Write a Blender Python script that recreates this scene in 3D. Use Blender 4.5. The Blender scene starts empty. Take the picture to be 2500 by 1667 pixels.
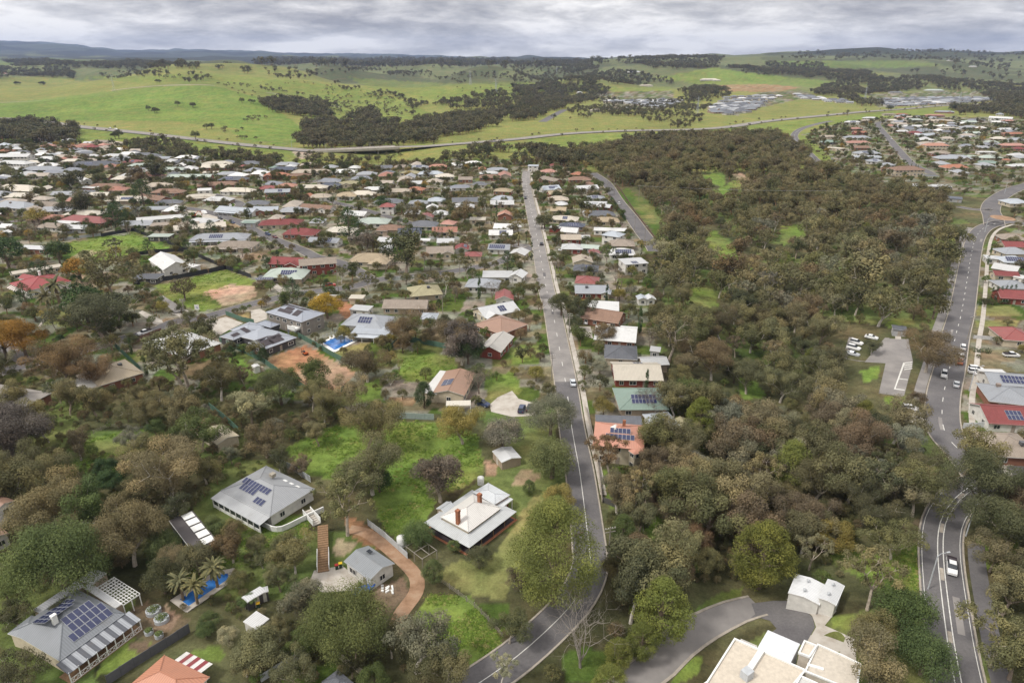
import bpy, bmesh, math, random
import numpy as np
from mathutils import Vector, Matrix

sc = bpy.context.scene
C = sc.collection
R = math.radians
rng = random.Random(7)
# ------------------------------------------------------------------ camera
PITCH = R(22.4); CAMZ = 95.0; FP = 1667.0; W0, H0 = 2500.0, 1667.0
cam = bpy.data.objects.new('camera', bpy.data.cameras.new('camera')); C.objects.link(cam)
cam.location = (0, 0, CAMZ); cam.rotation_euler = (math.pi / 2 - PITCH, 0, 0)
cam.data.sensor_width = 36.0; cam.data.lens = 36.0 * FP / W0
cam.data.clip_start = 1.0; cam.data.clip_end = 40000
sc.camera = cam
# ------------------------------------------------------------------ sky
SUN_EL, SUN_AZ = R(52), R(-115)          # azimuth from +Y towards +X
world = bpy.data.worlds.new('World'); sc.world = world; world.use_nodes = True
nt = world.node_tree; nt.nodes.clear()
def N(tree, typ, **kw):
    n = tree.nodes.new(typ)
    for k, v in kw.items():
        if k == 'inp':
            for a, b in v.items(): n.inputs[a].default_value = b
        else: setattr(n, k, v)
    return n
L = lambda t, a, b: t.links.new(a, b)
def ramp(tree, fac, stops, interp='LINEAR'):
    n = tree.nodes.new('ShaderNodeValToRGB'); e = n.color_ramp.elements; n.color_ramp.interpolation = interp
    while len(e) < len(stops): e.new(0.5)
    for i, (p, c) in enumerate(stops):
        e[i].position = p; e[i].color = (*c, 1) if len(c) == 3 else c
    L(tree, fac, n.inputs[0]); return n.outputs[0]
def mix(tree, fac, a, b, blend='MIX'):
    n = tree.nodes.new('ShaderNodeMix'); n.data_type = 'RGBA'; n.blend_type = blend
    for s, v in ((n.inputs[0], fac), (n.inputs[6], a), (n.inputs[7], b)):
        if hasattr(v, 'links') or hasattr(v, 'is_linked'): L(tree, v, s)
        else: s.default_value = v if not isinstance(v, tuple) or len(v) == 4 else (*v, 1)
    return n.outputs[2]
def mth(tree, op, a, b=None, c=None):
    n = tree.nodes.new('ShaderNodeMath'); n.operation = op
    for i, v in enumerate((a, b, c)):
        if v is None: continue
        if hasattr(v, 'is_linked'): L(tree, v, n.inputs[i])
        else: n.inputs[i].default_value = v
    return n.outputs[0]
tc = N(nt, 'ShaderNodeTexCoord'); sep = N(nt, 'ShaderNodeSeparateXYZ'); L(nt, tc.outputs['Generated'], sep.inputs[0])
def wnoise(scale, detail, rough, loc, sc_, dist=.3):
    m = N(nt, 'ShaderNodeMapping'); m.inputs[1].default_value = loc; m.inputs[3].default_value = sc_
    L(nt, tc.outputs['Generated'], m.inputs[0])
    n = N(nt, 'ShaderNodeTexNoise', inp={'Scale': scale, 'Detail': detail, 'Roughness': rough, 'Distortion': dist}); L(nt, m.outputs[0], n.inputs[0])
    return n.outputs[0]
n1 = wnoise(1.0, 6, 0.55, (3.1, 0.6, 1.2), (2.4, 2.4, 13.0))
n2 = wnoise(1.0, 8, 0.62, (9.0, 4.0, 2), (9.0, 9.0, 42.0), .35)
n3 = wnoise(1.0, 8, 0.65, (2.0, 7.0, 5), (26.0, 26.0, 95.0), .2)
nn = mth(nt, 'ADD', mth(nt, 'ADD', mth(nt, 'MULTIPLY', n1, 0.5), mth(nt, 'MULTIPLY', n2, 0.33)), mth(nt, 'MULTIPLY', n3, 0.17))
cloud = ramp(nt, nn, [(0.40, (0.20, 0.196, 0.20)), (0.455, (0.30, 0.292, 0.29)), (0.505, (0.42, 0.408, 0.398)), (0.57, (0.62, 0.60, 0.575))])
sky = N(nt, 'ShaderNodeTexSky', sky_type='NISHITA', sun_disc=False, sun_elevation=SUN_EL, sun_rotation=SUN_AZ)
skyd = mix(nt, 1.0, sky.outputs[0], (0.1, 0.1, 0.1), 'MULTIPLY')
cover = ramp(nt, n1, [(0.30, (0.0, 0, 0)), (0.40, (0.0, 0.0, 0.0)), (0.75, (0.05, 0.05, 0.05))])
col = mix(nt, cover, cloud, skyd)
# an overcast sky brightens steadily from the horizon to the zenith
col = mix(nt, 1.0, col, ramp(nt, sep.outputs[2], [(0.0, (1.0, 1.0, 1.0)), (1.0, (1.9, 1.9, 1.9))]), 'MULTIPLY')
bg = N(nt, 'ShaderNodeBackground', inp={'Strength': 0.9}); L(nt, col, bg.inputs[0])
wo = N(nt, 'ShaderNodeOutputWorld'); L(nt, bg.outputs[0], wo.inputs[0])
# ------------------------------------------------------------------ sun
sl = bpy.data.lights.new('sun', 'SUN'); sl.energy = 1.5; sl.angle = R(10); sl.color = (1.0, 0.955, 0.88)
so = bpy.data.objects.new('sun', sl); C.objects.link(so); so.location = (-300, -100, 400)
sd = Vector((math.sin(SUN_AZ) * math.cos(SUN_EL), math.cos(SUN_AZ) * math.cos(SUN_EL), math.sin(SUN_EL)))
so.rotation_euler = sd.to_track_quat('Z', 'Y').to_euler()
vs = sc.view_settings; vs.view_transform = 'Standard'; vs.look = 'None'; vs.exposure = 1.0; vs.gamma = 1.0; vs.use_curve_mapping = False
sc.cycles.max_bounces = 5; sc.cycles.diffuse_bounces = 2; sc.cycles.glossy_bounces = 2; sc.cycles.transmission_bounces = 2
sc.cycles.volume_bounces = 0; sc.cycles.use_denoising = True; sc.cycles.sample_clamp_indirect = 4.0
# ------------------------------------------------------------------ terrain function
TP = math.tan(PITCH); CP, SP = math.cos(PITCH), math.sin(PITCH)
def vnoise(x, y, s, seed=0):
    x = np.asarray(x, float) / s + seed * 17.3; y = np.asarray(y, float) / s + seed * 9.7
    xi, yi = np.floor(x), np.floor(y); fx, fy = x - xi, y - yi
    fx = fx * fx * (3 - 2 * fx); fy = fy * fy * (3 - 2 * fy)
    def hsh(a, b): 
        v = np.sin(a * 127.1 + b * 311.7 + seed * 74.7) * 43758.5453
        return v - np.floor(v)
    return (hsh(xi, yi) * (1 - fx) + hsh(xi + 1, yi) * fx) * (1 - fy) + (hsh(xi, yi + 1) * (1 - fx) + hsh(xi + 1, yi + 1) * fx) * fy
TD = np.array([650, 800, 1000, 1250, 1500, 1800, 2300, 3000, 4000, 5500, 8000, 11000, 15000, 17500.])
FL = None
TT = {  # photo column -> photo row at which the ground of each distance is seen (None = level ground)
 -600: [FL, FL, FL, 292, 256, 232, 200, 180, 165, 152, 140, 105, 100, 100],
 0:    [FL, FL, FL, 292, 256, 232, 200, 180, 165, 152, 140, 106, 102, 103],
 150:  [FL, FL, 322, 285, 240, 222, 196, 178, 163, 151, 141, 110, 107, 107],
 300:  [FL, FL, 322, 275, 224, 208, 190, 175, 160, 150, 145, 131, 128, 128],
 450:  [FL, FL, 325, 272, 212, 203, 188, 172, 160, 152, 146, 128, 124, 124],
 600:  [FL, FL, 328, 275, 214, 203, 188, 173, 162, 154, 147, 132, 128, 128],
 750:  [FL, FL, 330, 284, 252, 222, 195, 175, 162, 153, 146, 137, 132, 132],
 900:  [FL, FL, 334, 300, 265, 232, 198, 178, 164, 155, 147, 140, 134, 134],
 1050: [FL, FL, 330, 298, 268, 238, 205, 182, 167, 156, 148, 143, 139, 139],
 1200: [FL, FL, FL, 288, 262, 236, 208, 186, 168, 154, 144, 143, 144, 144],
 1350: [FL, FL, FL, 286, 262, 240, 212, 188, 168, 152, 145, 143, 144, 144],
 1500: [FL, FL, FL, 286, 262, 236, 205, 175, 151, 143, 145, 149, 150, 150],
 1650: [FL, FL, FL, 288, 262, 236, 203, 168, 144, 141, 144, 149, 150, 150],
 1800: [FL, FL, FL, 290, 262, 233, 200, 165, 144, 142, 145, 149, 150, 150],
 2000: [FL, FL, FL, FL, 266, 242, 208, 170, 144, 130, 138, 149, 150, 150],
 2200: [FL, FL, FL, FL, FL, 246, 212, 175, 150, 127, 134, 149, 150, 150],
 2500: [FL, FL, FL, FL, FL, 246, 215, 180, 154, 133, 138, 149, 150, 150],
 3100: [FL, FL, FL, FL, FL, 246, 215, 180, 154, 133, 138, 149, 150, 150]}
TC = np.array(sorted(TT)); 
def _z(D, y): return 0.0 if y is None else CAMZ - D * math.tan(PITCH - math.atan((833.5 - y) / FP))
TZ = np.array([[_z(D, y) for D, y in zip(TD, TT[c])] for c in TC])
LD = np.log(TD)
# refined, smoothed table
_fd = np.linspace(LD[0], LD[-1], 260); _fc = np.linspace(TC[0], TC[-1], 180)
_a = np.array([np.interp(_fd, LD, row) for row in TZ])
_b = np.array([np.interp(_fc, TC, _a[:, j]) for j in range(len(_fd))]).T
def _sm(a, n):
    for _ in range(n):
        a[1:-1] = (a[:-2] + 2 * a[1:-1] + a[2:]) / 4; a[:, 1:-1] = (a[:, :-2] + 2 * a[:, 1:-1] + a[:, 2:]) / 4
    return a
_b = _sm(_b, 10)
def hb(x, y):
    x = np.asarray(x, float); y = np.asarray(y, float)
    D = np.maximum(y, 1.0); c = 1250 + FP * 1.075 * x / np.maximum(D, 60)
    fd = np.clip((np.log(np.maximum(D, 650)) - _fd[0]) / (_fd[1] - _fd[0]), 0, len(_fd) - 1.001)
    fc = np.clip((c - _fc[0]) / (_fc[1] - _fc[0]), 0, len(_fc) - 1.001)
    i, j = fc.astype(int), fd.astype(int); a, b = fc - i, fd - j
    z = (_b[i, j] * (1 - a) + _b[i + 1, j] * a) * (1 - b) + (_b[i, j + 1] * (1 - a) + _b[i + 1, j + 1] * a) * b
    k = np.clip((D - 1350) / 900, 0, 1); k2 = np.clip((D - 3500) / 4000, 0, 1)
    kc = np.clip((1500 - c) / 200, 0, 1) * np.clip((4200 - D) / 1500, 0, 1)
    z = z + k * ((vnoise(x, y, 300, 1) - .5) * (50 + 45 * kc) + (vnoise(x + .4 * y, y, 150, 2) - .5) * (7 + 22 * kc))
    z = z + k2 * ((vnoise(x, y, 900, 3) - .5) * 55 + (vnoise(x, y, 330, 4) - .5) * 26)
    return z
def h(x, y):
    x = np.asarray(x, float); y = np.asarray(y, float); z = hb(x, y)
    fade = np.clip((y - 60) / 60, 0, 1) * np.clip((620 - y) / 150, 0, 1)
    z = z - 6.0 * fade * np.exp(-((x - (0.405 * y + 3)) / (0.075 * y + 9)) ** 2)      # creek valley in the wood
    z = z - 10.0 * np.exp(-((x + 141) / 42) ** 2 - ((y - 775) / 60) ** 2)            # gully below the bridge
    return z
def h1(x, y): return float(h(x, y))
def ray(px, py):
    u = (px - 1250) / FP; v = (833.5 - py) / FP
    return u, CP + v * SP, -SP + v * CP
_MD = np.exp(np.linspace(math.log(60), math.log(17000), 1400))
def at(px, py, z=None):
    """ground point seen at photo pixel (or point on the level z)"""
    dx, dy, dz = ray(px, py)
    if z is not None:
        t = (z - CAMZ) / dz; return Vector((dx * t, dy * t, z))
    t = _MD / dy; X, Z = dx * t, CAMZ + dz * t
    g = Z - h(X, _MD); k = np.argmax(g <= 0)
    if k == 0: k = len(_MD) - 1
    f = g[k - 1] / (g[k - 1] - g[k] + 1e-9); f = min(max(f, 0), 1)
    D = _MD[k - 1] * (1 - f) + _MD[k] * f; x = dx * D / dy
    return Vector((x, D, h1(x, D)))
def atz(px, py, up):
    """point 'up' metres above the ground, seen at photo pixel"""
    p = at(px, py); z = p.z
    for _ in range(4):
        dx, dy, dz = ray(px, py)
        if z + up > CAMZ - 4: break
        q = at(px, py, z + up); z = h1(q.x, q.y)
        if q.y > 3000: break
        p = q
    return Vector((p.x, p.y, h1(p.x, p.y)))
def proj(x, y, z):
    x = np.asarray(x, float); y = np.asarray(y, float); z = np.asarray(z, float) - CAMZ
    f = y * CP - z * SP; v = y * SP + z * CP; f = np.maximum(f, 0.1)
    return 1250 + FP * x / f, 833.5 - FP * v / f
VIEWS = {'A': (0, 1150, 3.0336), 'B': (625, 1150, 3.0336), 'C': (1250, 1150, 3.0336), 'D': (1875, 1150, 3.0336),
 'E': (0, 750, 3.136), 'F': (625, 750, 3.136), 'G': (1250, 750, 3.136), 'H': (1875, 750, 3.136),
 'I': (0, 400, 3.7328), 'J': (625, 400, 3.7328), 'K': (1250, 400, 3.7328), 'R': (1875, 200, 3.7328),
 'U': (2200, 500, 4.9), 'L': (0, 320, 5.88), 'M': (350, 360, 5.88), 'N': (480, 700, 5.6), 'Q': (1650, 1450, 5.2267), 'W': (1900, 240, 5.88),
 'a': (0, 80, 3.763), 'b': (625, 80, 3.763), 'c': (1250, 80, 3.763), 'd': (1875, 80, 3.763), 'F0': (0, 0, 0.9408), 'P': (0, 0, 1.0)}
def vp(v, x, y):
    ox, oy, s = VIEWS[v]; return ox + x / s, oy + y / s
def vpts(v, pts): return [vp(v, x, y) for x, y in pts]
def inpoly(px, py, poly):
    px = np.asarray(px); py = np.asarray(py); r = np.zeros(px.shape, bool); n = len(poly); j = n - 1
    for i in range(n):
        xi, yi = poly[i]; xj, yj = poly[j]
        c = ((yi > py) != (yj > py)) & (px < (xj - xi) * (py - yi) / ((yj - yi) or 1e-9) + xi)
        r ^= c; j = i
    return r
# ------------------------------------------------------------------ materials
M = {}
def mat(name, rough=0.8, spec=0.3, metal=0.0):
    m = bpy.data.materials.new(name); m.use_nodes = True; t = m.node_tree
    b = t.nodes['Principled BSDF']; b.inputs['Roughness'].default_value = rough
    b.inputs['Specular IOR Level'].default_value = spec; b.inputs['Metallic'].default_value = metal
    M[name] = m; return m, t, b
def noise(t, scale, detail=4, rough=.55, vec=None):
    n = N(t, 'ShaderNodeTexNoise', inp={'Scale': scale, 'Detail': detail, 'Roughness': rough})
    if vec is not None: L(t, vec, n.inputs[0])
    return n.outputs[0]
def objc(t): return N(t, 'ShaderNodeTexCoord').outputs['Object']
def geop(t): return N(t, 'ShaderNodeNewGeometry').outputs['Position']
def ocol(t): return N(t, 'ShaderNodeObjectInfo').outputs['Color']
def gray(t, v, lo, hi):   # float 0..1 -> multiplier colour
    return ramp(t, v, [(0.25, (lo,) * 3), (0.75, (hi,) * 3)])
def bump(t, b, hgt, s, d=0.1):
    n = N(t, 'ShaderNodeBump', inp={'Strength': s, 'Distance': d}); L(t, hgt, n.inputs['Height']); L(t, n.outputs[0], b.inputs['Normal'])
# painted / rendered wall, colour from the object
m, t, b = mat('wall', 0.85)
c = mix(t, 1.0, ocol(t), gray(t, noise(t, 0.9, 5, .6, geop(t)), .80, 1.12), 'MULTIPLY'); L(t, c, b.inputs[0])
# roofs: ribs or tile courses run down each slope
def roof_mat(name, rough, spec, rib, dep, lo, hi, streak):
    m, t, b = mat(name, rough, spec)
    o = N(t, 'ShaderNodeTexCoord'); s = N(t, 'ShaderNodeSeparateXYZ'); L(t, o.outputs['Object'], s.inputs[0])
    g = N(t, 'ShaderNodeSeparateXYZ'); L(t, o.outputs['Normal'], g.inputs[0])
    f = mth(t, 'GREATER_THAN', mth(t, 'ABSOLUTE', g.outputs[0]), mth(t, 'ABSOLUTE', g.outputs[1]))
    u = N(t, 'ShaderNodeMix', data_type='FLOAT'); L(t, f, u.inputs[0]); L(t, s.outputs[0], u.inputs[2]); L(t, s.outputs[1], u.inputs[3])
    w = mth(t, 'SINE', mth(t, 'MULTIPLY', u.outputs[0], 6.283 / rib)); w01 = mth(t, 'MULTIPLY_ADD', w, .5, .5)
    v = N(t, 'ShaderNodeCombineXYZ'); L(t, mth(t, 'MULTIPLY', u.outputs[0], streak), v.inputs[0]); L(t, s.outputs[2], v.inputs[1])
    nz = mth(t, 'ADD', mth(t, 'MULTIPLY', noise(t, 1.0, 5, .65, v.outputs[0]), .5), mth(t, 'MULTIPLY', noise(t, .45, 6, .65, geop(t)), .5))
    c = mix(t, 1.0, ocol(t), gray(t, nz, lo, hi), 'MULTIPLY')
    c = mix(t, 1.0, c, gray(t, w01, 0.88, 1.06), 'MULTIPLY')
    dirt = noise(t, .23, 5, .7, geop(t))
    c = mix(t, ramp(t, dirt, [(.56, (0, 0, 0)), (.74, (.3, .3, .3))]), c, (.13, .105, .08))
    L(t, c, b.inputs[0]); bump(t, b, w01, dep, .05)
roof_mat('roof_metal', 0.45, 0.45, 0.42, .25, .86, 1.10, 2.2)
roof_mat('roof_tile', 0.85, 0.25, 0.34, .5, .66, 1.24, 3.0)
def flat(name, colr, rough=.8, spec=.3, n=0.9, lo=.85, hi=1.12, metal=0.0):
    m, t, b = mat(name, rough, spec, metal)
    L(t, mix(t, 1.0, (*colr, 1), gray(t, noise(t, n, 5, .6, geop(t)), lo, hi), 'MULTIPLY'), b.inputs[0]); return m, t, b
flat('trim', (.62, .60, .56), .6); flat('glass', (.025, .03, .038), .12, .6); flat('solar', (.018, .024, .072), .22, .55, .8, .8, 1.3)
flat('solar_frame', (.34, .35, .37), .4)
flat('tyre', (.02, .02, .02), .9); flat('chrome', (.5, .5, .5), .25, .6); flat('redlamp', (.25, .01, .01), .3)
flat('timber', (.24, .15, .085), .85, .2, 3.0, .7, 1.25); flat('brick', (.30, .125, .07), .9, .2, 2.0, .75, 1.25)
flat('line', (.68, .67, .63), .7, .3, 1.5, .65, 1.1); flat('kerb', (.36, .32, .27), .9, .2, .8, .7, 1.2)
flat('galv', (.42, .44, .46), .4, .5, 1.5); flat('deckdark', (.055, .045, .05), .7)
flat('pole', (.27, .245, .21), .9, .2, 2.0, .7, 1.2); flat('white', (.72, .72, .70), .6)
flat('bank', (.34, .30, .22), .95, .1); flat('rock', (.34, .29, .23), .95, .2, .5, .6, 1.3); flat('board', (.20, .22, .25), .9, .1, 1.5)
m, t, b = mat('objpaint', .6); L(t, mix(t, 1.0, ocol(t), gray(t, noise(t, 1.7, 4, .6, geop(t)), .82, 1.12), 'MULTIPLY'), b.inputs[0])
m, t, b = mat('carpaint', .28, .5); L(t, ocol(t), b.inputs[0]); b.inputs['Coat Weight'].default_value = .4
m, t, b = mat('water', .06, .5)
L(t, ramp(t, noise(t, .55, 2, .5, geop(t)), [(.3, (.02, .10, .34)), (.7, (.05, .20, .52))]), b.inputs[0]); bump(t, b, noise(t, 2.2, 3, .6, geop(t)), .12, .05)
# bitumen with worn wheel tracks and patches
m, t, b = mat('asphalt', .88, .25)
p = geop(t); c = ramp(t, noise(t, .12, 6, .6, p), [(.28, (.095, .090, .094)), (.5, (.125, .118, .120)), (.75, (.165, .156, .153))])
c = mix(t, 1.0, c, gray(t, noise(t, 2.0, 6, .75, p), .78, 1.18), 'MULTIPLY'); L(t, c, b.inputs[0]); bump(t, b, noise(t, 9, 3, .7, p), .2, .03)
m, t, b = mat('asphalt_old', .9, .2)
c = ramp(t, noise(t, .16, 6, .6, geop(t)), [(.28, (.175, .163, .158)), (.5, (.225, .21, .20)), (.72, (.285, .265, .25))]); L(t, c, b.inputs[0])
m, t, b = mat('concrete', .9, .2)
p = geop(t); c = ramp(t, noise(t, .35, 6, .65, p), [(.28, (.30, .26, .215)), (.5, (.42, .385, .34)), (.75, (.50, .465, .42))]); L(t, c, b.inputs[0])
m, t, b = mat('dirt', .95, .1)
p = geop(t); c = ramp(t, noise(t, .28, 7, .65, p), [(.28, (.19, .11, .065)), (.5, (.31, .195, .125)), (.75, (.40, .30, .21))]); L(t, c, b.inputs[0]); bump(t, b, noise(t, 1.5, 6, .7, p), .5, .2)
# ground: surface kind stored per vertex, broken up at several scales
m, t, b = mat('ground', .95, .08)
a = N(t, 'ShaderNodeAttribute', attribute_name='Col'); p = geop(t)
c = mix(t, 1.0, a.outputs[0], gray(t, noise(t, .35, 7, .68, p), .52, 1.45), 'MULTIPLY')
c = mix(t, 1.0, c, gray(t, noise(t, 2.4, 5, .7, p), .72, 1.24), 'MULTIPLY')
c = mix(t, 1.0, c, ramp(t, noise(t, .05, 4, .6, p), [(.3, (.80, .95, .85)), (.5, (1, 1, 1)), (.7, (1.34, 1.07, 1.15))]), 'MULTIPLY')
c = mix(t, 1.0, c, gray(t, noise(t, .006, 6, .6, p), .78, 1.2), 'MULTIPLY')
L(t, c, b.inputs[0]); bump(t, b, noise(t, 1.1, 7, .75, p), .7, .35)
# foliage: crown colour from the object, tint per clump
def leaf_mat(name, basecol):
    m, t, b = mat(name, .75, .12)
    a = N(t, 'ShaderNodeAttribute', attribute_name='tint')
    c = mix(t, 1.0, basecol(t), ramp(t, a.outputs['Fac'], [(0.0, (.62, .66, .62)), (.5, (1, 1, 1)), (1.0, (1.5, 1.38, 1.2))]), 'MULTIPLY')
    L(t, c, b.inputs[0])
    tr = N(t, 'ShaderNodeBsdfTranslucent'); L(t, c, tr.inputs[0])
    ms = N(t, 'ShaderNodeMixShader', inp={0: .16}); L(t, b.outputs[0], ms.inputs[1]); L(t, tr.outputs[0], ms.inputs[2])
    L(t, ms.outputs[0], t.nodes['Material Output'].inputs[0])
leaf_mat('leaf', ocol)
def randc(stops):
    return lambda t: ramp(t, N(t, 'ShaderNodeObjectInfo').outputs['Random'], stops)
leaf_mat('leaf_wood', randc([(0, (0.126, 0.120, 0.060)), (.2, (0.180, 0.162, 0.079)), (.4, (0.138, 0.118, 0.070)), (.6, (0.210, 0.186, 0.098)), (.8, (0.108, 0.115, 0.053)), (1, (0.174, 0.134, 0.074))]))
leaf_mat('leaf_far', randc([(0, (0.086, 0.092, 0.053)), (.35, (0.132, 0.121, 0.067)), (.7, (0.098, 0.087, 0.057)), (1, (0.149, 0.144, 0.074))]))
leaf_mat('leaf_under', randc([(0, (0.092, 0.098, 0.041)), (.3, (0.144, 0.132, 0.063)), (.55, (0.103, 0.149, 0.041)), (.75, (0.149, 0.115, 0.067)), (1, (0.207, 0.190, 0.103))]))
leaf_mat('leaf_garden', randc([(0, (0.063, 0.081, 0.034)), (.2, (0.127, 0.115, 0.052)), (.4, (0.081, 0.109, 0.037)), (.6, (0.149, 0.115, 0.063)), (.78, (0.057, 0.063, 0.032)), (.93, (0.172, 0.161, 0.081)), (1, (0.345, 0.230, 0.057))]))
leaf_mat('leaf_grass', randc([(0, (0.128, 0.203, 0.038)), (.5, (0.180, 0.277, 0.048)), (.85, (0.240, 0.300, 0.075)), (1, (0.360, 0.330, 0.135))]))
m, t, b = mat('bark', .9, .15)
c = mix(t, 1.0, ocol(t), gray(t, noise(t, 1.6, 5, .7, geop(t)), .55, 1.35), 'MULTIPLY'); L(t, c, b.inputs[0])
# ------------------------------------------------------------------ mesh helpers
def mesh(name, V, F, mats, mi=None, smooth=False):
    me = bpy.data.meshes.new(name); me.from_pydata(V, [], F)
    for x in (mats if isinstance(mats, (list, tuple)) else [mats]): me.materials.append(M[x])
    if mi is not None: me.polygons.foreach_set('material_index', mi)
    if smooth: me.polygons.foreach_set('use_smooth', [True] * len(me.polygons))
    me.update(); return me
def bigmesh(name, V, Q, mats, tint=None):
    """numpy quads"""
    me = bpy.data.meshes.new(name); nv, nq = len(V), len(Q)
    me.vertices.add(nv); me.vertices.foreach_set('co', np.asarray(V, np.float32).ravel())
    me.loops.add(nq * 4); me.loops.foreach_set('vertex_index', np.asarray(Q, np.int32).ravel())
    me.polygons.add(nq); me.polygons.foreach_set('loop_start', np.arange(0, nq * 4, 4, dtype=np.int32))
    try: me.polygons.foreach_set('loop_total', np.full(nq, 4, np.int32))
    except Exception: pass
    if tint is not None:
        at_ = me.attributes.new('tint', 'FLOAT', 'FACE'); at_.data.foreach_set('value', np.asarray(tint, np.float32))
    me.materials.append(M[mats]); me.update(calc_edges=True); return me
def obj(name, me, parent=None, loc=(0, 0, 0), rot=(0, 0, 0), scale=None, color=None):
    o = bpy.data.objects.new(name, me); C.objects.link(o)
    if parent is not None: o.parent = parent
    o.location = loc; o.rotation_euler = rot
    if scale is not None: o.scale = scale
    if color is not None: o.color = (*color[:3], 1)
    return o
class B:
    """collects boxes, tubes and faces into one mesh"""
    def __init__(s): s.V = []; s.F = []; s.mi = []
    def add(s, V, F, mi=0):
        n = len(s.V); s.V += [tuple(v) for v in V]; s.F += [tuple(i + n for i in f) for f in F]; s.mi += [mi] * len(F); return s
    def box(s, c, d, rz=0, mi=0):
        x, y, z = d[0] / 2, d[1] / 2, d[2] / 2; co, si = math.cos(rz), math.sin(rz)
        V = [(c[0] + a * x * co - bb * y * si, c[1] + a * x * si + bb * y * co, c[2] + e * z) for e in (-1, 1) for a, bb in ((-1, -1), (1, -1), (1, 1), (-1, 1))]
        return s.add(V, [(0, 3, 2, 1), (4, 5, 6, 7), (0, 1, 5, 4), (1, 2, 6, 5), (2, 3, 7, 6), (3, 0, 4, 7)], mi)
    def tube(s, pts, rads, n=6, mi=0, cap=True):
        rings = []; base = len(s.V); pts = [Vector(p) for p in pts]
        for i, p in enumerate(pts):
            d = (pts[min(i + 1, len(pts) - 1)] - pts[max(i - 1, 0)]); d = d.normalized() if d.length > 1e-6 else Vector((0, 0, 1))
            a = d.orthogonal().normalized(); bq = d.cross(a)
            r = rads[i] if hasattr(rads, '__len__') else rads
            for k in range(n):
                th = 6.2832 * k / n; q = p + (a * math.cos(th) + bq * math.sin(th)) * r; s.V.append(tuple(q))
        for i in range(len(pts) - 1):
            for k in range(n):
                a0 = base + i * n + k; a1 = base + i * n + (k + 1) % n
                s.F.append((a0, a1, a1 + n, a0 + n)); s.mi.append(mi)
        if cap:
            e = base + (len(pts) - 1) * n; s.F.append(tuple(range(e, e + n))); s.mi.append(mi)
        return s
    def build(s, name, mats, smooth=False): return mesh(name, s.V, s.F, mats, s.mi, smooth)
_cache = {}
def shared(key, fn):
    if key not in _cache: _cache[key] = fn()
    return _cache[key]
def unitbox(m_): return shared(('ub', m_), lambda: B().box((0, 0, .5), (1, 1, 1)).build('unit_box', m_))
# ------------------------------------------------------------------ tagging
THINGS = []
LAND = []       # (phrase, world xy)
def landmark(phrase, v, x, y):
    p = at(*vp(v, x, y)); LAND.append((phrase, p.x, p.y))
def near(p):
    return min(LAND, key=lambda q: ((q[1] - p[0]) ** 2 + (q[2] - p[1]) ** 2) / max(1, q[2]))[0]
def tag(o, label, cat, group=None, share=False):
    o['label'] = label; o['category'] = cat
    if group: o['group'] = group
    if not share: THINGS.append(o)
    return o
def struct(o): o['kind'] = 'structure'; return o
def thing(name, loc, rz=0):
    o = bpy.data.objects.new(name, None); C.objects.link(o); o.location = loc; o.rotation_euler = (0, 0, rz); o.empty_display_size = .5; return o
ONES = ['', 'first', 'second', 'third', 'fourth', 'fifth', 'sixth', 'seventh', 'eighth', 'ninth', 'tenth', 'eleventh', 'twelfth', 'thirteenth', 'fourteenth', 'fifteenth', 'sixteenth', 'seventeenth', 'eighteenth', 'nineteenth']
TENS = ['', '', 'twent', 'thirt', 'fort', 'fift', 'sixt', 'sevent', 'eight', 'ninet']
def ordinal(n):
    if n < 20: return ONES[n]
    if n < 100: return TENS[n // 10] + ('ieth' if n % 10 == 0 else 'y-' + ONES[n % 10])
    return str(n) + 'th'
# ------------------------------------------------------------------ landmarks used in labels
for a in [('the verandahed homestead with brick chimneys', 'B', 1575, 480), ('the house with the curved white deck', 'A', 1890, 250),
 ('the solar house with striped verandah', 'A', 600, 1150), ('the orange hip roof', 'A', 1250, 1500), ('the grey gabled cottage by the dirt track', 'B', 850, 720),
 ('the round turning circle', 'Q', 1400, 300), ('the white garages', 'D', 350, 850), ('the bare dirt building lot', 'F', 450, 500),
 ('the bright blue pool', 'F', 640, 280), ('the terracotta two-storey house', 'G', 830, 1000), ('the long brown-roofed gable house', 'F', 1500, 600),
 ('the beige tiled house', 'E', 850, 520), ('the cream striped shed', 'E', 1690, 990), ('the red-roofed villa with palms', 'I', 350, 1150),
 ('the fenced vacant grass lot', 'I', 1150, 720), ('the white gabled house in the black fence', 'I', 1560, 920), ('the car park', 'H', 980, 450),
 ('the kerbside parked cars', 'H', 1480, 400), ('the road bridge', 'b', 880, 1110), ('the roundabout', 'U', 1200, 150), ('the tall dead tree', 'C', 520, 1390),
 ('the broad pine by the road', 'C', 300, 700), ('the sloping side street', 'K', 1080, 480), ('the straight road end', 'K', 130, 160), ('the upper hill street', 'W', 1700, 720),
 ('the green-roofed solar house', 'G', 1000, 690), ('the red car', 'J', 680, 1110), ('the big dark mid-suburb gum', 'J', 1400, 820), ('the row of slim cypresses', 'J', 1600, 620),
 ('the white two-storey house', 'M', 880, 640), ('the excavator', 'M', 730, 980), ('the highway bend', 'W', 230, 540), ('the curving median road', 'D', 1280, 600)]: landmark(*a)
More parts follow.
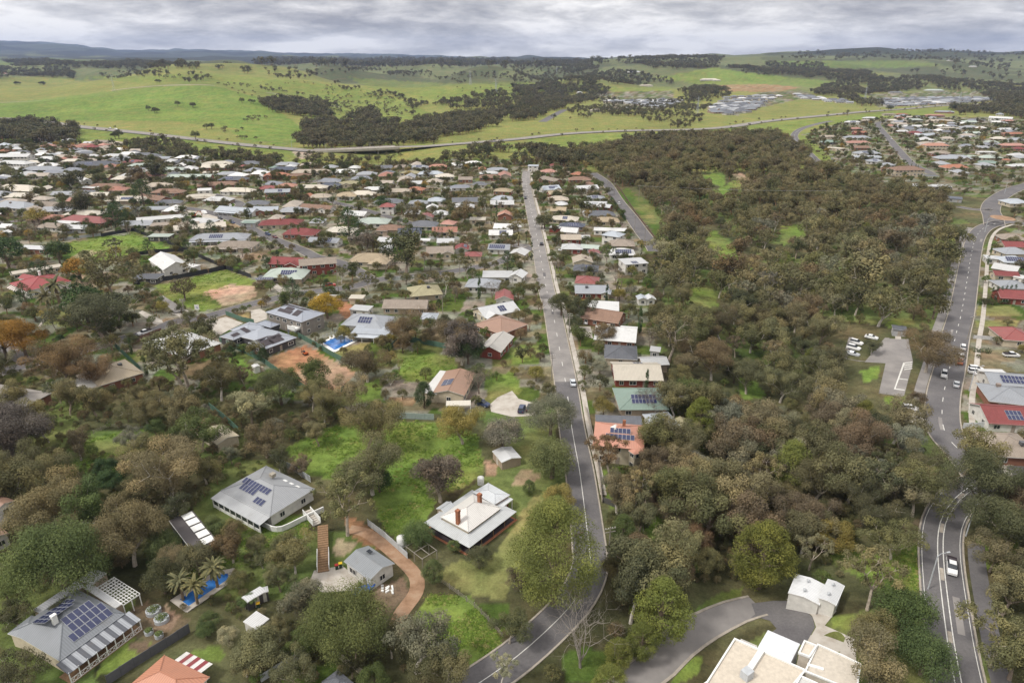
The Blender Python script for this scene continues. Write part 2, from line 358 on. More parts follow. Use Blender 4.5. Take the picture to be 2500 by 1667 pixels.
# ------------------------------------------------------------------ the ground sheet
NR, NC = 640, 560
Dr = np.exp(np.linspace(math.log(38), math.log(17400), NR)); tcol = np.linspace(-1, 1, NC)
X = tcol[None, :] * (0.82 * Dr[:, None] + 62); Y = np.repeat(Dr[:, None], NC, 1)
Z = h(X, Y); PX, PY = proj(X, Y, Z)
S = lambda *c: np.array(c, float)
GC = {'grass': S(.142, .200, .044), 'grassd': S(.075, .115, .025), 'olive': S(.195, .205, .062), 'oliveg': S(.160, .200, .048), 'dry': S(.26, .225, .10), 'drylawn': S(.215, .21, .08),
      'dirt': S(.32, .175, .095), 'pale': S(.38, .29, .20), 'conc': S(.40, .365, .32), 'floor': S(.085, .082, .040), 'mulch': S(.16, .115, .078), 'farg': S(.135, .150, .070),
      'farf': S(.036, .040, .028), 'blue': S(.030, .036, .034), 'grey': S(.29, .26, .225), 'bank': S(.36, .30, .23), 'blueg': S(.055, .066, .052)}
col = np.zeros((NR, NC, 3)); col[:] = GC['olive']
# broad zones by distance
def w(a, b, v): return np.clip((v - a) / (b - a), 0, 1)[..., None]
nA = vnoise(X, Y, 9, 5); nB = vnoise(X, Y, 23, 6); nC_ = vnoise(X, Y, 4, 7)
# far country
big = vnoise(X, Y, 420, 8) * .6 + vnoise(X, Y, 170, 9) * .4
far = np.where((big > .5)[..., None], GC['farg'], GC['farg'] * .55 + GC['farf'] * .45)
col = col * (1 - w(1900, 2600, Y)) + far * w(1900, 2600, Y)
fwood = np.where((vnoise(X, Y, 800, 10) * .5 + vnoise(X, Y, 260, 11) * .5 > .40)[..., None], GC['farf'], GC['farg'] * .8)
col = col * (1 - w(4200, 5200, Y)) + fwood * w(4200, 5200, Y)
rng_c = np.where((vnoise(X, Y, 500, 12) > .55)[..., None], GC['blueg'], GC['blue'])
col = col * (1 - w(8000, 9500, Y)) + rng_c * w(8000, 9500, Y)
# suburb lots: a patchwork of paving, lawn, garden beds and bare soil
cell = np.floor(X / 8.5 + nB * 1.3) * 57.3 + np.floor(Y / 7.5 + nA * 1.3) * 131.7
r1 = np.sin(cell) * 43758.5453; r1 -= np.floor(r1)
lots = np.select([(r1 < .20)[..., None], (r1 < .42)[..., None], (r1 < .60)[..., None], (r1 < .78)[..., None], (r1 < .90)[..., None]],
                 [GC['grey'], GC['conc'] * .85, GC['mulch'], GC['grassd'] * 1.1, GC['drylawn'] * .8], GC['pale'] * .75)
lots = lots * (.44 + .28 * nC_[..., None]) + GC['grassd'] * .28
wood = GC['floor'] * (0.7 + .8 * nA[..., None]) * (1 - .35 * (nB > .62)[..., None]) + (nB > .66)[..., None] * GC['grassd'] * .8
REG = {}
def paint(kind, v, pts, soft=0.0, keep=0):
    poly = vpts(v, pts); ok = (Y < 9000)
    j = (vnoise(X, Y, 5, 21) - .5) * soft; j2 = (vnoise(X, Y, 5, 22) - .5) * soft
    msk = inpoly(PX + j, PY + j2, poly) & ok
    c_ = lots if kind == 'lots' else wood if kind == 'wood' else GC[kind]
    if kind in ('grass', 'grassd', 'oliveg') : 
        f_ = np.clip((nB * .6 + nA * .4 - .52) * 3.2, 0, .75)[..., None] * (.35 + .65 * (Y < 900))[..., None]; c_ = (GC[kind] * (1 - f_) + (GC['drylawn'] * .8 + GC['floor'] * .2) * f_) * (.82 + .36 * nC_[..., None])
    elif kind in ('dirt', 'pale'):
        f_ = np.clip((nA - .42) * 3, 0, 1)[..., None]; o_ = GC['pale'] if kind == 'dirt' else GC['dirt'] * .4 + GC['pale'] * .5; c_ = (GC[kind] * (1 - .7 * f_) + o_ * .7 * f_) * (.72 + .5 * nC_[..., None])
    if keep: c_ = col * keep + c_ * (1 - keep)
    col[msk] = c_[msk] if getattr(c_, 'ndim', 1) == 3 else c_
    return msk
POLY = {}
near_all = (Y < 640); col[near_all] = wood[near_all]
paint('lots', 'P', [(-400, 345), (150, 345), (420, 372), (640, 395), (880, 405), (1150, 385), (1420, 400), (1560, 560), (1590, 700), (1610, 860), (1640, 1000), (1440, 1040), (1300, 1000), (950, 1020), (700, 980), (480, 960), (200, 900), (0, 960), (-400, 960)], 6)
paint('lots', 'P', [(2500, 290), (2900, 300), (2900, 1200), (2420, 1120), (2340, 1040), (2360, 900), (2400, 600), (2480, 560), (2480, 480), (2300, 470), (2180, 450), (2060, 420), (2000, 390), (1960, 330), (2060, 295), (2200, 280)], 6)
# paddocks beyond the highway
paint('oliveg', 'P', [(-300, 300), (0, 290), (200, 303), (420, 330), (620, 352), (700, 362), (760, 366), (745, 395), (640, 392), (420, 372), (180, 345), (-300, 345)], 4)
paint('olive', 'P', [(170, 305), (300, 290), (420, 312), (560, 330), (690, 355), (700, 364), (520, 345), (300, 320)], 3)
paint('grass', 'P', [(-400, 262), (0, 252), (130, 240), (270, 224), (380, 212), (520, 209), (640, 240), (720, 300), (735, 312), (700, 345), (600, 318), (420, 296), (180, 296), (0, 298), (-400, 310)], 3)
paint('grass', 'P', [(560, 318), (740, 310), (745, 340), (690, 358), (600, 345)], 4)
paint('olive', 'P', [(-300, 225), (0, 190), (120, 186), (200, 195), (340, 205), (270, 221), (130, 238), (0, 249), (-300, 260)], 3, .15)
paint('oliveg', 'P', [(200, 190), (520, 180), (640, 190), (900, 220), (1000, 250), (1080, 290), (950, 300), (760, 290), (640, 235), (520, 206), (340, 204)], 3, .2)
paint('oliveg', 'P', [(850, 190), (1100, 205), (1300, 200), (1300, 240), (1150, 255), (1020, 245), (900, 215)], 3, .4)
paint('oliveg', 'P', [(990, 225), (1330, 200), (1420, 215), (1300, 240), (1200, 250), (1080, 255)], 3, .2)
paint('olive', 'P', [(1040, 350), (1100, 325), (1240, 300), (1330, 295), (1345, 278), (1400, 278), (1560, 300), (1620, 318), (1380, 326), (1240, 342), (1100, 356)], 3)
paint('oliveg', 'P', [(1130, 358), (1250, 348), (1400, 330), (1640, 322), (1650, 335), (1560, 360), (1400, 365), (1200, 368)], 3)
paint('olive', 'P', [(1680, 290), (1850, 268), (1960, 246), (2110, 262), (2150, 268), (2000, 282), (1860, 300), (1700, 316)], 3)
paint('oliveg', 'P', [(1700, 322), (1880, 302), (2160, 274), (2330, 262), (2330, 272), (2100, 296), (1960, 310), (1930, 330), (1880, 330), (1790, 335)], 3)
paint('oliveg', 'P', [(1600, 190), (1740, 165), (1920, 190), (1860, 212), (1700, 206)], 3)
paint('grass', 'P', [(1740, 168), (1990, 195), (2070, 205), (1980, 212), (1840, 205), (1720, 185)], 3, .3)
paint('dirt', 'P', [(1700, 210), (1860, 205), (1960, 214), (1880, 226), (1740, 222)], 3, .3)
paint('oliveg', 'P', [(1460, 215), (1640, 212), (1640, 228), (1500, 228)], 3, .3)
paint('grass', 'P', [(1850, 150), (2200, 148), (2300, 158), (2200, 166), (1980, 168)], 3, .4)
paint('olive', 'P', [(2010, 175), (2200, 180), (2110, 188)], 2, .2); paint('olive', 'P', [(2440, 210), (2600, 204), (2600, 222), (2450, 218)], 2)
paint('grass', 'P', [(-100, 150), (120, 142), (280, 152), (200, 158), (0, 160)], 2, .5)
paint('lots', 'P', [(1450, 225), (1640, 222), (1650, 250), (1620, 268), (1480, 262)], 3); paint('lots', 'P', [(1730, 272), (1860, 225), (1960, 222), (2010, 240), (1950, 243), (1860, 262), (1800, 282)], 3)
paint('lots', 'P', [(2120, 230), (2400, 222), (2440, 245), (2300, 258), (2140, 262)], 3)
# wood clearings
for pts in ([(1740, 560), (1790, 600), (1840, 650), (1830, 680), (1770, 660), (1715, 600)], [(1720, 470), (1800, 440), (1830, 455), (1760, 500)], [(1500, 470), (1530, 460), (1590, 500), (1600, 540), (1625, 575), (1610, 590), (1560, 520)],
            [(1700, 425), (1770, 425), (1770, 452), (1740, 452)], [(1800, 920), (1850, 930), (1870, 970), (1810, 985)], [(2000, 1350), (2240, 1330), (2245, 1460), (2150, 1440)], [(2160, 790), (2230, 770), (2240, 790), (2180, 800)], [(2100, 905), (2150, 895), (2145, 925), (2115, 935)],
            [(2150, 968), (2210, 970), (2200, 1000), (2160, 990)], [(2380, 1310), (2480, 1300), (2500, 1400), (2390, 1390)], [(1560, 1270), (1680, 1250), (1660, 1340), (1580, 1330)], [(1680, 700), (1740, 700), (1760, 760), (1700, 760)], [(1900, 560), (1960, 545), (1970, 580), (1910, 600)]): paint('grass' if rng.random() < .6 else 'grassd', 'P', pts, 10)
paint('oliveg', 'U', [(370, 420), (620, 370), (640, 480), (420, 500)], 4); paint('oliveg', 'W', [(290, 530), (370, 530), (640, 740), (870, 960), (830, 1020), (680, 960), (480, 760), (310, 600)], 2)
paint('pale', 'K', [(1980, 80), (2100, 90), (2300, 180), (2290, 240), (2180, 240), (2060, 150)], 8, .2)
# near gardens and paddocks
paint('grass', 'F0', [(655, 1030), (740, 985), (880, 960), (910, 968), (1010, 970), (1100, 1000), (1110, 1090), (1060, 1120), (930, 1140), (860, 1110), (760, 1100), (700, 1090)], 8)
paint('grass', 'F0', [(840, 1100), (930, 1110), (1000, 1150), (980, 1200), (930, 1250), (880, 1210)], 8)
paint('grass', 'F0', [(985, 1365), (1080, 1370), (1150, 1470), (1120, 1500), (1060, 1545), (930, 1460), (960, 1400)], 6); paint('grassd', 'F0', [(1090, 1380), (1170, 1390), (1170, 1460)], 4)
paint('drylawn', 'F0', [(1040, 1290), (1140, 1270), (1230, 1130), (1250, 1150), (1160, 1380), (1070, 1360), (1000, 1320)], 6)
paint('grass', 'F0', [(900, 800), (1040, 820), (1060, 870), (930, 880)], 6); paint('grass', 'F0', [(1110, 870), (1180, 850), (1200, 900), (1130, 930)], 5); paint('grass', 'F0', [(1170, 800), (1240, 790), (1240, 835), (1180, 835)], 4)
paint('grass', 'F0', [(1380, 1080), (1500, 1060), (1480, 1130), (1400, 1170)], 6); paint('grass', 'F0', [(1480, 1180), (1560, 1170), (1580, 1260), (1490, 1260)], 6)
paint('grassd', 'F0', [(180, 1010), (340, 980), (330, 1060), (200, 1130)], 8); paint('grass', 'F0', [(190, 1010), (340, 985), (300, 1060)], 8)
paint('grassd', 'F0', [(340, 1290), (420, 1280), (430, 1330), (350, 1340)], 6); paint('grassd', 'F0', [(590, 1190), (720, 1180), (700, 1230), (600, 1250)], 6); paint('grass', 'F0', [(530, 800), (620, 880), (680, 900), (700, 920), (600, 900), (520, 840)], 6)
paint('grass', 'F0', [(780, 890), (870, 870), (880, 920), (790, 930)], 5); paint('grassd', 'F0', [(660, 1530), (770, 1520), (800, 1580), (640, 1580)], 4); paint('grass', 'F0', [(430, 1500), (500, 1480), (520, 1510), (450, 1530)], 3)
paint('drylawn', 'E', [(330, 130), (440, 0), (540, 20), (570, 100), (530, 150)], 2); paint('grass', 'I', [(600, 730), (800, 690), (1200, 640), (1580, 780), (1200, 820), (900, 900), (650, 880)], 3); paint('pale', 'I', [(640, 850), (760, 780), (900, 790), (820, 870), (700, 900)], 8, .3)
paint('oliveg', 'I', [(1400, 1110), (1650, 1060), (2060, 970), (2330, 1060), (2333, 1130), (2000, 1180), (1850, 1250), (2030, 1300), (1830, 1350), (1650, 1290), (1480, 1200)], 3); paint('pale', 'I', [(1850, 1180), (2100, 1100), (2330, 1120), (2333, 1220), (2050, 1290), (1950, 1230)], 8)
paint('dirt', 'F', [(60, 390), (380, 290), (760, 500), (650, 650), (400, 640), (180, 500)], 6); paint('pale', 'F', [(400, 520), (640, 480), (740, 510), (650, 620), (450, 600)], 12, .3)
paint('dirt', 'B', [(640, 330), (780, 370), (900, 460), (1000, 540), (900, 560), (760, 530), (680, 470)], 8); paint('pale', 'B', [(600, 500), (760, 540), (640, 640), (560, 600)], 6, .2); paint('mulch', 'B', [(860, 880), (1100, 780), (1140, 900), (1000, 1050), (920, 1100), (800, 960)], 8); paint('pale', 'B', [(860, 850), (1060, 830), (1000, 930), (880, 900)], 8, .3)
paint('dirt', 'F', [(1000, 690), (1240, 690), (1200, 760), (1090, 740)], 6); paint('dirt', 'F', [(1740, 1170), (1850, 1200), (1840, 1290), (1760, 1280)], 6); paint('pale', 'C', [(60, 0), (220, 0), (210, 60), (90, 100), (0, 100)], 6, .2); paint('mulch', 'C', [(930, 220), (1100, 120), (1060, 300), (960, 340), (900, 560), (860, 540)], 6); paint('pale', 'C', [(960, 200), (1060, 180), (1030, 290), (960, 320)], 6)
paint('mulch', 'E', [(1400, 930), (1580, 830), (1680, 900), (1520, 960)], 6); paint('pale', 'A', [(1090, 1060), (1230, 990), (1330, 1080), (1280, 1180), (1130, 1190)], 6, .1); paint('mulch', 'A', [(940, 1040), (1100, 960), (1400, 1100), (1380, 1190), (1150, 1310), (990, 1200)], 5, .4); paint('oliveg', 'A', [(830, 1290), (960, 1230), (1140, 1290), (900, 1480), (700, 1520)], 6); paint('mulch', 'A', [(960, 1240), (1130, 1290), (1050, 1370), (940, 1300)], 6)
paint('mulch', 'D', [(1000, 380), (1160, 340), (1150, 700), (1130, 950), (1100, 940), (1110, 540), (1000, 500)], 4); paint('drylawn', 'U', [(920, 1200), (1300, 1210), (1470, 1330), (900, 1330)], 3); paint('drylawn', 'U', [(900, 1390), (1400, 1370), (1400, 1460), (900, 1450)], 3)
paint('dry', 'N', [(550, 380), (720, 340), (740, 470), (620, 440)], 2); paint('drylawn', 'N', [(1870, 900), (2350, 740), (2352, 880), (2000, 1000)], 4); paint('dirt', 'J', [(730, 1230), (900, 1290), (870, 1440), (760, 1370)], 2); paint('pale', 'I', [(700, 1000), (920, 1080), (830, 1170), (700, 1120)], 3); paint('bank', 'b', [(340, 1085), (530, 1095), (490, 1145), (420, 1165), (350, 1120)], 2)
paint('oliveg', 'D', [(870, 560), (1100, 545), (1110, 900), (1050, 900), (880, 640)], 5, .3); paint('grass', 'D', [(470, 1080), (600, 1040), (740, 1150), (640, 1190), (480, 1140)], 5); paint('grass', 'C', [(1290, 1370), (1420, 1360), (1380, 1500), (1260, 1567), (1180, 1567)], 6); paint('grass', 'C', [(1480, 930), (1700, 860), (1710, 960), (1500, 1010), (1300, 1140), (1280, 1090)], 5); paint('grassd', 'C', [(350, 1350), (560, 1300), (720, 1350), (900, 1420), (760, 1567), (400, 1567)], 8)
me = bpy.data.meshes.new('ground'); nv = NR * NC
me.vertices.add(nv); me.vertices.foreach_set('co', np.stack([X, Y, Z], -1).astype(np.float32).ravel())
ii = np.arange(NR - 1)[:, None] * NC + np.arange(NC - 1)[None, :]
Q = np.stack([ii, ii + 1, ii + NC + 1, ii + NC], -1).reshape(-1, 4); nq = len(Q)
me.loops.add(nq * 4); me.loops.foreach_set('vertex_index', Q.astype(np.int32).ravel())
me.polygons.add(nq); me.polygons.foreach_set('loop_start', np.arange(0, nq * 4, 4, dtype=np.int32))
me.polygons.foreach_set('use_smooth', np.ones(nq, bool))
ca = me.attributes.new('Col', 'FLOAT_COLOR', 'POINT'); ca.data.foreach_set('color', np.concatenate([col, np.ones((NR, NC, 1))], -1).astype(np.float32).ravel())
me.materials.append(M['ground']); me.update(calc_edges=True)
struct(obj('ground', me))
# ------------------------------------------------------------------ roads
def catmull(P, step=3.0):
    out = []; P = [Vector(p) for p in P]
    for i in range(len(P) - 1):
        p0, p1, p2, p3 = P[max(i - 1, 0)], P[i], P[i + 1], P[min(i + 2, len(P) - 1)]
        n = max(2, int((p2 - p1).length / step))
        for k in range(n):
            t_ = k / n; out.append(.5 * ((2 * p1) + (p2 - p0) * t_ + (2 * p0 - 5 * p1 + 4 * p2 - p3) * t_ ** 2 + (3 * p1 - p0 - 3 * p2 + p3) * t_ ** 3))
    out.append(P[-1]); return out
def offs(L_, o):
    r = []
    for i, p in enumerate(L_):
        d = L_[min(i + 1, len(L_) - 1)] - L_[max(i - 1, 0)]; n_ = Vector((d.y, -d.x)).normalized()
        r.append(Vector((p.x + n_.x * o, p.y + n_.y * o)))
    return r
def strip(name, L_, o0, o1, m_, lift, parent=None, hf=None, thick=0, i0=0, i1=None, color=None):
    """a ribbon between two offsets of a centre line, draped on the ground"""
    hf = hf or h; a = offs(L_, o0)[i0:i1]; b_ = offs(L_, o1)[i0:i1]; nw = max(1, int(abs(o1 - o0) / 3.5)); V = []; F = []
    rows = []
    for p, q in zip(a, b_):
        rows.append([(p.x + (q.x - p.x) * k / nw, p.y + (q.y - p.y) * k / nw) for k in range(nw + 1)])
    A = np.array(rows); Zs = hf(A[..., 0], A[..., 1]) + lift; n = nw + 1
    V = [(A[i, k, 0], A[i, k, 1], Zs[i, k]) for i in range(len(rows)) for k in range(n)]
    F = [(i * n + k, i * n + k + 1, (i + 1) * n + k + 1, (i + 1) * n + k) for i in range(len(rows) - 1) for k in range(nw)]
    if o1 < o0: F = [f[::-1] for f in F]
    if thick:
        base = len(V); V += [(x, y, z - thick) for x, y, z in V[:]]
        for k in (0, nw):
            F += [((i * n + k), ((i + 1) * n + k), base + (i + 1) * n + k, base + i * n + k) for i in range(len(rows) - 1)]
    me_ = mesh(name, V, [f[::-1] for f in F], m_)
    o = obj(name, me_, parent, color=color); return o
ROADXY = []
def road(name, v, pts, width, m_='asphalt', kerb=True, line=None, lift=.07, hf=None, step=3.0, cl=0.0, kw=.35):
    L_ = [Vector((p.x, p.y)) for p in [at(*q) for q in vpts(v, pts)]]; L_ = catmull(L_, step)
    r = struct(strip(name, L_, -width / 2, width / 2, m_, lift, hf=hf)); ROADXY.append((np.array([(p.x, p.y) for p in L_]), width))
    if kerb:
        for s in (-1, 1): strip('kerb', L_, s * width / 2, s * (width / 2 + kw), 'kerb', lift + .11, r, hf, thick=.25)
    if line == 'dash':
        k = 1
        while k < len(L_) - 1:
            strip('lane_dash', L_, cl - .09, cl + .09, 'line', lift + .012, r, hf, i0=k, i1=k + 2); k += max(3, int(9 / step))
    elif line == 'solid': strip('centre_line', L_, cl - .08, cl + .08, 'line', lift + .012, r, hf)
    return r, L_
MAIN, MAINL = road('road', 'P', [(1120, 1700), (1195, 1650), (1262, 1602), (1330, 1543), (1392, 1480), (1426, 1428), (1440, 1385), (1440, 1350), (1428, 1249), (1415, 1150), (1403, 1085), (1393, 1025), (1382, 941), (1362, 830), (1347, 750), (1336, 715), (1322, 641), (1307, 561), (1290, 480), (1284, 440), (1286, 418)], 6.8, kerb=True)
n0 = next(i for i, p in enumerate(MAINL) if p.y > at(1390, 985).y)
strip('centre_line', MAINL, -.08, .08, 'line', .085, MAIN, i1=n0)
k = n0
while k < len(MAINL) - 3: strip('lane_dash', MAINL, -.1, .1, 'line', .085, MAIN, i0=k, i1=k + 2); k += 4
strip('worn_surface', MAINL, -3.39, 3.39, 'asphalt_old', .078, MAIN, i0=n0 + 4)
strip('footpath', MAINL, 4.1, 5.7, 'concrete', .1, MAIN, i0=20)
RB, RBL = road('road', 'P', [(2350, 1720), (2335, 1640), (2322, 1569), (2306, 1450), (2297, 1360), (2298, 1300), (2310, 1258), (2340, 1217), (2385, 1185), (2450, 1165), (2580, 1150)], 7.8)
for o_ in (-.55, .45): strip('median_line', RBL, o_ - .09, o_ + .09, 'line', .085, RB, i1=len(RBL) * 3 // 4)
strip('edge_line', RBL, -3.5, -3.38, 'line', .085, RB, i1=len(RBL) * 2 // 3); strip('edge_line', RBL, 3.45, 3.57, 'line', .085, RB, i1=len(RBL) * 2 // 3)
k = 4
while k < len(RBL) * 3 // 4: strip('median_bar', RBL, -.38, .28, 'kerb', .083, RB, i0=k, i1=k + 2); k += 5
strip('verge_path', RBL, 4.9, 8.0, 'asphalt', .06, RB, i1=len(RBL) // 2)
RC, RCL = road('road', 'P', [(2400, 1172), (2352, 1110), (2312, 1065), (2300, 1020), (2304, 960), (2318, 900), (2333, 820), (2347, 765), (2361, 684), (2371, 622), (2382, 582), (2398, 560), (2424, 548), (2460, 542), (2530, 552)], 8.6, line='dash')
strip('footpath', RCL, 6.6, 8.2, 'concrete', .1, RC); strip('parking_verge', RCL, -7.8, -4.8, 'asphalt_old', .05, RC, i0=12, i1=-16)
road('road', 'P', [(2428, 552), (2424, 530), (2418, 510), (2432, 488), (2478, 462), (2560, 440)], 11, kerb=True); road('road', 'P', [(2424, 512), (2380, 512), (2338, 505)], 6)
isl = obj('traffic_island', B().tube([(0, 0, 0), (0, 0, .22)], [6.5, 6.3], 18).build('traffic_island', 'dirt'), None, at(*vp('U', 1215, 160)) + Vector((0, 0, .06))); isl.scale = (1, 1.3, 1); struct(isl)
RD, RDL = road('road', 'K', [(730, 85), (800, 130), (870, 190), (960, 330), (1080, 480), (1180, 620), (1275, 740), (1310, 800)], 8.2)
S4, S4L = road('road', 'P', [(-120, 556), (0, 545), (140, 528), (290, 516), (418, 508), (480, 512), (536, 526), (589, 545), (640, 573), (732, 609), (772, 628), (839, 645), (905, 683)], 7.0)
S2, S2L = road('road', 'P', [(-120, 940), (0, 910), (60, 893), (223, 850), (287, 831), (383, 806), (424, 787), (510, 772), (606, 745), (685, 726), (730, 716), (801, 708), (864, 700), (920, 684), (980, 678), (1080, 667), (1161, 653), (1214, 642), (1260, 620), (1303, 603)], 6.6)
road('road', 'P', [(-80, 790), (0, 836), (32, 862), (70, 886)], 5, 'asphalt_old', kerb=False); road('road', 'P', [(536, 524), (587, 500), (545, 483), (520, 474)], 6.5); road('road', 'P', [(770, 478), (791, 488), (866, 507), (946, 529), (1010, 548)], 6.5)
road('road', 'P', [(40, 388), (82, 393), (153, 402), (215, 415)], 7); road('road', 'P', [(640, 440), (700, 448), (800, 440), (900, 437)], 6, kerb=False); road('road', 'P', [(1090, 455), (1180, 450), (1275, 448)], 6, kerb=False)
RE, REL = road('road', 'P', [(2175, 292), (2146, 300), (2143, 306), (2152, 318), (2176, 346), (2199, 373), (2223, 398), (2240, 408), (2275, 425)], 8.5)
RF, RFL = road('road', 'P', [(2030, 296), (2009, 300), (1977, 308), (1951, 318), (1939, 332), (1948, 349), (1968, 369), (1992, 393), (2012, 412)], 9, line='solid', step=6)
road('road', 'P', [(1380, 268), (1367, 274), (1343, 287), (1324, 298)], 14, kerb=False, step=12)
HW, HWL = road('highway', 'P', [(-160, 286), (27, 291), (88, 296), (181, 309), (266, 318), (399, 332), (532, 348), (625, 358), (705, 365), (766, 370), (864, 372), (970, 369), (1037, 362), (1103, 354), (1250, 342), (1383, 328), (1516, 321), (1622, 319), (1702, 317), (1781, 311), (1875, 297), (2034, 281), (2167, 270), (2274, 261), (2406, 254), (2560, 250)], 19, 'asphalt_old', kerb=False, lift=.8, hf=hb, step=12)
strip('median_strip', HWL, -1.2, 1.2, 'bank', .85, HW, hf=hb)
road('farm_track', 'P', [(-80, 260), (0, 251), (160, 240)], 6, 'concrete', kerb=False, lift=.4, step=15); road('farm_track', 'P', [(270, 222), (340, 214), (430, 209), (525, 210)], 7, 'concrete', kerb=False, lift=.5, step=15); road('farm_track', 'P', [(650, 226), (720, 238), (790, 255), (830, 262)], 6, 'concrete', kerb=False, lift=.5, step=15)
road('driveway', 'P', [(1515, 1700), (1560, 1655), (1609, 1618), (1655, 1573), (1718, 1530), (1794, 1494), (1850, 1478)], 5.6, 'asphalt_old', lift=.06, kw=.5)
def patch(name, v, pts, m_, lift, parent=None):
    P = [at(*q) for q in vpts(v, pts)]; V = [(p.x, p.y, p.z + lift) for p in P]
    bm = bmesh.new(); vs_ = [bm.verts.new(q) for q in V]; f = bm.faces.new(vs_); bm.normal_update()
    if f.normal.z < 0: f.normal_flip()
    bmesh.ops.triangulate(bm, faces=bm.faces[:]); me_ = bpy.data.meshes.new(name); bm.to_mesh(me_); bm.free(); me_.materials.append(M[m_])
    o = obj(name, me_, parent); struct(o) if parent is None else None; return o
patch('turning_circle', 'Q', [(960, 120), (1250, 85), (1420, 85), (1600, 170), (1740, 290), (1775, 420), (1700, 560), (1640, 660), (1400, 600), (1230, 480), (1285, 440), (1200, 340), (1060, 300), (930, 300)], 'asphalt', .075)
patch('paved_yard', 'Q', [(1400, 60), (1900, 100), (2050, 215), (1900, 400), (2280, 570), (2200, 800), (1750, 700), (1650, 640), (1720, 540), (1790, 420), (1740, 280), (1610, 160), (1440, 80)], 'concrete', .06)
patch('paved_yard', 'Q', [(1600, 560), (1800, 500), (2000, 560), (2300, 680), (2300, 900), (1800, 800), (1640, 700)], 'concrete', .05)
patch('car_park', 'H', [(890, 240), (1075, 245), (1110, 420), (1040, 685), (848, 660), (900, 430), (740, 420)], 'asphalt_old', .07); patch('car_park', 'H', [(570, 390), (620, 230), (930, 235), (880, 420), (700, 415)], 'asphalt_old', .075)
for a in ([(1035, 425), (1050, 425), (975, 625), (965, 625)], [(965, 622), (1045, 632), (1045, 638), (963, 628)], [(1000, 545), (1070, 553), (1070, 558), (999, 550)]): patch('parking_line', 'H', a, 'line', .085)
for k in range(4): patch('hatch_mark', 'H', [(1045, 425 + k * 16), (1105, 418 + k * 16), (1103, 425 + k * 16), (1040, 433 + k * 16)], 'line', .085)
patch('forecourt', 'H', [(985, 810), (1040, 800), (1190, 800), (1230, 850), (1215, 915), (1100, 880), (990, 870)], 'concrete', .06); patch('footpath', 'H', [(970, 180), (1010, 180), (1020, 245), (975, 245)], 'concrete', .06)
patch('driveway', 'E', [(1430, 40), (1330, 50), (1300, 0), (1390, 0)], 'asphalt_old', .06); patch('driveway', 'N', [(120, 490), (400, 410), (640, 500), (430, 600), (280, 690), (170, 560)], 'concrete', .06); patch('driveway', 'N', [(740, 330), (860, 300), (960, 350), (960, 440), (800, 500), (750, 480)], 'concrete', .06)
patch('driveway', 'F', [(1790, 745), (1850, 690), (1960, 640), (2010, 700), (2150, 740), (2140, 830), (1960, 840), (1800, 800)], 'concrete', .06); patch('driveway', 'E', [(1060, 40), (1090, 25), (1240, 100), (1260, 140), (1180, 130)], 'concrete', .06)
patch('driveway', 'G', [(510, 150), (600, 150), (620, 240), (510, 210)], 'concrete', .06); patch('driveway', 'G', [(1090, 1130), (1080, 1240), (1180, 1220), (1200, 1120), (1290, 1130), (1240, 930), (1160, 960), (1150, 1080)], 'asphalt_old', .06)
patch('paved_yard', 'B', [(385, 850), (430, 735), (640, 700), (760, 800), (750, 880), (500, 900)], 'concrete', .06); patch('footpath', 'E', [(290, 150), (390, 0), (410, 0), (310, 150)], 'concrete', .06)
patch('driveway', 'J', [(120, 1090), (190, 1090), (290, 1180), (230, 1195)], 'concrete', .06); patch('driveway', 'I', [(1560, 1360), (1700, 1330), (1760, 1370), (1690, 1420)], 'concrete', .06); patch('driveway', 'I', [(1440, 1210), (1480, 1200), (1700, 1330), (1590, 1360)], 'asphalt_old', .065)
patch('construction_yard', 'M', [(560, 900), (1000, 950), (1150, 1020), (1150, 1100), (800, 1020), (620, 980)], 'concrete', .06); patch('driveway', 'K', [(0, 720), (160, 740), (170, 770), (0, 760)], 'asphalt_old', .06)
for k, a in enumerate([[(280, 1120), (360, 1130), (365, 1145), (280, 1140)], [(270, 1150), (250, 1190), (130, 1160), (130, 1140)]]): pass
rp = random.Random(4)
for par, LL, hwid in ((MAIN, MAINL, 3.2), (RB, RBL, 3.6), (RC, RCL, 4.0), (S2, S2L, 3.0)):
    for _ in range(9):
        k = rp.randrange(2, len(LL) - 6); o_ = rp.uniform(-hwid, hwid - 1.4); strip('road_patch', LL, o_, o_ + rp.uniform(.7, 1.4), rp.choice(['asphalt', 'asphalt_old']), .081, par, i0=k, i1=k + rp.randint(2, 4))
TR, TRL = road('dirt_track', 'B', [(690, 430), (800, 450), (900, 510), (1000, 590), (1100, 680), (1180, 770), (1195, 860), (1160, 940), (1090, 1030), (1045, 1120), (1040, 1220)], 2.9, 'dirt', kerb=False, lift=.05)
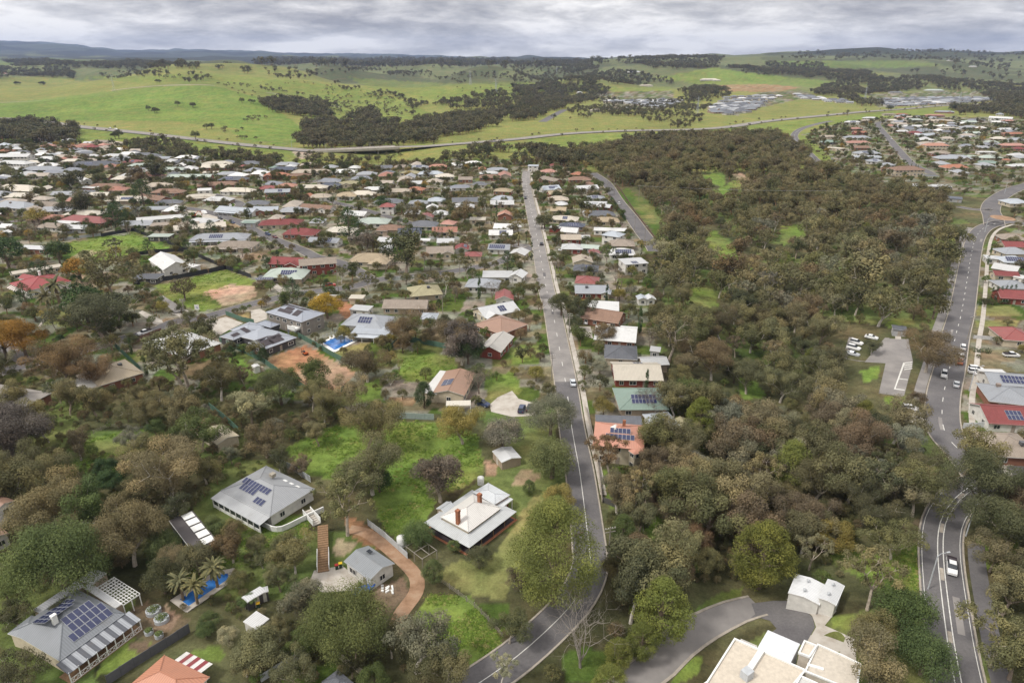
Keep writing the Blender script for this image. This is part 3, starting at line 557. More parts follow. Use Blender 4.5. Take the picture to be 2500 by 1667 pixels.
# ------------------------------------------------------------------ houses
RC_ = {'grey': (.27, .285, .31), 'dgrey': (.115, .12, .135), 'navy': (.055, .065, .095), 'white': (.53, .53, .525), 'cream': (.50, .455, .38), 'beige': (.40, .345, .28), 'tan': (.36, .29, .20),
       'brown': (.235, .15, .11), 'red': (.23, .065, .058), 'maroon': (.205, .06, .058), 'orange': (.34, .155, .10), 'terra': (.40, .215, .16), 'pink': (.40, .22, .18), 'green': (.17, .23, .195), 'sage': (.35, .40, .355),
       'blue': (.36, .39, .43), 'taupe': (.28, .235, .195), 'lgrey': (.46, .465, .47), 'olive': (.33, .30, .19)}
RN_ = {'grey': 'grey', 'dgrey': 'charcoal', 'navy': 'navy', 'white': 'white', 'cream': 'cream', 'beige': 'beige', 'tan': 'tan', 'brown': 'brown', 'red': 'red', 'maroon': 'maroon', 'orange': 'orange',
       'terra': 'terracotta', 'pink': 'pinkish', 'green': 'green', 'sage': 'pale green', 'blue': 'pale blue', 'taupe': 'taupe', 'lgrey': 'light grey', 'olive': 'olive'}
WC_ = {'w': (.62, .60, .56), 'c': (.52, .45, .34), 'b': (.25, .115, .075), 'd': (.075, .07, .07), 't': (.36, .29, .22), 'g': (.33, .33, .33), 'r': (.22, .06, .045)}
TILED = {'beige', 'tan', 'brown', 'maroon', 'orange', 'terra', 'pink', 'taupe', 'dgrey', 'olive'}
HOUSES = []    # (x, y, half length, half width, rot) footprints for keeping trees and sheds clear
def win_mesh():
    b = B(); b.box((0, 0, 0), (1, .06, 1), mi=1)
    for s in (-1, 1): b.box((s * .5, -.02, 0), (.09, .10, 1.09)); b.box((0, -.02, s * .5), (1.0, .10, .09))
    b.box((0, -.02, 0), (.05, .10, 1)); return b.build('window', ['trim', 'glass'])
def panel_mesh():
    b = B(); b.box((0, 0, .03), (1.0, 1.65, .05), mi=1); b.box((0, 0, .045), (.90, 1.55, .03)); return b.build('solar_panel', ['solar', 'solar_frame'])
def cooler_mesh():
    b = B(); b.box((0, 0, .45), (1.1, 1.1, .75)); b.box((0, 0, .86), (1.2, 1.2, .08)); b.box((0, 0, .05), (.5, .5, .5))
    for k in range(4): b.box((0, 0, .2 + k * .16), (1.14, 1.14, .03))
    return b.build('roof_cooler', 'objpaint')
def door_mesh(): return B().box((0, 0, 1.02), (.95, .1, 2.05)).box((.3, -.07, 1.0), (.08, .08, .12)).build('door', 'objpaint')
def garage_mesh():
    b = B(); b.box((0, 0, 1.1), (1, .08, 2.2))
    for k in range(5): b.box((0, -.03, .25 + k * .43), (.98, .06, .36))
    return b.build('garage_door', 'objpaint')
def roofmesh(Lx, w_, ov, hw, pitch, kind, m_, th=.18):
    a, c = Lx / 2 + ov, w_ / 2 + ov; rise = math.tan(pitch) * c
    if kind == 'h':
        rx = max(a - c, .15); V = [(-a, -c, hw), (a, -c, hw), (a, c, hw), (-a, c, hw), (-rx, 0, hw + rise), (rx, 0, hw + rise)]
        F = [(0, 1, 5, 4), (2, 3, 4, 5), (1, 2, 5), (3, 0, 4)]
    elif kind == 'g':
        V = [(-a, -c, hw), (a, -c, hw), (a, c, hw), (-a, c, hw), (-a, 0, hw + rise), (a, 0, hw + rise)]; F = [(0, 1, 5, 4), (2, 3, 4, 5)]
    else:
        r = rise * .35; V = [(-a, -c, hw), (a, -c, hw), (a, c, hw + r), (-a, c, hw + r)]; F = [(0, 1, 2, 3)]
    n = len(V); V += [(x, y, z - th) for x, y, z in V]; F2 = [tuple(i + n for i in f[::-1]) for f in F]
    E = {'h': [(0, 1), (1, 2), (2, 3), (3, 0)], 'g': [(0, 1), (1, 5), (5, 2), (2, 3), (3, 4), (4, 0)], 's': [(0, 1), (1, 2), (2, 3), (3, 0)]}[kind]
    F3 = [(j, i, i + n, j + n) for i, j in E]
    return mesh('roof', V, F + F2 + F3, [m_, 'trim'], [0] * len(F) + [1] * (len(F2) + len(F3))), rise
def roofz(y, w_, ov, hw, pitch, kind):
    c = w_ / 2 + ov; rise = math.tan(pitch) * c
    if kind == 's': return hw + rise * .35 * (y + c) / (2 * c)
    return hw + math.tan(pitch) * (c - abs(y))
def block(root, lx, ly, rz, Lx, w_, hw, roof, rc, wc, pitch=R(21), ov=.5, z0=0.0, flags='', seed=1, wins=True):
    """one roofed volume of a house: wall, roof, ridge cap, windows, panels..."""
    rr = random.Random(seed); M3 = Matrix.Translation((lx, ly, z0)) @ Matrix.Rotation(rz, 4, 'Z')
    def put(name, me_, x, y, z, rot=(0, 0, 0), scale=None, color=None):
        q = M3 @ Vector((x, y, z)); o = obj(name, me_, root, q, (rot[0], rot[1], rot[2] + rz), scale, color)
        if rot[0] or rot[1]:
            o.rotation_euler = (Matrix.Rotation(rz, 3, 'Z') @ Matrix.Rotation(rot[2], 3, 'Z') @ Matrix.Rotation(rot[0], 3, 'X') @ Matrix.Rotation(rot[1], 3, 'Y')).to_euler()
        return o
    tm = 'roof_tile' if (rc in TILED and 'm' not in flags) else 'roof_metal'; rcol = RC_[rc] if isinstance(rc, str) else rc
    j = rr.uniform(.88, 1.12); rcol = tuple(x * j for x in rcol)
    rm, rise = roofmesh(Lx, w_, ov, hw, pitch, roof, tm); ro_ = put('roof', rm, 0, 0, 0, color=rcol)
    def putr(name, me_, x, y, z, rot=(0, 0, 0), scale=None, color=None): return obj(name, me_, ro_, (x, y, z), rot, scale, color)
    a, c = Lx / 2, w_ / 2; V = [(sx * a, sy * c, z) for z in (-1.2, hw - .02) for sx, sy in ((-1, -1), (1, -1), (1, 1), (-1, 1))]
    F = [(0, 1, 5, 4), (1, 2, 6, 5), (2, 3, 7, 6), (3, 0, 4, 7)]
    if roof == 'g':
        gz = hw + math.tan(pitch) * (c + ov) - .22; V += [(-a, 0, gz), (a, 0, gz)]; F += [(5, 6, 9), (7, 4, 8)]
    if roof == 's':
        zt = hw + math.tan(pitch) * (c + ov) * .35 * (2 * c + ov) / (2 * c + 2 * ov) - .2; V[6] = (a, c, zt); V[7] = (-a, c, zt)
    wcol = WC_[wc] if isinstance(wc, str) else wc
    if 'o' not in flags: put('wall', mesh('wall', V, F, 'wall'), 0, 0, 0, color=wcol)
    else:
        for sx in (-1, 0, 1):
            for sy in (-1, 1): put('post', unitbox('white'), sx * a, sy * c, 0, scale=(.16, .16, hw))
    if roof in 'hg' and 'r' not in flags:
        rx = max(a + ov - c - ov, .1) if roof == 'h' else a + ov
        bb = B().tube([(-rx - .05, 0, hw + rise + .01), (rx + .05, 0, hw + rise + .01)], .11, 4)
        if roof == 'h':
            for sx in (-1, 1):
                for sy in (-1, 1): bb.tube([(sx * rx, 0, hw + rise + .02), (sx * (a + ov), sy * (c + ov), hw + .02)], .09, 4)
        putr('ridge_cap', bb.build('ridge_cap', 'objpaint'), 0, 0, 0, color=tuple(x * .9 for x in rcol))
    if 'G' not in flags and 'o' not in flags and hw > 2:
        putr('gutter', unitbox('objpaint'), 0, -c - ov - .05, hw - .16, scale=(Lx + 2 * ov, .12, .12), color=tuple(min(1, x * 1.4) for x in rcol))
    if wins and 'o' not in flags:
        wm = shared('win', win_mesh); stories = [1.45] + ([4.25] if hw > 4.5 else [])
        for zc in stories:
            n = max(1, int(Lx / 3.4))
            for k in range(n):
                x = -a + Lx * (k + .5) / n
                if zc < 2 and k == n // 2 and 'D' not in flags: put('door', shared('door', door_mesh), x, -c - .04, 0, color=(.30, .26, .22)); continue
                put('window', wm, x, -c - .03, zc, scale=(rr.choice((1.3, 1.7, 2.1)), 1, 1.25))
            for s in (-1, 1):
                for k in range(max(1, int(w_ / 5))):
                    put('window', wm, s * (a + .03), -c + w_ * (k + .5) / max(1, int(w_ / 5)), zc, (0, 0, s * math.pi / 2), (1.3, 1, 1.2))
    if 'k' in flags: put('garage_door', shared('gar', garage_mesh), a * .55, -c - .05, 0, scale=(min(4.6, Lx * .35), 1, 1), color=(.5, .48, .45))
    if 's' in flags or 'S' in flags:
        nx, ny = (rr.randint(3, 5), 2) if 's' in flags else (rr.randint(6, 8), 2)
        side = rr.choice((-1, -1, 1)) if roof != 's' else -1; pt = pitch if roof != 's' else math.atan(math.tan(pitch) * .35 / 2)
        x0 = rr.uniform(-.12, .12) * Lx; sl_ = (c + ov) / math.cos(pitch); ny = max(1, min(ny, int((sl_ - .9) / 1.75)))
        for iy in range(ny):
            yy = (c + ov) * .5 + (iy - (ny - 1) / 2) * 1.7 * math.cos(pt)
            lim = a - (0 if roof != 'h' else (c - yy) * .0)
            for ix in range(nx):
                x = x0 + (ix - (nx - 1) / 2) * 1.04
                if roof == 'h' and abs(x) > a + ov - (c + ov - yy) - .7 + 0: pass
                y = side * yy; putr('solar_panel', shared('pan', panel_mesh), x, y, roofz(y, w_, ov, hw, pitch, roof) + .06, (-side * pt if roof != 's' else pt, 0, 0))
    if 'c' in flags:
        x = rr.uniform(-.3, .3) * Lx; y = rr.choice((-1, 1)) * c * .25
        bb = B().box((0, 0, 0), (.7, .7, rise + 1.1)).box((0, 0, rise / 2 + .55), (.85, .85, .16)); putr('chimney', bb.build('chimney', 'brick'), x, y, hw + rise / 2 + .4)
    if 'a' in flags:
        x = rr.uniform(-.3, .3) * Lx; y = rr.choice((-1, 1)) * c * .35; putr('roof_cooler', shared('cool', cooler_mesh), x, y, roofz(y, w_, ov, hw, pitch, roof) - .1, color=rr.choice([(.12, .12, .13), (.45, .42, .38), (.25, .2, .17)]))
    if 'v' in flags:     # verandah along the front
        d = 2.6; zt, zb = hw - .25, hw - .7; V = [(-a - .2, -c + .1, zt), (a + .2, -c + .1, zt), (a + .2, -c - d, zb), (-a - .2, -c - d, zb)]; V += [(x, y, z - .1) for x, y, z in V]
        put('verandah_roof', mesh('verandah_roof', V, [(3, 2, 1, 0), (4, 5, 6, 7), (0, 1, 5, 4), (1, 2, 6, 5), (2, 3, 7, 6), (3, 0, 4, 7)], ['roof_metal']), 0, 0, 0, color=tuple(min(.75, x * 1.15 + .05) for x in rcol))
        n = max(2, int(Lx / 3.5))
        for k in range(n + 1): put('verandah_post', unitbox('white'), -a + .1 + (Lx - .2) * k / n, -c - d + .15, 0, scale=(.13, .13, zb))
    w0 = M3 @ Vector((0, 0, 0)); wl = root.matrix_world if False else None
    co, si = math.cos(root.rotation_euler.z), math.sin(root.rotation_euler.z)
    HOUSES.append((root.location.x + w0.x * co - w0.y * si, root.location.y + w0.x * si + w0.y * co, Lx / 2 + .8, w_ / 2 + .8, root.rotation_euler.z + rz))
def house(v, x0, y0, x1, y1, w_=None, roof='h', rc='grey', wc='c', flags='', label=None, name='house', cat='house', group='houses of the town', lmin=6.5):
    s2 = '2' in flags; hw = 5.3 if s2 else (2.3 if 'l' in flags else 2.75); zt = hw + .7
    a = atz(*vp(v, x0, y0), zt); b_ = atz(*vp(v, x1, y1), zt); d = b_ - a; Lx = max(math.hypot(d.x, d.y), 2.5)
    rz = math.atan2(d.y, d.x); cx, cy = (a.x + b_.x) / 2, (a.y + b_.y) / 2
    seed = int(cx * 13 + cy * 7) & 0xffff; rr = random.Random(seed)
    if w_ is None: w_ = min(rr.uniform(9, 12.5), max(4.5, Lx * .85))
    if Lx < w_ and roof == 'h': pass
    if a.y > 0 and Lx > 42: Lx = 42
    root = thing(name, (cx, cy, h1(cx, cy)), rz)
    if flags == '' and Lx > 9:
        flags = rr.choice(['', 's', 'a', 'sa', 'v', 'c', 'S', 'ca', 'va', 's', 'k'])
    ang = R(rr.uniform(18, 25)) if roof != 's' else R(9)
    if Lx >= w_: block(root, 0, 0, 0, Lx, w_, hw, roof, rc, wc, ang, .55 if roof != 's' else .3, flags=flags, seed=seed)
    else: block(root, 0, 0, math.pi / 2, w_, Lx, hw, roof, rc, wc, ang, .55 if roof != 's' else .3, flags=flags, seed=seed)
    # a cross wing on larger houses
    if Lx > 13 and 'n' not in flags and roof != 's' and not s2 and rr.random() < .6 and cat == 'house':
        ww = w_ * .62; block(root, rr.choice((-1, 1)) * Lx * .28, -w_ * .36, math.pi / 2, w_ * .7, ww, hw - .03, roof if rr.random() < .5 else 'g', rc, wc, ang, .5, flags='rG', seed=seed + 1)
    if label is None:
        kind = {'h': 'hip-roofed', 'g': 'gabled', 's': 'flat-roofed'}[roof]
        sol = ' with solar panels' if ('s' in flags or 'S' in flags) else ''
        label = f"{RN_[rc]} {kind} {'shed' if cat == 'shed' else 'house'}{sol} near {near((cx, cy))}"
    tag(root, label, cat, group); return root
def rows(v, txt, **kw):
    for ln in txt.strip().splitlines():
        for it in ln.split(';'):
            f = it.split()
            if not f: continue
            x0, y0, x1, y1 = map(float, f[:4]); roof, rc, wc = f[4], f[5], f[6]; fl = f[7] if len(f) > 7 else ''; ww = None
            if len(f) > 8: ww = float(f[8])
            if fl == '-': fl = 'z'
            shed = 'x' in fl
            house(v, x0, y0, x1, y1, ww, roof, rc, wc, fl, **(dict(name='shed', cat='shed', group='sheds and garages') if shed else {}), **kw)
rows('I', '''0 362 300 385 h grey c a 13; 280 352 620 375 h taupe b nk 12; 0 215 340 228 h cream c - 14; 640 322 800 330 g pink b - 8; 985 318 1330 312 h cream t S 11; 1310 285 1510 315 g brown b - 10
1110 402 1545 398 g grey t - 7; 605 485 990 512 h red b Sa 12; 600 565 800 572 g lgrey g x 6; 380 548 600 560 h taupe w - 8; 1250 500 1690 465 g white w - 7; 1375 545 1810 520 s taupe c - 8; 1590 582 2050 545 g cream c - 9
1760 662 2260 650 h grey w Sv 11; 2000 722 2333 722 h taupe c v 10; 1370 640 1560 640 s sage d x 6; 180 745 440 755 s lgrey b x 6; 1240 1010 1460 1012 s dgrey d x 7
1440 42 1690 42 h sage w - 9; 1540 108 1930 108 g sage b s 8; 830 190 1110 192 h brown b - 9; 780 112 1010 112 g olive b - 8; 1330 190 1570 192 h beige c - 11; 1400 245 1670 245 h brown b - 9; 2010 130 2250 132 h dgrey b S 10
1800 190 2170 172 h brown b - 10; 2030 232 2310 238 h cream w - 9; 2010 400 2333 425 g blue w v 9; 2220 520 2333 522 s green g x 5; 690 108 790 150 g white w - 7; 1260 90 1480 102 h pink c s 9; 1850 22 2110 20 g cream b - 10; 1680 42 1790 42 h white w x 8; 740 205 880 207 s white w x 5''')
rows('L', '''0 190 130 190 h blue w - 10; 250 110 450 112 h taupe w - 10; 500 108 780 110 h grey w - 11; 0 275 180 275 h orange b - 10; 920 118 1040 120 h lgrey w - 9; 560 385 810 388 h white d - 11; 0 350 440 350 g white w 2 12; 0 440 440 455 h white w 2 12; 330 540 860 530 h grey d - 14
880 480 1780 460 h dgrey d S 17; 1790 430 2050 430 h red c s 10; 1860 480 2240 475 h sage w - 9; 870 610 1020 612 h lgrey w - 8; 630 200 760 205 h pink b - 9; 1220 165 1320 168 g lgrey w - 8; 1250 215 1400 218 h maroon b - 10; 1440 190 1540 195 h pink w - 9; 1440 275 1560 275 h beige c - 9; 1560 165 1760 165 h beige c - 10; 1640 150 1350 140 h taupe c - 9
220 245 360 248 g lgrey w - 8; 1150 790 1380 795 s white b x 7; 0 1440 90 1445 g white w x 6; 40 1350 180 1355 g white w x 6; 830 1270 1080 1300 s white w x 6; 0 640 120 650 h lgrey w - 9; 2250 470 2352 470 h sage g - 10''')
rows('M', '''220 140 400 145 g grey c - 9; 480 190 720 200 h dgrey d - 11; 840 235 1270 215 h cream b - 12; 1380 260 1480 262 h red c - 8; 1830 275 1950 278 h green w - 8; 1850 300 2210 300 h navy d - 10; 2050 260 2180 262 h lgrey w - 8; 860 345 1070 340 s cream w x 7; 600 280 740 290 h white w x 9
1600 865 1870 870 g blue b - 8; 1110 860 1250 860 s grey d x 7; 1430 1040 1640 1045 s sage g x 6; 1730 390 2090 385 h orange b - 10; 1640 400 1720 400 g white w x 5''')
rows('J', '''330 70 690 65 h beige c - 11; 300 97 490 97 h brown b - 9; 850 27 960 27 h white w - 8; 30 215 200 210 h red c - 9; 200 195 370 190 h terra b - 10; 90 245 310 240 g grey b s2 8; 370 202 650 202 h cream c - 9; 590 182 760 187 h navy d - 10; 770 172 940 162 h olive c - 9
500 290 680 285 h beige w - 10; 430 280 500 285 g orange c - 7; 740 280 910 275 h tan w - 9; 870 262 1080 265 h cream w - 9; 1190 240 1420 237 h beige c s 9; 1390 220 1530 225 h orange b - 9; 980 222 1170 222 h white w - 8; 430 375 700 395 g brown w - 8; 0 410 200 402 g blue b - 9
1140 372 1260 372 h red w 2 8; 40 530 420 520 h maroon c c 12; 270 612 560 612 h maroon b - 11; 830 440 1010 452 g white w - 9; 940 512 1210 515 h sage w s 12; 1120 572 1340 575 h brown t S 10; 1300 612 1500 605 g navy w s 10; 1500 467 1610 467 g red w - 8; 500 680 760 692 g grey w S 8
1130 680 1320 692 g lgrey w - 7; 1560 782 1790 775 g taupe c - 10; 1820 752 1930 752 g maroon w s 8; 1910 812 2050 812 h red c - 7; 2130 745 2310 750 g grey w S 9; 890 842 1230 852 h tan c s 14; 400 892 720 868 g taupe r 2n 9; 160 872 430 885 g maroon r - 9; 100 985 460 985 h sage t Sa 12; 20 1025 150 1022 s dgrey t Sx 6
2130 622 2333 622 g white w s 8; 2180 562 2333 568 g white c - 8; 2210 450 2333 452 g terra b - 9; 2165 302 2333 312 h blue w - 11; 1930 1072 2210 1082 h grey w s 10; 2070 992 2333 992 s lgrey w - 9; 1400 1152 1670 1130 h olive t a 12; 1180 1262 1560 1267 g taupe t Sn 9; 2190 1190 2333 1190 g red w - 9; 2030 1345 2333 1285 g lgrey c s 10
840 1400 1210 1425 h grey w s 11; 900 1490 1220 1505 s blue w v 7; 880 1290 1040 1302 s lgrey w x 5; 1520 1370 1640 1372 h blue w x 6; 550 1200 710 1205 s lgrey g x 6; 860 1195 980 1197 s cream c x 4
1260 20 1400 20 h taupe c - 9; 1400 22 1570 22 h grey w s 9; 1580 15 1740 15 h terra b - 9; 1480 82 1700 80 h blue w - 9; 1640 107 1800 102 h cream w - 9; 1850 130 1970 130 g taupe b - 8; 2040 112 2230 112 h brown b - 9; 2110 45 2290 45 h grey w - 9; 2030 35 2090 35 h orange c - 8; 1330 70 1500 75 h olive c - 9; 2180 232 2330 237 h tan b - 9
1380 170 1510 167 g lgrey w - 8; 1560 385 1650 385 g white w - 7; 1400 342 1560 342 h grey w - 9; 1570 322 1720 322 h blue w - 9; 1660 692 1800 692 g lgrey g x 7; 1500 680 1580 680 s white w x 5; 1620 440 1750 442 h lgrey w - 8; 1700 525 1810 530 h pink c - 8; 1950 490 2090 490 s cream c x 7; 1130 745 1240 745 s lgrey w x 5''')
rows('K', '''150 8 240 10 s blue w 2 8; 350 5 430 5 h red c - 8; 270 65 400 62 h pink w - 9; 550 82 650 90 h orange b - 9; 290 120 430 150 g taupe b - 9; 520 132 710 130 h brown b - 10; 270 222 420 212 g blue w S 10; 590 217 770 207 g lgrey w - 8; 650 177 750 172 h brown c - 8; 330 262 440 257 g tan b - 8; 330 312 510 312 h beige c - 9; 730 255 810 257 g brown b - 7
690 297 840 297 h grey w s 8; 620 347 870 347 s lgrey w s 8; 400 357 500 357 h lgrey c - 8; 360 407 490 412 g tan c - 8; 780 372 900 382 g lgrey r - 7; 700 447 930 447 h dgrey w - 9; 650 427 760 432 s lgrey w x 5; 370 482 600 492 h cream c s 9; 740 502 970 502 h tan c - 9; 440 545 660 552 h navy b S 8; 350 562 440 567 s lgrey r x 6
460 592 600 602 g white w - 8; 750 582 1040 592 s white w - 7; 850 622 1000 642 h blue w 2s 8; 450 662 620 662 g beige r a 8; 610 652 710 652 s lgrey w x 5; 900 712 1110 717 h taupe t - 10; 460 742 640 747 h lgrey r a 9; 640 742 790 752 g sage g x 5; 710 792 790 792 g red w x 6; 890 792 1110 795 h white w S 10; 560 862 720 862 g beige c a 9; 570 932 780 942 h dgrey c s 9; 590 1042 780 1052 h red w - 10
580 1132 870 1135 g grey r a 9; 690 1272 970 1285 s white w - 10; 680 1342 1000 1392 g brown b - 11; 1150 1205 1220 1205 g blue w x 4; 1225 1205 1290 1205 g lgrey w x 4; 820 1150 890 1155 g blue c x 5; 0 992 110 1002 g lgrey w - 8; 0 790 130 800 g white c - 9; 0 560 30 570 g white w - 8''')
rows('R', '''700 362 850 367 h lgrey w S 10; 730 422 850 422 h pink b - 10; 780 457 890 457 g orange r - 9; 700 502 920 502 h grey w - 11; 480 492 610 492 h beige c - 8; 490 542 620 542 h green d - 9; 720 547 920 547 h pink c - 10; 780 592 910 592 g brown b - 9; 790 642 1010 642 h grey w S 11; 780 672 1020 672 s blue w v 7; 900 712 1050 717 h grey w s 10; 540 592 690 602 s cream c x 8
1030 747 1140 747 h grey w - 9; 1060 782 1130 792 g orange r - 7; 1240 342 1400 342 h sage g - 10; 1230 402 1390 402 g white w s 10; 1280 457 1390 457 h maroon b - 9; 1560 412 1700 412 s cream c 2 9; 1380 482 1530 472 h blue g - 11; 1360 522 1500 522 h white w - 9; 1420 572 1630 572 h terra c 2 11; 1480 642 1650 642 h taupe b - 10; 1530 687 1830 687 h grey t s 12; 1590 772 1790 767 h orange c - 10
1790 462 1920 462 g sage g - 9; 1930 682 2110 682 h sage c - 10; 1780 672 1930 682 h sage c - 8; 1920 722 2100 732 h green c - 9; 1910 632 2070 632 s white w - 7; 2140 702 2210 707 h orange c x 6; 2020 322 2230 332 g white w 2 10; 2140 352 2240 352 h pink b - 9; 2090 432 2280 427 h lgrey w - 9; 2140 467 2333 467 h orange b - 10; 2200 522 2333 522 h grey w - 10; 2120 572 2333 572 h pink b - 10; 2240 600 2333 602 h maroon b - 9
1760 362 1890 362 g sage g - 9; 1450 352 1690 352 h beige c - 10; 1520 267 1700 272 h grey b - 10; 1440 302 1600 302 h pink b - 9; 1050 292 1160 292 h taupe c - 9; 870 327 990 327 h lgrey c - 9; 1170 292 1270 292 h orange b - 9; 1310 932 1660 942 s lgrey d - 9; 1430 847 1540 847 s dgrey w ox 6; 1140 962 1340 977 s navy g - 8; 1640 1042 1770 1052 s navy g - 8; 2150 1082 2333 1082 h blue c - 10; 2110 1402 2333 1412 h taupe b - 10
2130 1472 2310 1477 g maroon c - 8; 2110 1532 2333 1532 h grey c - 10; 1340 470 1380 472 g white w x 5; 1970 540 2100 545 h sage w - 8; 2080 290 2150 292 h grey w - 9; 1700 420 1760 425 s blue w x 5''')
rows('U', '''1010 605 1200 620 s lgrey w - 6; 1190 640 1470 650 h blue w S 9; 1120 715 1400 760 g white c - 9; 1105 800 1380 815 g maroon c - 6; 1150 930 1480 940 h grey w - 11; 1150 1050 1480 1070 g maroon r - 9; 1380 830 1480 850 s white w x 6''')
rows('H', '''1760 185 1990 200 h red c - 12; 1665 520 2000 545 g grey w S 9; 1660 630 2010 670 h grey b a 12; 1625 790 2000 810 g maroon w s 11; 1640 1020 2000 1040 h taupe b a 12; 1640 480 1820 485 s white w x 4; 960 140 1060 148 s dgrey g x 4''')
rows('G', '''650 180 945 205 g white b a 12; 720 320 945 335 h dgrey c - 11; 780 465 1120 480 g cream r s 13; 990 395 1170 395 g lgrey t x 6; 1065 300 1130 310 s lgrey g x 4; 835 150 955 160 s white w x 5; 1060 850 1230 850 h blue w x 8; 810 675 1150 690 h green t S 13; 1060 645 1195 660 s sage g ox 5; 650 850 990 870 s dgrey w - 6; 1280 865 1345 870 g olive d x 4''')
# ------------------------------------------------------------------ the near buildings, measured one by one
def rect3(v, A, Bc, Cc, z, force=None):
    """rectangle whose eave corners A-B-C are seen at photo pixels (B nearest); returns centre, rz, along, across, front = -y side"""
    a, b_, c_ = [at(*vp(v, *q), z) for q in (A, Bc, Cc)]
    cx, cy = (a.x + c_.x) / 2, (a.y + c_.y) / 2; l1 = math.hypot(b_.x - a.x, b_.y - a.y); l2 = math.hypot(c_.x - b_.x, c_.y - b_.y)
    t1 = math.atan2(b_.y - a.y, b_.x - a.x); t2 = math.atan2(c_.y - b_.y, c_.x - b_.x)
    d = (t2 - t1 - math.pi / 2 + math.pi) % (2 * math.pi) - math.pi; t1 += d / 2; t2 -= d / 2
    if force != 'bc' and (l1 >= l2 or force == 'ab'): return cx, cy, t1, l1, l2
    return cx, cy, t2, l2, l1
def hblock(root, v, A, Bc, Cc, hw, roof, rc, wc, pitch=21, ov=.5, flags='n', seed=3, wins=True, z0=0, gz=0.0, force=None):
    cx, cy, rz, l, w_ = rect3(v, A, Bc, Cc, hw + z0 + gz, force)
    if root is None:
        root = thing('house', (cx, cy, h1(cx, cy)), rz); lx = ly = 0; r = 0
    else:
        d = Vector((cx - root.location.x, cy - root.location.y)); t = -root.rotation_euler.z
        lx, ly = d.x * math.cos(t) - d.y * math.sin(t), d.x * math.sin(t) + d.y * math.cos(t); r = rz - root.rotation_euler.z
    if math.sin(rz + 0) * 0 + (math.cos(rz)) < 0: r += math.pi
    block(root, lx, ly, r, max(l - 2 * ov, 1.2), max(w_ - 2 * ov, 1.2), hw, roof, rc, wc, R(pitch), ov, z0, flags, seed, wins); return root, (lx, ly, r, l - 2 * ov, w_ - 2 * ov)
def sub(root, fr, name, me_, x, y, z, rot=0.0, scale=None, color=None, tilt=0.0):
    lx, ly, r = fr[:3]; q = Matrix.Translation((lx, ly, 0)) @ Matrix.Rotation(r, 4, 'Z') @ Vector((x, y, z))
    o = obj(name, me_, root, q, (0, 0, r + rot), scale, color)
    if tilt: o.rotation_euler = (Matrix.Rotation(r + rot, 3, 'Z') @ Matrix.Rotation(tilt, 3, 'X')).to_euler()
    return o
def skirt(root, fr, d, z_in, z_out, rc, stripes=None, name='verandah_roof'):
    """sloping verandah roof all round a block"""
    lx, ly, r, l, w_ = fr; a, c = l / 2 + .1, w_ / 2 + .1; A, Cq = a + d, c + d
    for k, (p, q) in enumerate((((-1, -1), (1, -1)), ((1, -1), (1, 1)), ((1, 1), (-1, 1)), ((-1, 1), (-1, -1)))):
        V = [(p[0] * A, p[1] * Cq, z_out), (q[0] * A, q[1] * Cq, z_out), (q[0] * a, q[1] * c, z_in), (p[0] * a, p[1] * c, z_in)]
        V += [(x, y, z - .1) for x, y, z in V]
        sub(root, fr, name, mesh(name, V, [(0, 1, 2, 3), (7, 6, 5, 4), (0, 4, 5, 1), (1, 5, 6, 2), (2, 6, 7, 3), (3, 7, 4, 0)], ['roof_metal']), 0, 0, 0, color=rc)
    n = int(2 * A / 3.2)
    for k in range(n + 1):
        for s in (-1, 1): sub(root, fr, 'verandah_post', unitbox('timber' if name == 'verandah_roof' else 'white'), -A + .2 + (2 * A - .4) * k / n, s * (Cq - .2), 0, scale=(.13, .13, z_out - .05))
def bpanel_mesh():
    b = B(); b.box((0, 0, .03), (1.035, 1.69, .05)); return b.build('solar_panel', 'deckdark')
def arr(root, fr, cx, cy, nx, ny, hw, w_, ov, pitch, port=True, skip=(), black=False):
    """solar panels on the slope: centre (cx, cy) in plan"""
    side = -1 if cy < 0 else 1; pt = R(pitch); px_, py_ = (1.04, 1.70) if port else (1.70, 1.04)
    for i in range(nx):
        for k in range(ny):
            if (i, k) in skip: continue
            x = cx + (i - (nx - 1) / 2) * px_; y = cy + (k - (ny - 1) / 2) * py_ * math.cos(pt)
            z = hw + math.tan(pt) * (w_ / 2 + ov - abs(y)) + .06
            sub(root, fr, 'solar_panel', shared('bpan', bpanel_mesh) if black else shared('pan', panel_mesh), x, y, z, 0 if port else math.pi / 2, tilt=0 if not port else -side * pt)
            if not port: bpy_o = root.children[-1] if False else None
# 1 heritage homestead
hr, fr = hblock(None, 'B', (1355, 335), (1570, 440), (1820, 270), 3.6, 'h', (.62, .60, .57), 'c', 26, .3, seed=11, wins=False)
skirt(hr, (fr[0], fr[1], fr[2], fr[3] + .3, fr[4] + .3), 2.6, 2.95, 2.3, (.44, .455, .46))
for s in (-1, 1):
    for k in (-1, 1): sub(hr, fr, 'window', shared('win', win_mesh), k * fr[3] * .28, s * (fr[4] / 2 + .03), 1.7, 0 if s < 0 else math.pi, (1.1, 1, 1.8)); sub(hr, fr, 'window', shared('win', win_mesh), s * (fr[3] / 2 + .03), k * fr[4] * .25, 1.7, s * math.pi / 2, (1.1, 1, 1.8))
sub(hr, fr, 'door', shared('door', door_mesh), 0, -fr[4] / 2 - .05, 0, color=(.16, .09, .05))
sub(hr, fr, 'verandah_floor', unitbox('deckdark'), 0, 0, 0, scale=(fr[3] + 4.9, fr[4] + 4.9, .22))
bb = B().box((0, 0, 0), (fr[3] + 6, fr[4] + 6, .1)); sub(hr, fr, 'brick_edging', bb.build('brick_edging', 'brick'), 0, 0, .06)
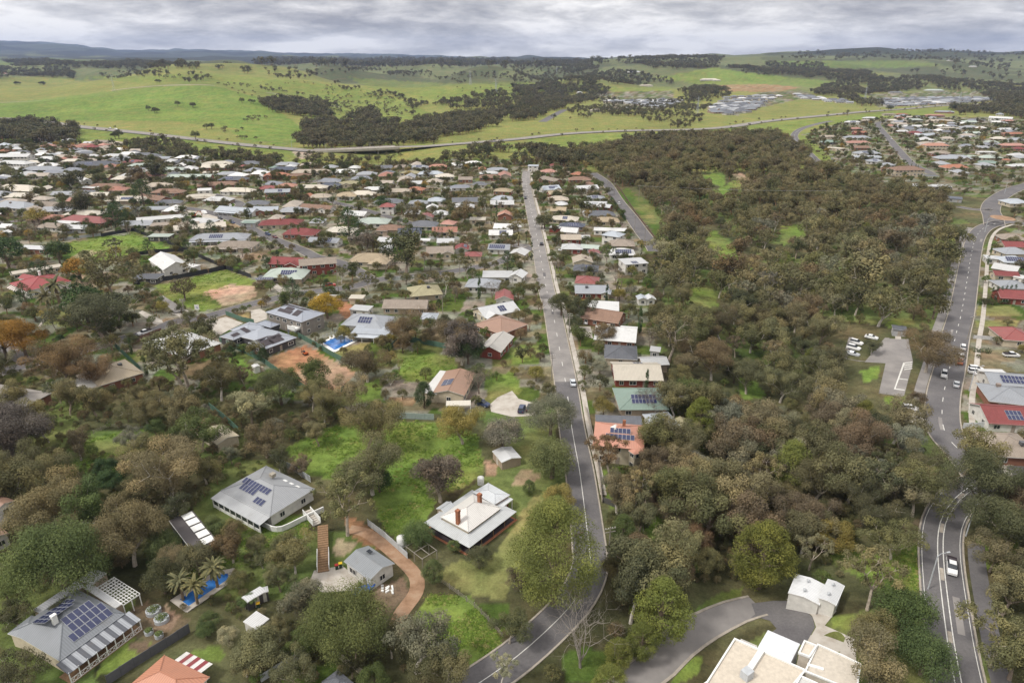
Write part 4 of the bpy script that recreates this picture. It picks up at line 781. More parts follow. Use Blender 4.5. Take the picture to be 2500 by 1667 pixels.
for i_, (x, y) in enumerate(((1118, 1262), (1171, 1222))):
    p = at(x, y, 5.4); ch = B().box((0, 0, 1.3), (.75, .75, 3.6)).box((0, 0, 3.0), (.95, .95, .18)).box((0, 0, 3.25), (.85, .85, .2)).build('chimney', 'brick'); o = obj('chimney', ch, hr); t = -hr.rotation_euler.z; d = p - hr.location
    o.location = (d.x * math.cos(t) - d.y * math.sin(t), d.x * math.sin(t) + d.y * math.cos(t), 3.9)
hblock(hr, 'B', (1610, 150), (1770, 245), (1880, 175), 3.2, 'h', (.50, .52, .54), 'b', 9, .3, seed=12, gz=0)
hblock(hr, 'B', (1775, 255), (1815, 280), (1896, 205), 2.5, 's', (.55, .57, .58), 'b', 9, .2, flags='no', seed=13); hblock(hr, 'B', (1335, 275), (1400, 310), (1475, 255), 2.6, 'g', (.48, .5, .52), 't', 20, .2, seed=14)
tag(hr, 'homestead with pale hip roof, wraparound verandah and two brick chimneys', 'house', 'houses of the town')
# 2 grey house, curved white deck
dk, fr = hblock(None, 'A', (1640, 140), (2000, 335), (2330, 130), 3.0, 'h', (.30, .31, .325), 'w', 19, .4, seed=21)
for cx, cy, nx, ny in ((-2.4, -3.4, 5, 1), (-.8, -1.9, 8, 1), (-4.4, -1.9, 3, 1), (3.0, -4.6, 3, 1)): arr(dk, fr, cx, cy, nx, ny, 3.0, fr[4], .4, 19)
sub(dk, fr, 'roof_cooler', shared('cool', cooler_mesh), -1.0, 2.4, 4.8, color=(.3, .27, .22))
for k in range(3): sub(dk, fr, 'skylight', unitbox('white'), 1.5 + k * 2.2, fr[4] * .33, 3.0 + math.tan(R(19)) * (fr[4] * .17 + .4) - .02, scale=(1.2, .6, .1), tilt=R(-19))
l_, w_ = fr[3], fr[4]
V = [(-l_ / 2 - .5, -w_ / 2 - 3.2, 2.35), (l_ / 2 + .4, -w_ / 2 - 3.2, 2.35), (l_ / 2 + .4, -w_ / 2 - .2, 2.9), (-l_ / 2 - .5, -w_ / 2 - .2, 2.9)]; V += [(x, y, z - .1) for x, y, z in V]
sub(dk, fr, 'verandah_roof', mesh('verandah_roof', V, [(0, 1, 2, 3), (7, 6, 5, 4), (0, 4, 5, 1), (1, 5, 6, 2), (2, 6, 7, 3), (3, 7, 4, 0)], ['roof_metal']), 0, 0, 0, color=(.36, .37, .38))
for k in range(9):
    sub(dk, fr, 'verandah_post', unitbox('white'), -l_ / 2 + (l_) * k / 8, -w_ / 2 - 3.0, -1.6, scale=(.2, .2, 3.95))
    if k < 8: sub(dk, fr, 'verandah_pane', unitbox('glass'), -l_ / 2 + l_ * (k + .5) / 8, -w_ / 2 - 2.95, .9, scale=(l_ / 8 - .3, .06, 1.2)); sub(dk, fr, 'verandah_panel', unitbox('white'), -l_ / 2 + l_ * (k + .5) / 8, -w_ / 2 - 2.95, -1.6, scale=(l_ / 8 - .2, .1, 2.4))
P_ = [Vector((p.x, p.y)) for p in (at(*vp('B', x, y), 1.0) for x, y in ((-60, 330), (60, 385), (120, 415), (190, 415), (280, 375), (390, 320), (500, 270)))]; P_ = catmull(P_, 1.2)
def wallstrip(name, P_, z0, z1, th, m_, parent=None, color=None):
    a, b_ = offs(P_, -th / 2), offs(P_, th / 2); V = []; n = len(P_)
    for q in (a, b_):
        for p in q: g = h1(p.x, p.y); V += [(p.x, p.y, g + z0), (p.x, p.y, g + z1)]
    F = []
    for i in range(n - 1):
        F += [(2 * i, 2 * i + 2, 2 * i + 3, 2 * i + 1), (2 * n + 2 * i + 1, 2 * n + 2 * i + 3, 2 * n + 2 * i + 2, 2 * n + 2 * i), (2 * i + 1, 2 * i + 3, 2 * n + 2 * i + 3, 2 * n + 2 * i + 1)]
    F += [(0, 1, 2 * n + 1, 2 * n), (2 * n - 2, 4 * n - 2, 4 * n - 1, 2 * n - 1)]
    return obj(name, mesh(name, V, F, m_), parent, color=color)
def under(o, root):
    o.parent = root; o.matrix_parent_inverse = (Matrix.Translation(root.location) @ Matrix.Rotation(root.rotation_euler.z, 4, 'Z')).inverted(); return o
under(wallstrip('deck_wall', P_, -.4, 1.3, .25, 'white'), dk)
tag(dk, 'grey hip-roofed house with curved white deck and solar panels', 'house', 'houses of the town')
# 3 big grey house with striped verandah, pergola behind
bg_, fr = hblock(None, 'A', (75, 1190), (440, 1400), (925, 1050), 3.2, 'h', (.20, .215, .235), 'c', 24, .35, seed=31, wins=False, force='bc')
l_, w_ = fr[3], fr[4]
arr(bg_, fr, 1.0, -w_ * .27, 7, 3, 3.2, w_, .35, 24, skip=((6, 2), (0, 2), (0, 1))); arr(bg_, fr, -.6, w_ * .12, 6, 3, 3.2, w_, .35, 24, skip=((5, 0),))
sub(bg_, fr, 'chimney', B().box((0, 0, 0), (.8, .6, 1.8)).box((0, 0, .9), (.9, .7, .2)).build('chimney', 'white'), -l_ * .2, -.8, 6.2)
hblock(bg_, 'A', (100, 1180), (330, 1330), (480, 1180), 3.15, 'h', (.21, .225, .245), 'c', 24, .3, seed=32, flags='nrG', wins=False)
n = 16; x0, x1 = -l_ / 2 - 1.0, l_ / 2 + 1.2
for k in range(n):
    a0, a1 = x0 + (x1 - x0) * k / n, x0 + (x1 - x0) * (k + 1) / n; V = [(a0, -w_ / 2 - 3.4, 2.35), (a1, -w_ / 2 - 3.4, 2.35), (a1, -w_ / 2 - .35, 3.0), (a0, -w_ / 2 - .35, 3.0)]; V += [(x, y, z - .08) for x, y, z in V]
    sub(bg_, fr, 'verandah_sheet', mesh('verandah_sheet', V, [(0, 1, 2, 3), (7, 6, 5, 4), (0, 4, 5, 1), (1, 5, 6, 2), (2, 6, 7, 3), (3, 7, 4, 0)], ['roof_metal']), 0, 0, 0, color=(.30, .315, .34) if k % 2 else (.085, .09, .105))
sub(bg_, fr, 'verandah_floor', unitbox('timber'), (x0 + x1) / 2, -w_ / 2 - 1.7, -.2, scale=(x1 - x0, 3.3, .3))
for k in range(9):
    x = x0 + .2 + (x1 - x0 - .4) * k / 8; sub(bg_, fr, 'verandah_post', unitbox('white'), x, -w_ / 2 - 3.2, 0, scale=(.14, .14, 2.4))
    if k < 8:
        ww = (x1 - x0 - .4) / 8; b_ = B().box((ww / 2, 0, 1.0), (ww, .07, .08)).box((ww / 2, 0, .12), (ww, .07, .08))
        for s in (0, 1):
            for q in (0, 1): b_.tube([(ww * (q * .5), 0, .15 + s * .85), (ww * (q * .5 + .5), 0, 1.0 - s * .85)], .035, 4)
        sub(bg_, fr, 'railing', b_.build('railing', 'white'), x, -w_ / 2 - 3.2, 0)
b_ = B()
for k in range(6): b_.box((0, -k * .42, 1.0 - k * .19), (3.0, .42, .12))
for s in (-1, 1): b_.box((s * 1.45, -1.0, .5), (.1, 2.6, .1))
for k in range(6): sub(bg_, fr, 'stair_step', unitbox('concrete'), l_ * .16, -w_ / 2 - 3.7 - k * .4, -.25 - k * .12, scale=(3.0, .42, .14))
hblock(bg_, 'A', (220, 1020), (300, 1040), (650, 845), 2.9, 's', (.47, .48, .50), 't', 4, .1, seed=33, flags='nG', wins=False); hblock(bg_, 'A', (600, 865), (870, 1000), (920, 970), 2.8, 's', (.50, .51, .52), 't', 4, .1, seed=34, flags='nG', wins=False); hblock(bg_, 'A', (600, 800), (680, 850), (770, 760), 2.8, 's', (.52, .53, .53), 't', 4, .1, seed=35, flags='nG', wins=False)
tag(bg_, 'large charcoal house with blue solar arrays and grey striped verandah', 'house', 'houses of the town')
cx, cy, rz, l, w_ = rect3('A', (690, 870), (925, 970), (1060, 895), 2.8); pg = thing('pergola', (cx, cy, h1(cx, cy)), rz)
for sx in (-1, 1):
    for sy in (-1, 0, 1): obj('post', unitbox('white'), pg, (sx * (l / 2 - .1), sy * (w_ / 2 - .1), 0), scale=(.14, .14, 2.6))
for k in range(11): obj('rafter', unitbox('white'), pg, (-l / 2 + l * k / 10, 0, 2.55), scale=(.10, w_, .2))
for k in range(7): obj('batten', unitbox('white'), pg, (0, -w_ / 2 + w_ * k / 6, 2.76), scale=(l, .09, .10))
tag(pg, 'white timber pergola frame behind the large charcoal solar house', 'pergola')
# 4 orange hip roof at the frame's bottom
og, fr = hblock(None, 'A', (900, 1610), (1310, 1720), (1600, 1500), 3.0, 'h', (.44, .20, .125), 'c', 22, .4, seed=41, flags='nm')
l_, w_ = fr[3], fr[4]
for k in range(7):
    a0 = -l_ * .30 + k * l_ * .09; V = [(a0, w_ / 2 + .3, 2.9), (a0 + l_ * .09, w_ / 2 + .3, 2.9), (a0 + l_ * .09, w_ / 2 + 2.8, 2.5), (a0, w_ / 2 + 2.8, 2.5)]; V += [(x, y, z - .08) for x, y, z in V]
    sub(og, fr, 'verandah_sheet', mesh('verandah_sheet', V, [(3, 2, 1, 0), (4, 5, 6, 7), (0, 1, 5, 4), (1, 2, 6, 5), (2, 3, 7, 6), (3, 0, 4, 7)], ['roof_metal']), 0, 0, 0, color=(.22, .035, .04) if k % 2 else (.62, .6, .58))
tag(og, 'orange hip-roofed house with red and white striped verandah', 'house', 'houses of the town')
# 5 grey gabled cottage by the track
gc, fr = hblock(None, 'B', (640, 665), (850, 795), (1040, 680), 3.0, 'g', (.235, .25, .265), 'w', 17, .35, seed=51, flags='nr')
sub(gc, fr, 'skylight', unitbox('glass'), -fr[3] * .2, fr[4] * .25, 3.95, scale=(1.1, .8, .12))
tag(gc, 'grey gabled cottage with white walls beside the dirt track', 'house', 'houses of the town')
# 6 shed-studio with striped skillion roof
st, fr = hblock(None, 'A', (1265, 360), (1420, 605), (1600, 520), 3.4, 's', (.09, .08, .08), 'd', 6, .2, seed=61, wins=False)
l_, w_ = fr[3], fr[4]
for k in range(5): sub(st, fr, 'roof_sheet', unitbox('white'), -l_ / 2 + l_ * (k + .5) / 5, w_ * .22, 3.4 + .12 + math.tan(R(6)) * w_ * .2, scale=(l_ / 5 * .8, w_ * .5, .06))
sub(st, fr, 'window', shared('win', win_mesh), l_ * .12, -w_ / 2 - .03, 1.4, 0, (1.8, 1, 1.8)); sub(st, fr, 'window', shared('win', win_mesh), l_ / 2 + .03, 0, 1.3, math.pi / 2, (1.6, 1, 1.8)); sub(st, fr, 'fascia', unitbox('white'), 0, -w_ / 2 - .25, 3.15, scale=(l_ + .5, .1, .22))
tag(st, 'dark-walled studio with black and white striped flat roof', 'studio')
# 7 cream striped shed
cs, fr = hblock(None, 'E', (1530, 960), (1665, 1045), (1840, 980), 2.9, 'g', (.46, .40, .29), 'c', 14, .25, seed=71, wins=False, flags='nr')
for k in range(6): sub(cs, fr, 'roof_strip', unitbox('deckdark'), -fr[3] * .1, -fr[4] / 2 + .3 + k * .42, 2.9 + math.tan(R(14)) * (.3 + k * .42 + .2) + .05, scale=(fr[3] * .75, .2, .05), tilt=R(14))
sub(cs, fr, 'roller_door', shared('gar', garage_mesh), fr[3] * .1, -fr[4] / 2 - .05, 0, scale=(3, 1, 1), color=(.30, .26, .18)); tag(cs, 'cream gabled shed with dark strips on its roof', 'shed', 'sheds and garages')
# 8 beige tiled house
bt, fr = hblock(None, 'E', (625, 490), (765, 600), (1105, 500), 2.9, 'h', (.30, .245, .17), 'b', 21, .4, seed=81, flags='nv')
hblock(bt, 'E', (550, 570), (655, 640), (735, 595), 2.5, 's', (.50, .48, .44), 't', 3, .1, flags='no', seed=82); sub(bt, fr, 'roof_cooler', shared('cool', cooler_mesh), 0, fr[4] * .2, 4.2, color=(.1, .1, .1)); tag(bt, 'beige tiled hip-roofed house with white carport by the lane', 'house', 'houses of the town')
# 9 white-roofed house behind the pale gum
wr, fr = hblock(None, 'E', (1150, 265), (1370, 400), (1650, 280), 3.0, 'h', 'white', 'b', 17, .4, seed=91, flags='nm'); tag(wr, 'white-roofed brick house half hidden behind the pale gum', 'house', 'houses of the town')
# 10 modern charcoal house: three wings under one grey roof
mo, fr = hblock(None, 'N', (660, 765), (935, 835), (1405, 690), 3.0, 'h', (.29, .31, .35), 'd', 17, .4, seed=101, flags='nm')
l_, w_ = fr[3], fr[4]
for cx, cy, nx, ny in ((-l_ * .30, -w_ * .24, 4, 2), (-.3, -w_ * .26, 5, 2), (0.4, -.9, 5, 1), (-l_ * .16, w_ * .22, 5, 2)): arr(mo, fr, cx, cy, nx, ny, 3.0, w_, .4, 17, black=True)
f2 = hblock(mo, 'N', (300, 680), (500, 725), (830, 590), 2.96, 'h', (.29, .31, .35), 'd', 17, .4, seed=102, flags='nm')[1]; arr(mo, f2, -2.6, -1.6, 3, 1, 2.96, f2[4], .4, 17, black=True); arr(mo, f2, 2.2, -1.4, 2, 2, 2.96, f2[4], .4, 17, black=True)
hblock(mo, 'N', (560, 680), (830, 735), (1150, 610), 2.88, 'h', (.29, .31, .35), 'd', 17, .4, seed=105, flags='nmrG', wins=False); hblock(mo, 'N', (440, 590), (700, 640), (980, 530), 2.92, 'h', (.29, .31, .35), 'd', 17, .4, seed=103, flags='nm', wins=False); hblock(mo, 'N', (830, 500), (1010, 560), (1130, 510), 3.6, 'h', (.225, .245, .29), 'd', 22, .3, seed=104, flags='nm', wins=False)
tag(mo, 'low charcoal brick house with grey hip roofs and black solar arrays', 'house', 'houses of the town')
# 11 two-storey grey house
ts, fr = hblock(None, 'N', (935, 345), (1440, 480), (1765, 360), 5.9, 'h', (.265, .285, .33), (.23, .205, .18), 18, .5, seed=111, flags='nm')
l_, w_ = fr[3], fr[4]
for cx, cy, nx, ny in ((-l_ * .12, -w_ * .27, 7, 1), (-l_ * .08, -w_ * .10, 4, 1), (-l_ * .25, w_ * .2, 6, 2), (l_ * .2, -w_ * .2, 3, 2), (l_ * .1, w_ * .22, 4, 2)): arr(ts, fr, cx, cy, nx, ny, 5.9, w_, .5, 18, black=True)
sub(ts, fr, 'balcony', B().box((0, 0, .0), (4.2, 2.6, .7)).box((0, -1.25, .85), (4.2, .06, .9)).build('balcony', 'white'), l_ * .32, -w_ / 2 - 1.2, 2.9); sub(ts, fr, 'balcony_pillar', unitbox('board'), l_ * .32 + 1.9, -w_ / 2 - 2.3, 0, scale=(.4, .4, 2.6)); sub(ts, fr, 'balcony_pillar', unitbox('board'), l_ * .32 - 1.9, -w_ / 2 - 2.3, 0, scale=(.4, .4, 2.6))
tag(ts, 'two-storey grey brick house with grey roof full of solar panels', 'house', 'houses of the town')
# 12 long brown-roofed gable house
lb, fr = hblock(None, 'F', (1440, 480), (1375, 652), (1610, 682), 3.2, 'g', (.33, .205, .145), 'c', 15, .4, seed=121, flags='n'); l_, w_ = fr[3], fr[4]
arr(lb, fr, -l_ * .12, w_ * .2 if math.cos(fr[2] + lb.rotation_euler.z) > 0 else -w_ * .2, 4, 2, 3.2, w_, .4, 15)
hblock(lb, 'F', (1395, 480), (1290, 652), (1400, 670), 2.9, 's', (.55, .54, .52), 'c', 4, .1, flags='nG', seed=122, wins=False); hblock(lb, 'F', (1460, 720), (1450, 758), (1640, 745), 2.6, 's', (.62, .58, .5), 'c', 3, .1, flags='no', seed=123); tag(lb, 'long gable house with mottled brown and white roof beside driveway', 'house', 'houses of the town')
# 13 red brick gable house and neighbour
rb, fr = hblock(None, 'F', (1790, 195), (1745, 320), (1900, 355), 3.0, 'g', (.42, .40, .37), 'r', 22, .4, seed=131, flags='n'); tag(rb, 'red brick gabled house with white railing near the driveway', 'house', 'houses of the town')
nb, fr = hblock(None, 'F', (1740, 130), (1880, 230), (2010, 130), 3.0, 'h', (.30, .185, .135), 'b', 20, .4, seed=132); tag(nb, 'brown tiled hip-roofed house behind the red brick gable', 'house', 'houses of the town')
# 14 terracotta two-storey house
tt, fr = hblock(None, 'G', (640, 870), (615, 1050), (1010, 1080), 5.2, 'h', (.47, .225, .16), 'c', 22, .5, seed=141, flags='n')
l_, w_ = fr[3], fr[4]; arr(tt, fr, .3, -w_ * .28, 7, 1, 5.2, w_, .5, 22); arr(tt, fr, .3, -w_ * .12, 5, 1, 5.2, w_, .5, 22)
sub(tt, fr, 'chimney', B().box((0, 0, 0), (.8, .6, 2.6)).build('chimney', 'brick'), l_ * .1, w_ * .12, 7.6); sub(tt, fr, 'gable_vent', B().add([(-1.6, 0, 0), (1.6, 0, 0), (0, 0, 1.0), (-1.6, 2, .1), (1.6, 2, .1), (0, 2.4, 1.0)], [(0, 1, 2), (0, 2, 5, 3), (1, 4, 5, 2), (3, 5, 4)]).build('gable_vent', 'trim'), -1, -w_ * .1, 6.6)
hblock(tt, 'G', (890, 1090), (940, 1125), (1015, 1095), 5.0, 'h', (.47, .225, .16), 'c', 20, .3, seed=142, flags='nrG'); hblock(tt, 'G', (930, 910), (940, 975), (990, 975), 4.6, 's', (.45, .21, .15), 'c', 8, .2, seed=143, flags='nG'); tag(tt, 'terracotta-roofed two-storey house with solar panels beside the road', 'house', 'houses of the town')
# 15 white house inside black fence
wh, fr = hblock(None, 'I', (1350, 870), (1490, 968), (1740, 925), 3.6, 'g', 'white', 'w', 25, .4, seed=151, flags='nm'); hblock(wh, 'I', (1640, 930), (1720, 960), (1800, 925), 3.0, 'h', 'white', 'w', 20, .3, seed=152, flags='nrm')
sub(wh, fr, 'gablet', B().add([(-2.2, -.2, 0), (2.2, -.2, 0), (0, -.2, 1.3), (-2.2, 3, .3), (2.2, 3, .3), (0, 3, 1.3)], [(0, 1, 2), (0, 2, 5, 3), (1, 4, 5, 2), (3, 5, 4)]).build('gablet', 'white'), fr[3] * .15, -fr[4] * .28, 4.3); tag(wh, 'white gabled villa standing inside the black fence', 'house', 'houses of the town')
# 16 red-roofed villa with palms
rv, fr = hblock(None, 'I', (45, 1090), (270, 1145), (690, 1065), 3.8, 'h', (.27, .045, .045), 'w', 17, .4, seed=161, flags='nm'); hblock(rv, 'I', (160, 1040), (270, 1060), (380, 1030), 4.6, 'g', (.29, .05, .05), 'w', 25, .3, seed=162, flags='nrmG', wins=False)
sub(rv, fr, 'chimney', B().box((0, 0, 0), (.8, .8, 3)).box((0, 0, 1.5), (1, 1, .3)).build('chimney', 'white'), -fr[3] * .2, fr[4] * .1, 6.3)
l_, w_ = fr[3], fr[4]
for k in range(10):
    a0 = -l_ / 2 + k * l_ * .055; V = [(a0, -w_ / 2 - 2.2, 2.4), (a0 + l_ * .055, -w_ / 2 - 2.2, 2.4), (a0 + l_ * .055, -w_ / 2 - .1, 3.2), (a0, -w_ / 2 - .1, 3.2)]; V += [(x, y, z - .08) for x, y, z in V]
    sub(rv, fr, 'awning_strip', mesh('awning_strip', V, [(0, 1, 2, 3), (7, 6, 5, 4), (0, 4, 5, 1), (1, 5, 6, 2), (2, 6, 7, 3), (3, 7, 4, 0)], 'objpaint'), 0, 0, 0, color=(.65, .62, .57) if k % 2 else (.20, .13, .11))
tag(rv, 'white villa with dark red roof and striped awnings by palms', 'house', 'houses of the town')
cl_, fr = hblock(None, 'I', (80, 985), (100, 1010), (570, 935), 2.8, 's', (.55, .50, .42), 'c', 4, .2, seed=165, flags='nG'); tag(cl_, 'long cream flat-roofed outbuilding behind the red-roofed villa', 'outbuilding')
# 17 white two-storey house, 18 hillside mansion
w2 = house('M', 620, 690, 1020, 675, 8, 'h', 'cream', 'w', 'nv', label='white weatherboard two-storey house with small upper floor on the corner'); 
p = at(*vp('M', 880, 600), 6.0); d = p - w2.location; t = -w2.rotation_euler.z; block(w2, d.x * math.cos(t) - d.y * math.sin(t), d.x * math.sin(t) + d.y * math.cos(t), 0, 9, 6, 5.6, 'g', 'white', 'w', R(20), .4, 0, 'nr', 5)
house('R', 1125, 790, 1385, 785, 13, 'h', 'brown', 'c', '2n', label='big cream two-storey mansion with brown roof above the wood'); house('K', 1005, 880, 1205, 868, 9, 's', 'lgrey', 'w', '2sn', label='white boxy two-storey house with sloping grey solar roof')
# 19 white garages by the turning circle
for A_, B_, C_, lab in (((230, 690), (150, 820), (385, 895), 'larger white gabled garage beside the turning circle'), ((450, 745), (388, 890), (515, 945), 'smaller white garage right of its larger twin')):
    g_, fr = hblock(None, 'D', A_, B_, C_, 3.4, 'g', (.60, .61, .62), 'w', 9, .15, seed=int(A_[0]), flags='nr', wins=False); g_.name = 'garage'
    s = -1 if True else 1
    sub(g_, fr, 'roller_door', shared('gar', garage_mesh), fr[3] / 2 + .06, 0, 0, math.pi / 2, (min(4, fr[4] * .6), 1, 1.2), color=(.55, .56, .57)); sub(g_, fr, 'roller_door', shared('gar', garage_mesh), 0, -fr[4] / 2 - .06, 0, 0, (min(4, fr[3] * .5), 1, 1.2), color=(.55, .56, .57))
    for k in (-1, 1): sub(g_, fr, 'roof_vent', B().tube([(0, 0, 0), (0, 0, .5)], .22, 8).tube([(0, 0, .5), (0, 0, .7)], [.35, .1], 8).build('roof_vent', 'galv'), k * fr[3] * .25, .2, 3.4 + math.tan(R(9)) * fr[4] / 2)
    tag(g_, lab, 'garage', 'sheds and garages')
# 20 commercial building at the bottom right
cm = None
def prism(v, pts, z0, z1, name, m_, root, color=None, par=0):
    P = [at(*vp(v, *q), z1) for q in pts]; n = len(P); V = [(p.x, p.y, z0) for p in P] + [(p.x, p.y, z1) for p in P]
    area = sum(P[i].x * P[(i + 1) % n].y - P[(i + 1) % n].x * P[i].y for i in range(n)); 
    F = [tuple(range(n, 2 * n))] + [(i, (i + 1) % n, n + (i + 1) % n, n + i) for i in range(n)]
    if area < 0: F = [f[::-1] for f in F]
    o = obj(name, mesh(name, V, F, m_), None, color=color); under(o, root)
    if par:
        for i in range(n):
            a, b_ = P[i], P[(i + 1) % n]; d = b_ - a; c_ = (a + b_) / 2
            under(obj('parapet', unitbox('white'), None, (c_.x, c_.y, z1 - .02 + .003 * i), (0, 0, math.atan2(d.y, d.x)), (d.length + .2, .25, par)), root)
    return o
p = at(1900, 1640); cm = thing('commercial_building', p); cm.location.z = 0
prism('Q', [(750, 580), (1650, 980), (1500, 1150), (1300, 1400), (150, 1300), (400, 1130)], -1, 5.0, 'hall', 'objpaint', cm, (.52, .46, .38), .35); prism('Q', [(1175, 455), (1585, 632), (1455, 890), (1030, 700)], -1, 4.4, 'canopy_roof', 'objpaint', cm, (.62, .64, .67)); prism('Q', [(1640, 610), (1790, 670), (1700, 810), (1570, 760)], -1, 5.4, 'tower', 'objpaint', cm, (.56, .50, .42), .4)
prism('Q', [(1810, 650), (2150, 800), (2352, 900), (2300, 1250), (1650, 990)], -1, 5.15, 'annexe', 'objpaint', cm, (.50, .45, .38), .3); prism('Q', [(1590, 1055), (1800, 1150), (1700, 1350), (1480, 1250)], -1, 5.7, 'plant_room', 'objpaint', cm, (.5, .49, .47), .35); prism('Q', [(830, 565), (1040, 655), (1025, 690), (815, 600)], -1, 4.2, 'lean_to', 'objpaint', cm, (.45, .43, .40))
def rm(name, v, x, y, z, dims, m_, rz=0): 
    q = at(*vp(v, x, y), z); o = obj(name, unitbox(m_), None, q, (0, 0, rz), dims); return under(o, cm)
aa = at(*vp('Q', 1090, 740), 5); ab = at(*vp('Q', 920, 1000), 5); d = ab - aa; q = (aa + ab) / 2; under(obj('roof_duct', unitbox('white'), None, (q.x, q.y, 5), (0, 0, math.atan2(d.y, d.x)), (d.length, .9, .6)), cm); rm('air_unit', 'Q', 900, 1060, 5, (1.6, 1.4, 1.5), 'galv', .6); rm('roof_hatch', 'Q', 1780, 930, 5.15, (2.4, .5, .2), 'white', -.4)
tag(cm, 'cream flat-roofed commercial building with white canopy roof in the corner', 'building')
# 21 white house at the left edge
le, fr = hblock(None, 'A', (-300, 210), (-40, 300), (118, 215), 5.6, 'g', (.30, .19, .14), 'w', 18, .3, seed=171, flags='n2'); hblock(le, 'A', (-260, 400), (-60, 520), (75, 455), 3.0, 'g', (.31, .2, .15), 'w', 18, .3, seed=172, flags='nr'); tag(le, 'white two-storey house with brown tiled roof at the left edge', 'house', 'houses of the town')
g1, fr = hblock(None, 'E', (-250, 700), (10, 870), (250, 690), 3.0, 'h', (.36, .33, .30), 'b', 20, .4, seed=173, flags='na'); tag(g1, 'grey-brown hip roof at the left edge beside the purple-brown tree', 'house', 'houses of the town')
g2, fr = hblock(None, 'B', (470, 1560), (610, 1640), (740, 1560), 3.0, 'h', 'dgrey', 'w', 24, .3, seed=174, flags='n'); tag(g2, 'black hip roof cut off by the bottom edge', 'house', 'houses of the town')
# garden sheds near the bottom left
for v_, A_, B_, C_, roof, rc, wc, lab in (('A', (1775, 930), (1830, 960), (1980, 890), 'g', 'lgrey', 'd', 'dark garden shed with pale gable roof left of the cottage yard'), ('A', (1785, 1115), (1900, 1160), (2010, 1090), 's', 'white', 'w', 'white flat-roofed garden shed beside red toys'),
    ('F', (1810, 1100), (1880, 1190), (2030, 1150), 'g', 'lgrey', 't', 'long low grey-roofed stable above the homestead'), ('N', (735, 1075), (790, 1100), (880, 1080), 'g', 'white', 'w', 'small white garden shed along the green fence'), ('B', (0, 870), (20, 900), (100, 890), 's', 'lgrey', 'd', 'small grey lean-to beside the dark garden shed')):
    g_, fr = hblock(None, v_, A_, B_, C_, 2.3, roof, rc, wc, 12, .15, seed=int(A_[1]), flags='nrG', wins=False); g_.name = 'garden_shed'; sub(g_, fr, 'door', shared('door', door_mesh), 0, -fr[4] / 2 - .05, 0, color=(.5, .48, .42)); tag(g_, lab, 'shed', 'sheds and garages')
# pools
def pool(v, pts, lab, surround):
    P = [at(*vp(v, *q)) for q in pts]; c_ = sum(P, Vector()) / len(P); root = thing('swimming_pool', c_); n = len(P)
    V = [((p - c_).x, (p - c_).y, .14) for p in P]; obj('water', mesh('water', V, [tuple(range(n))] if sum(P[i].x * P[(i + 1) % n].y - P[(i + 1) % n].x * P[i].y for i in range(n)) > 0 else [tuple(range(n))[::-1]], 'water'), root)
    for i in range(n):
        a, b_ = P[i] - c_, P[(i + 1) % n] - c_; d = b_ - a; mid = (a + b_) / 2; mid = mid + mid.normalized() * .55; obj('coping', unitbox('white' if surround else 'concrete'), root, (mid.x, mid.y, .05), (0, 0, math.atan2(d.y, d.x)), (d.length + 1.6, 1.2, .16 + .004 * i))
    tag(root, lab, 'pool'); return root
pool('N', [(1720, 770), (1980, 670), (2150, 745), (1890, 875)], 'bright blue rectangular pool behind the two-storey grey house', 1); pool('A', [(1325, 950), (1600, 770), (1690, 755), (1700, 800), (1400, 1005)], 'long blue backyard pool with palms near the dark studio', 0)
for k in range(2):
    q = at(*vp('N', 1830 + k * 50, 720 - k * 20)); b_ = B().box((0, 0, .3), (.7, 1.3, .12)).add([(-.35, .65, .3), (.35, .65, .3), (.35, 1.2, .85), (-.35, 1.2, .85)], [(0, 1, 2, 3), (3, 2, 1, 0)]).box((0, -.5, .12), (.6, .1, .24)).box((0, .5, .12), (.6, .1, .24)); tag(obj('sun_lounger', b_.build('sun_lounger', 'white'), None, q + Vector((0, 0, .2)), (0, 0, .4)), 'white sun lounger at the bright blue pool', 'lounger', 'pool loungers')
# timber stairs down the bank
sa, sb_ = at(*vp('B', 500, 435)), at(*vp('B', 500, 740)); sr = thing('garden_stairs', sb_, math.atan2((sa - sb_).y, (sa - sb_).x)); ln = (sa - sb_).length
for k in range(20): obj('stair_step', unitbox('timber'), sr, (ln * k / 20, 0, .1 + k * .07), scale=(.62, 2.2, .16))
for s in (-1, 1):
    obj('handrail', unitbox('white'), sr, (ln * .2, s * 1.15, .2), scale=(ln * .42, .12, 1.3))
tag(sr, 'long timber garden stairs with white handrails below the curved deck', 'stairs')
sa, sb_ = at(*vp('B', 375, 310)), at(*vp('B', 450, 395)); sr = thing('deck_stairs', sb_, math.atan2((sa - sb_).y, (sa - sb_).x)); ln = (sa - sb_).length
for k in range(8): obj('stair_step', unitbox('concrete'), sr, (ln * k / 8, 0, .1 + k * .1), scale=(.6, 1.6, .15))
for s in (-1, 1): obj('handrail', unitbox('white'), sr, (ln * .45, s * .9, .2), scale=(ln * 1.0, .1, 1.4))
tag(sr, 'short white-railed stairs leaving the curved deck', 'stairs')
# arbour frame
ar, (cx, cy, rz, l, w_) = None, rect3('B', (1085, 560), (1240, 625), (1365, 580), 2.3); ar = thing('arbour', (cx, cy, h1(cx, cy)), rz)
for sx in (-1, 0, 1):
    for sy in (-1, 1): obj('post', unitbox('pole'), ar, (sx * l / 2, sy * w_ / 2, 0), scale=(.12, .12, 2.3))
    obj('cross_beam', unitbox('pole'), ar, (sx * l / 2, 0, 2.25), scale=(.1, w_, .12))
for sy in (-1, 0, 1): obj('beam', unitbox('pole'), ar, (0, sy * w_ / 2, 2.2), scale=(l + .4, .1, .1))
tag(ar, 'bare pole arbour frame left of the homestead verandah', 'arbour')
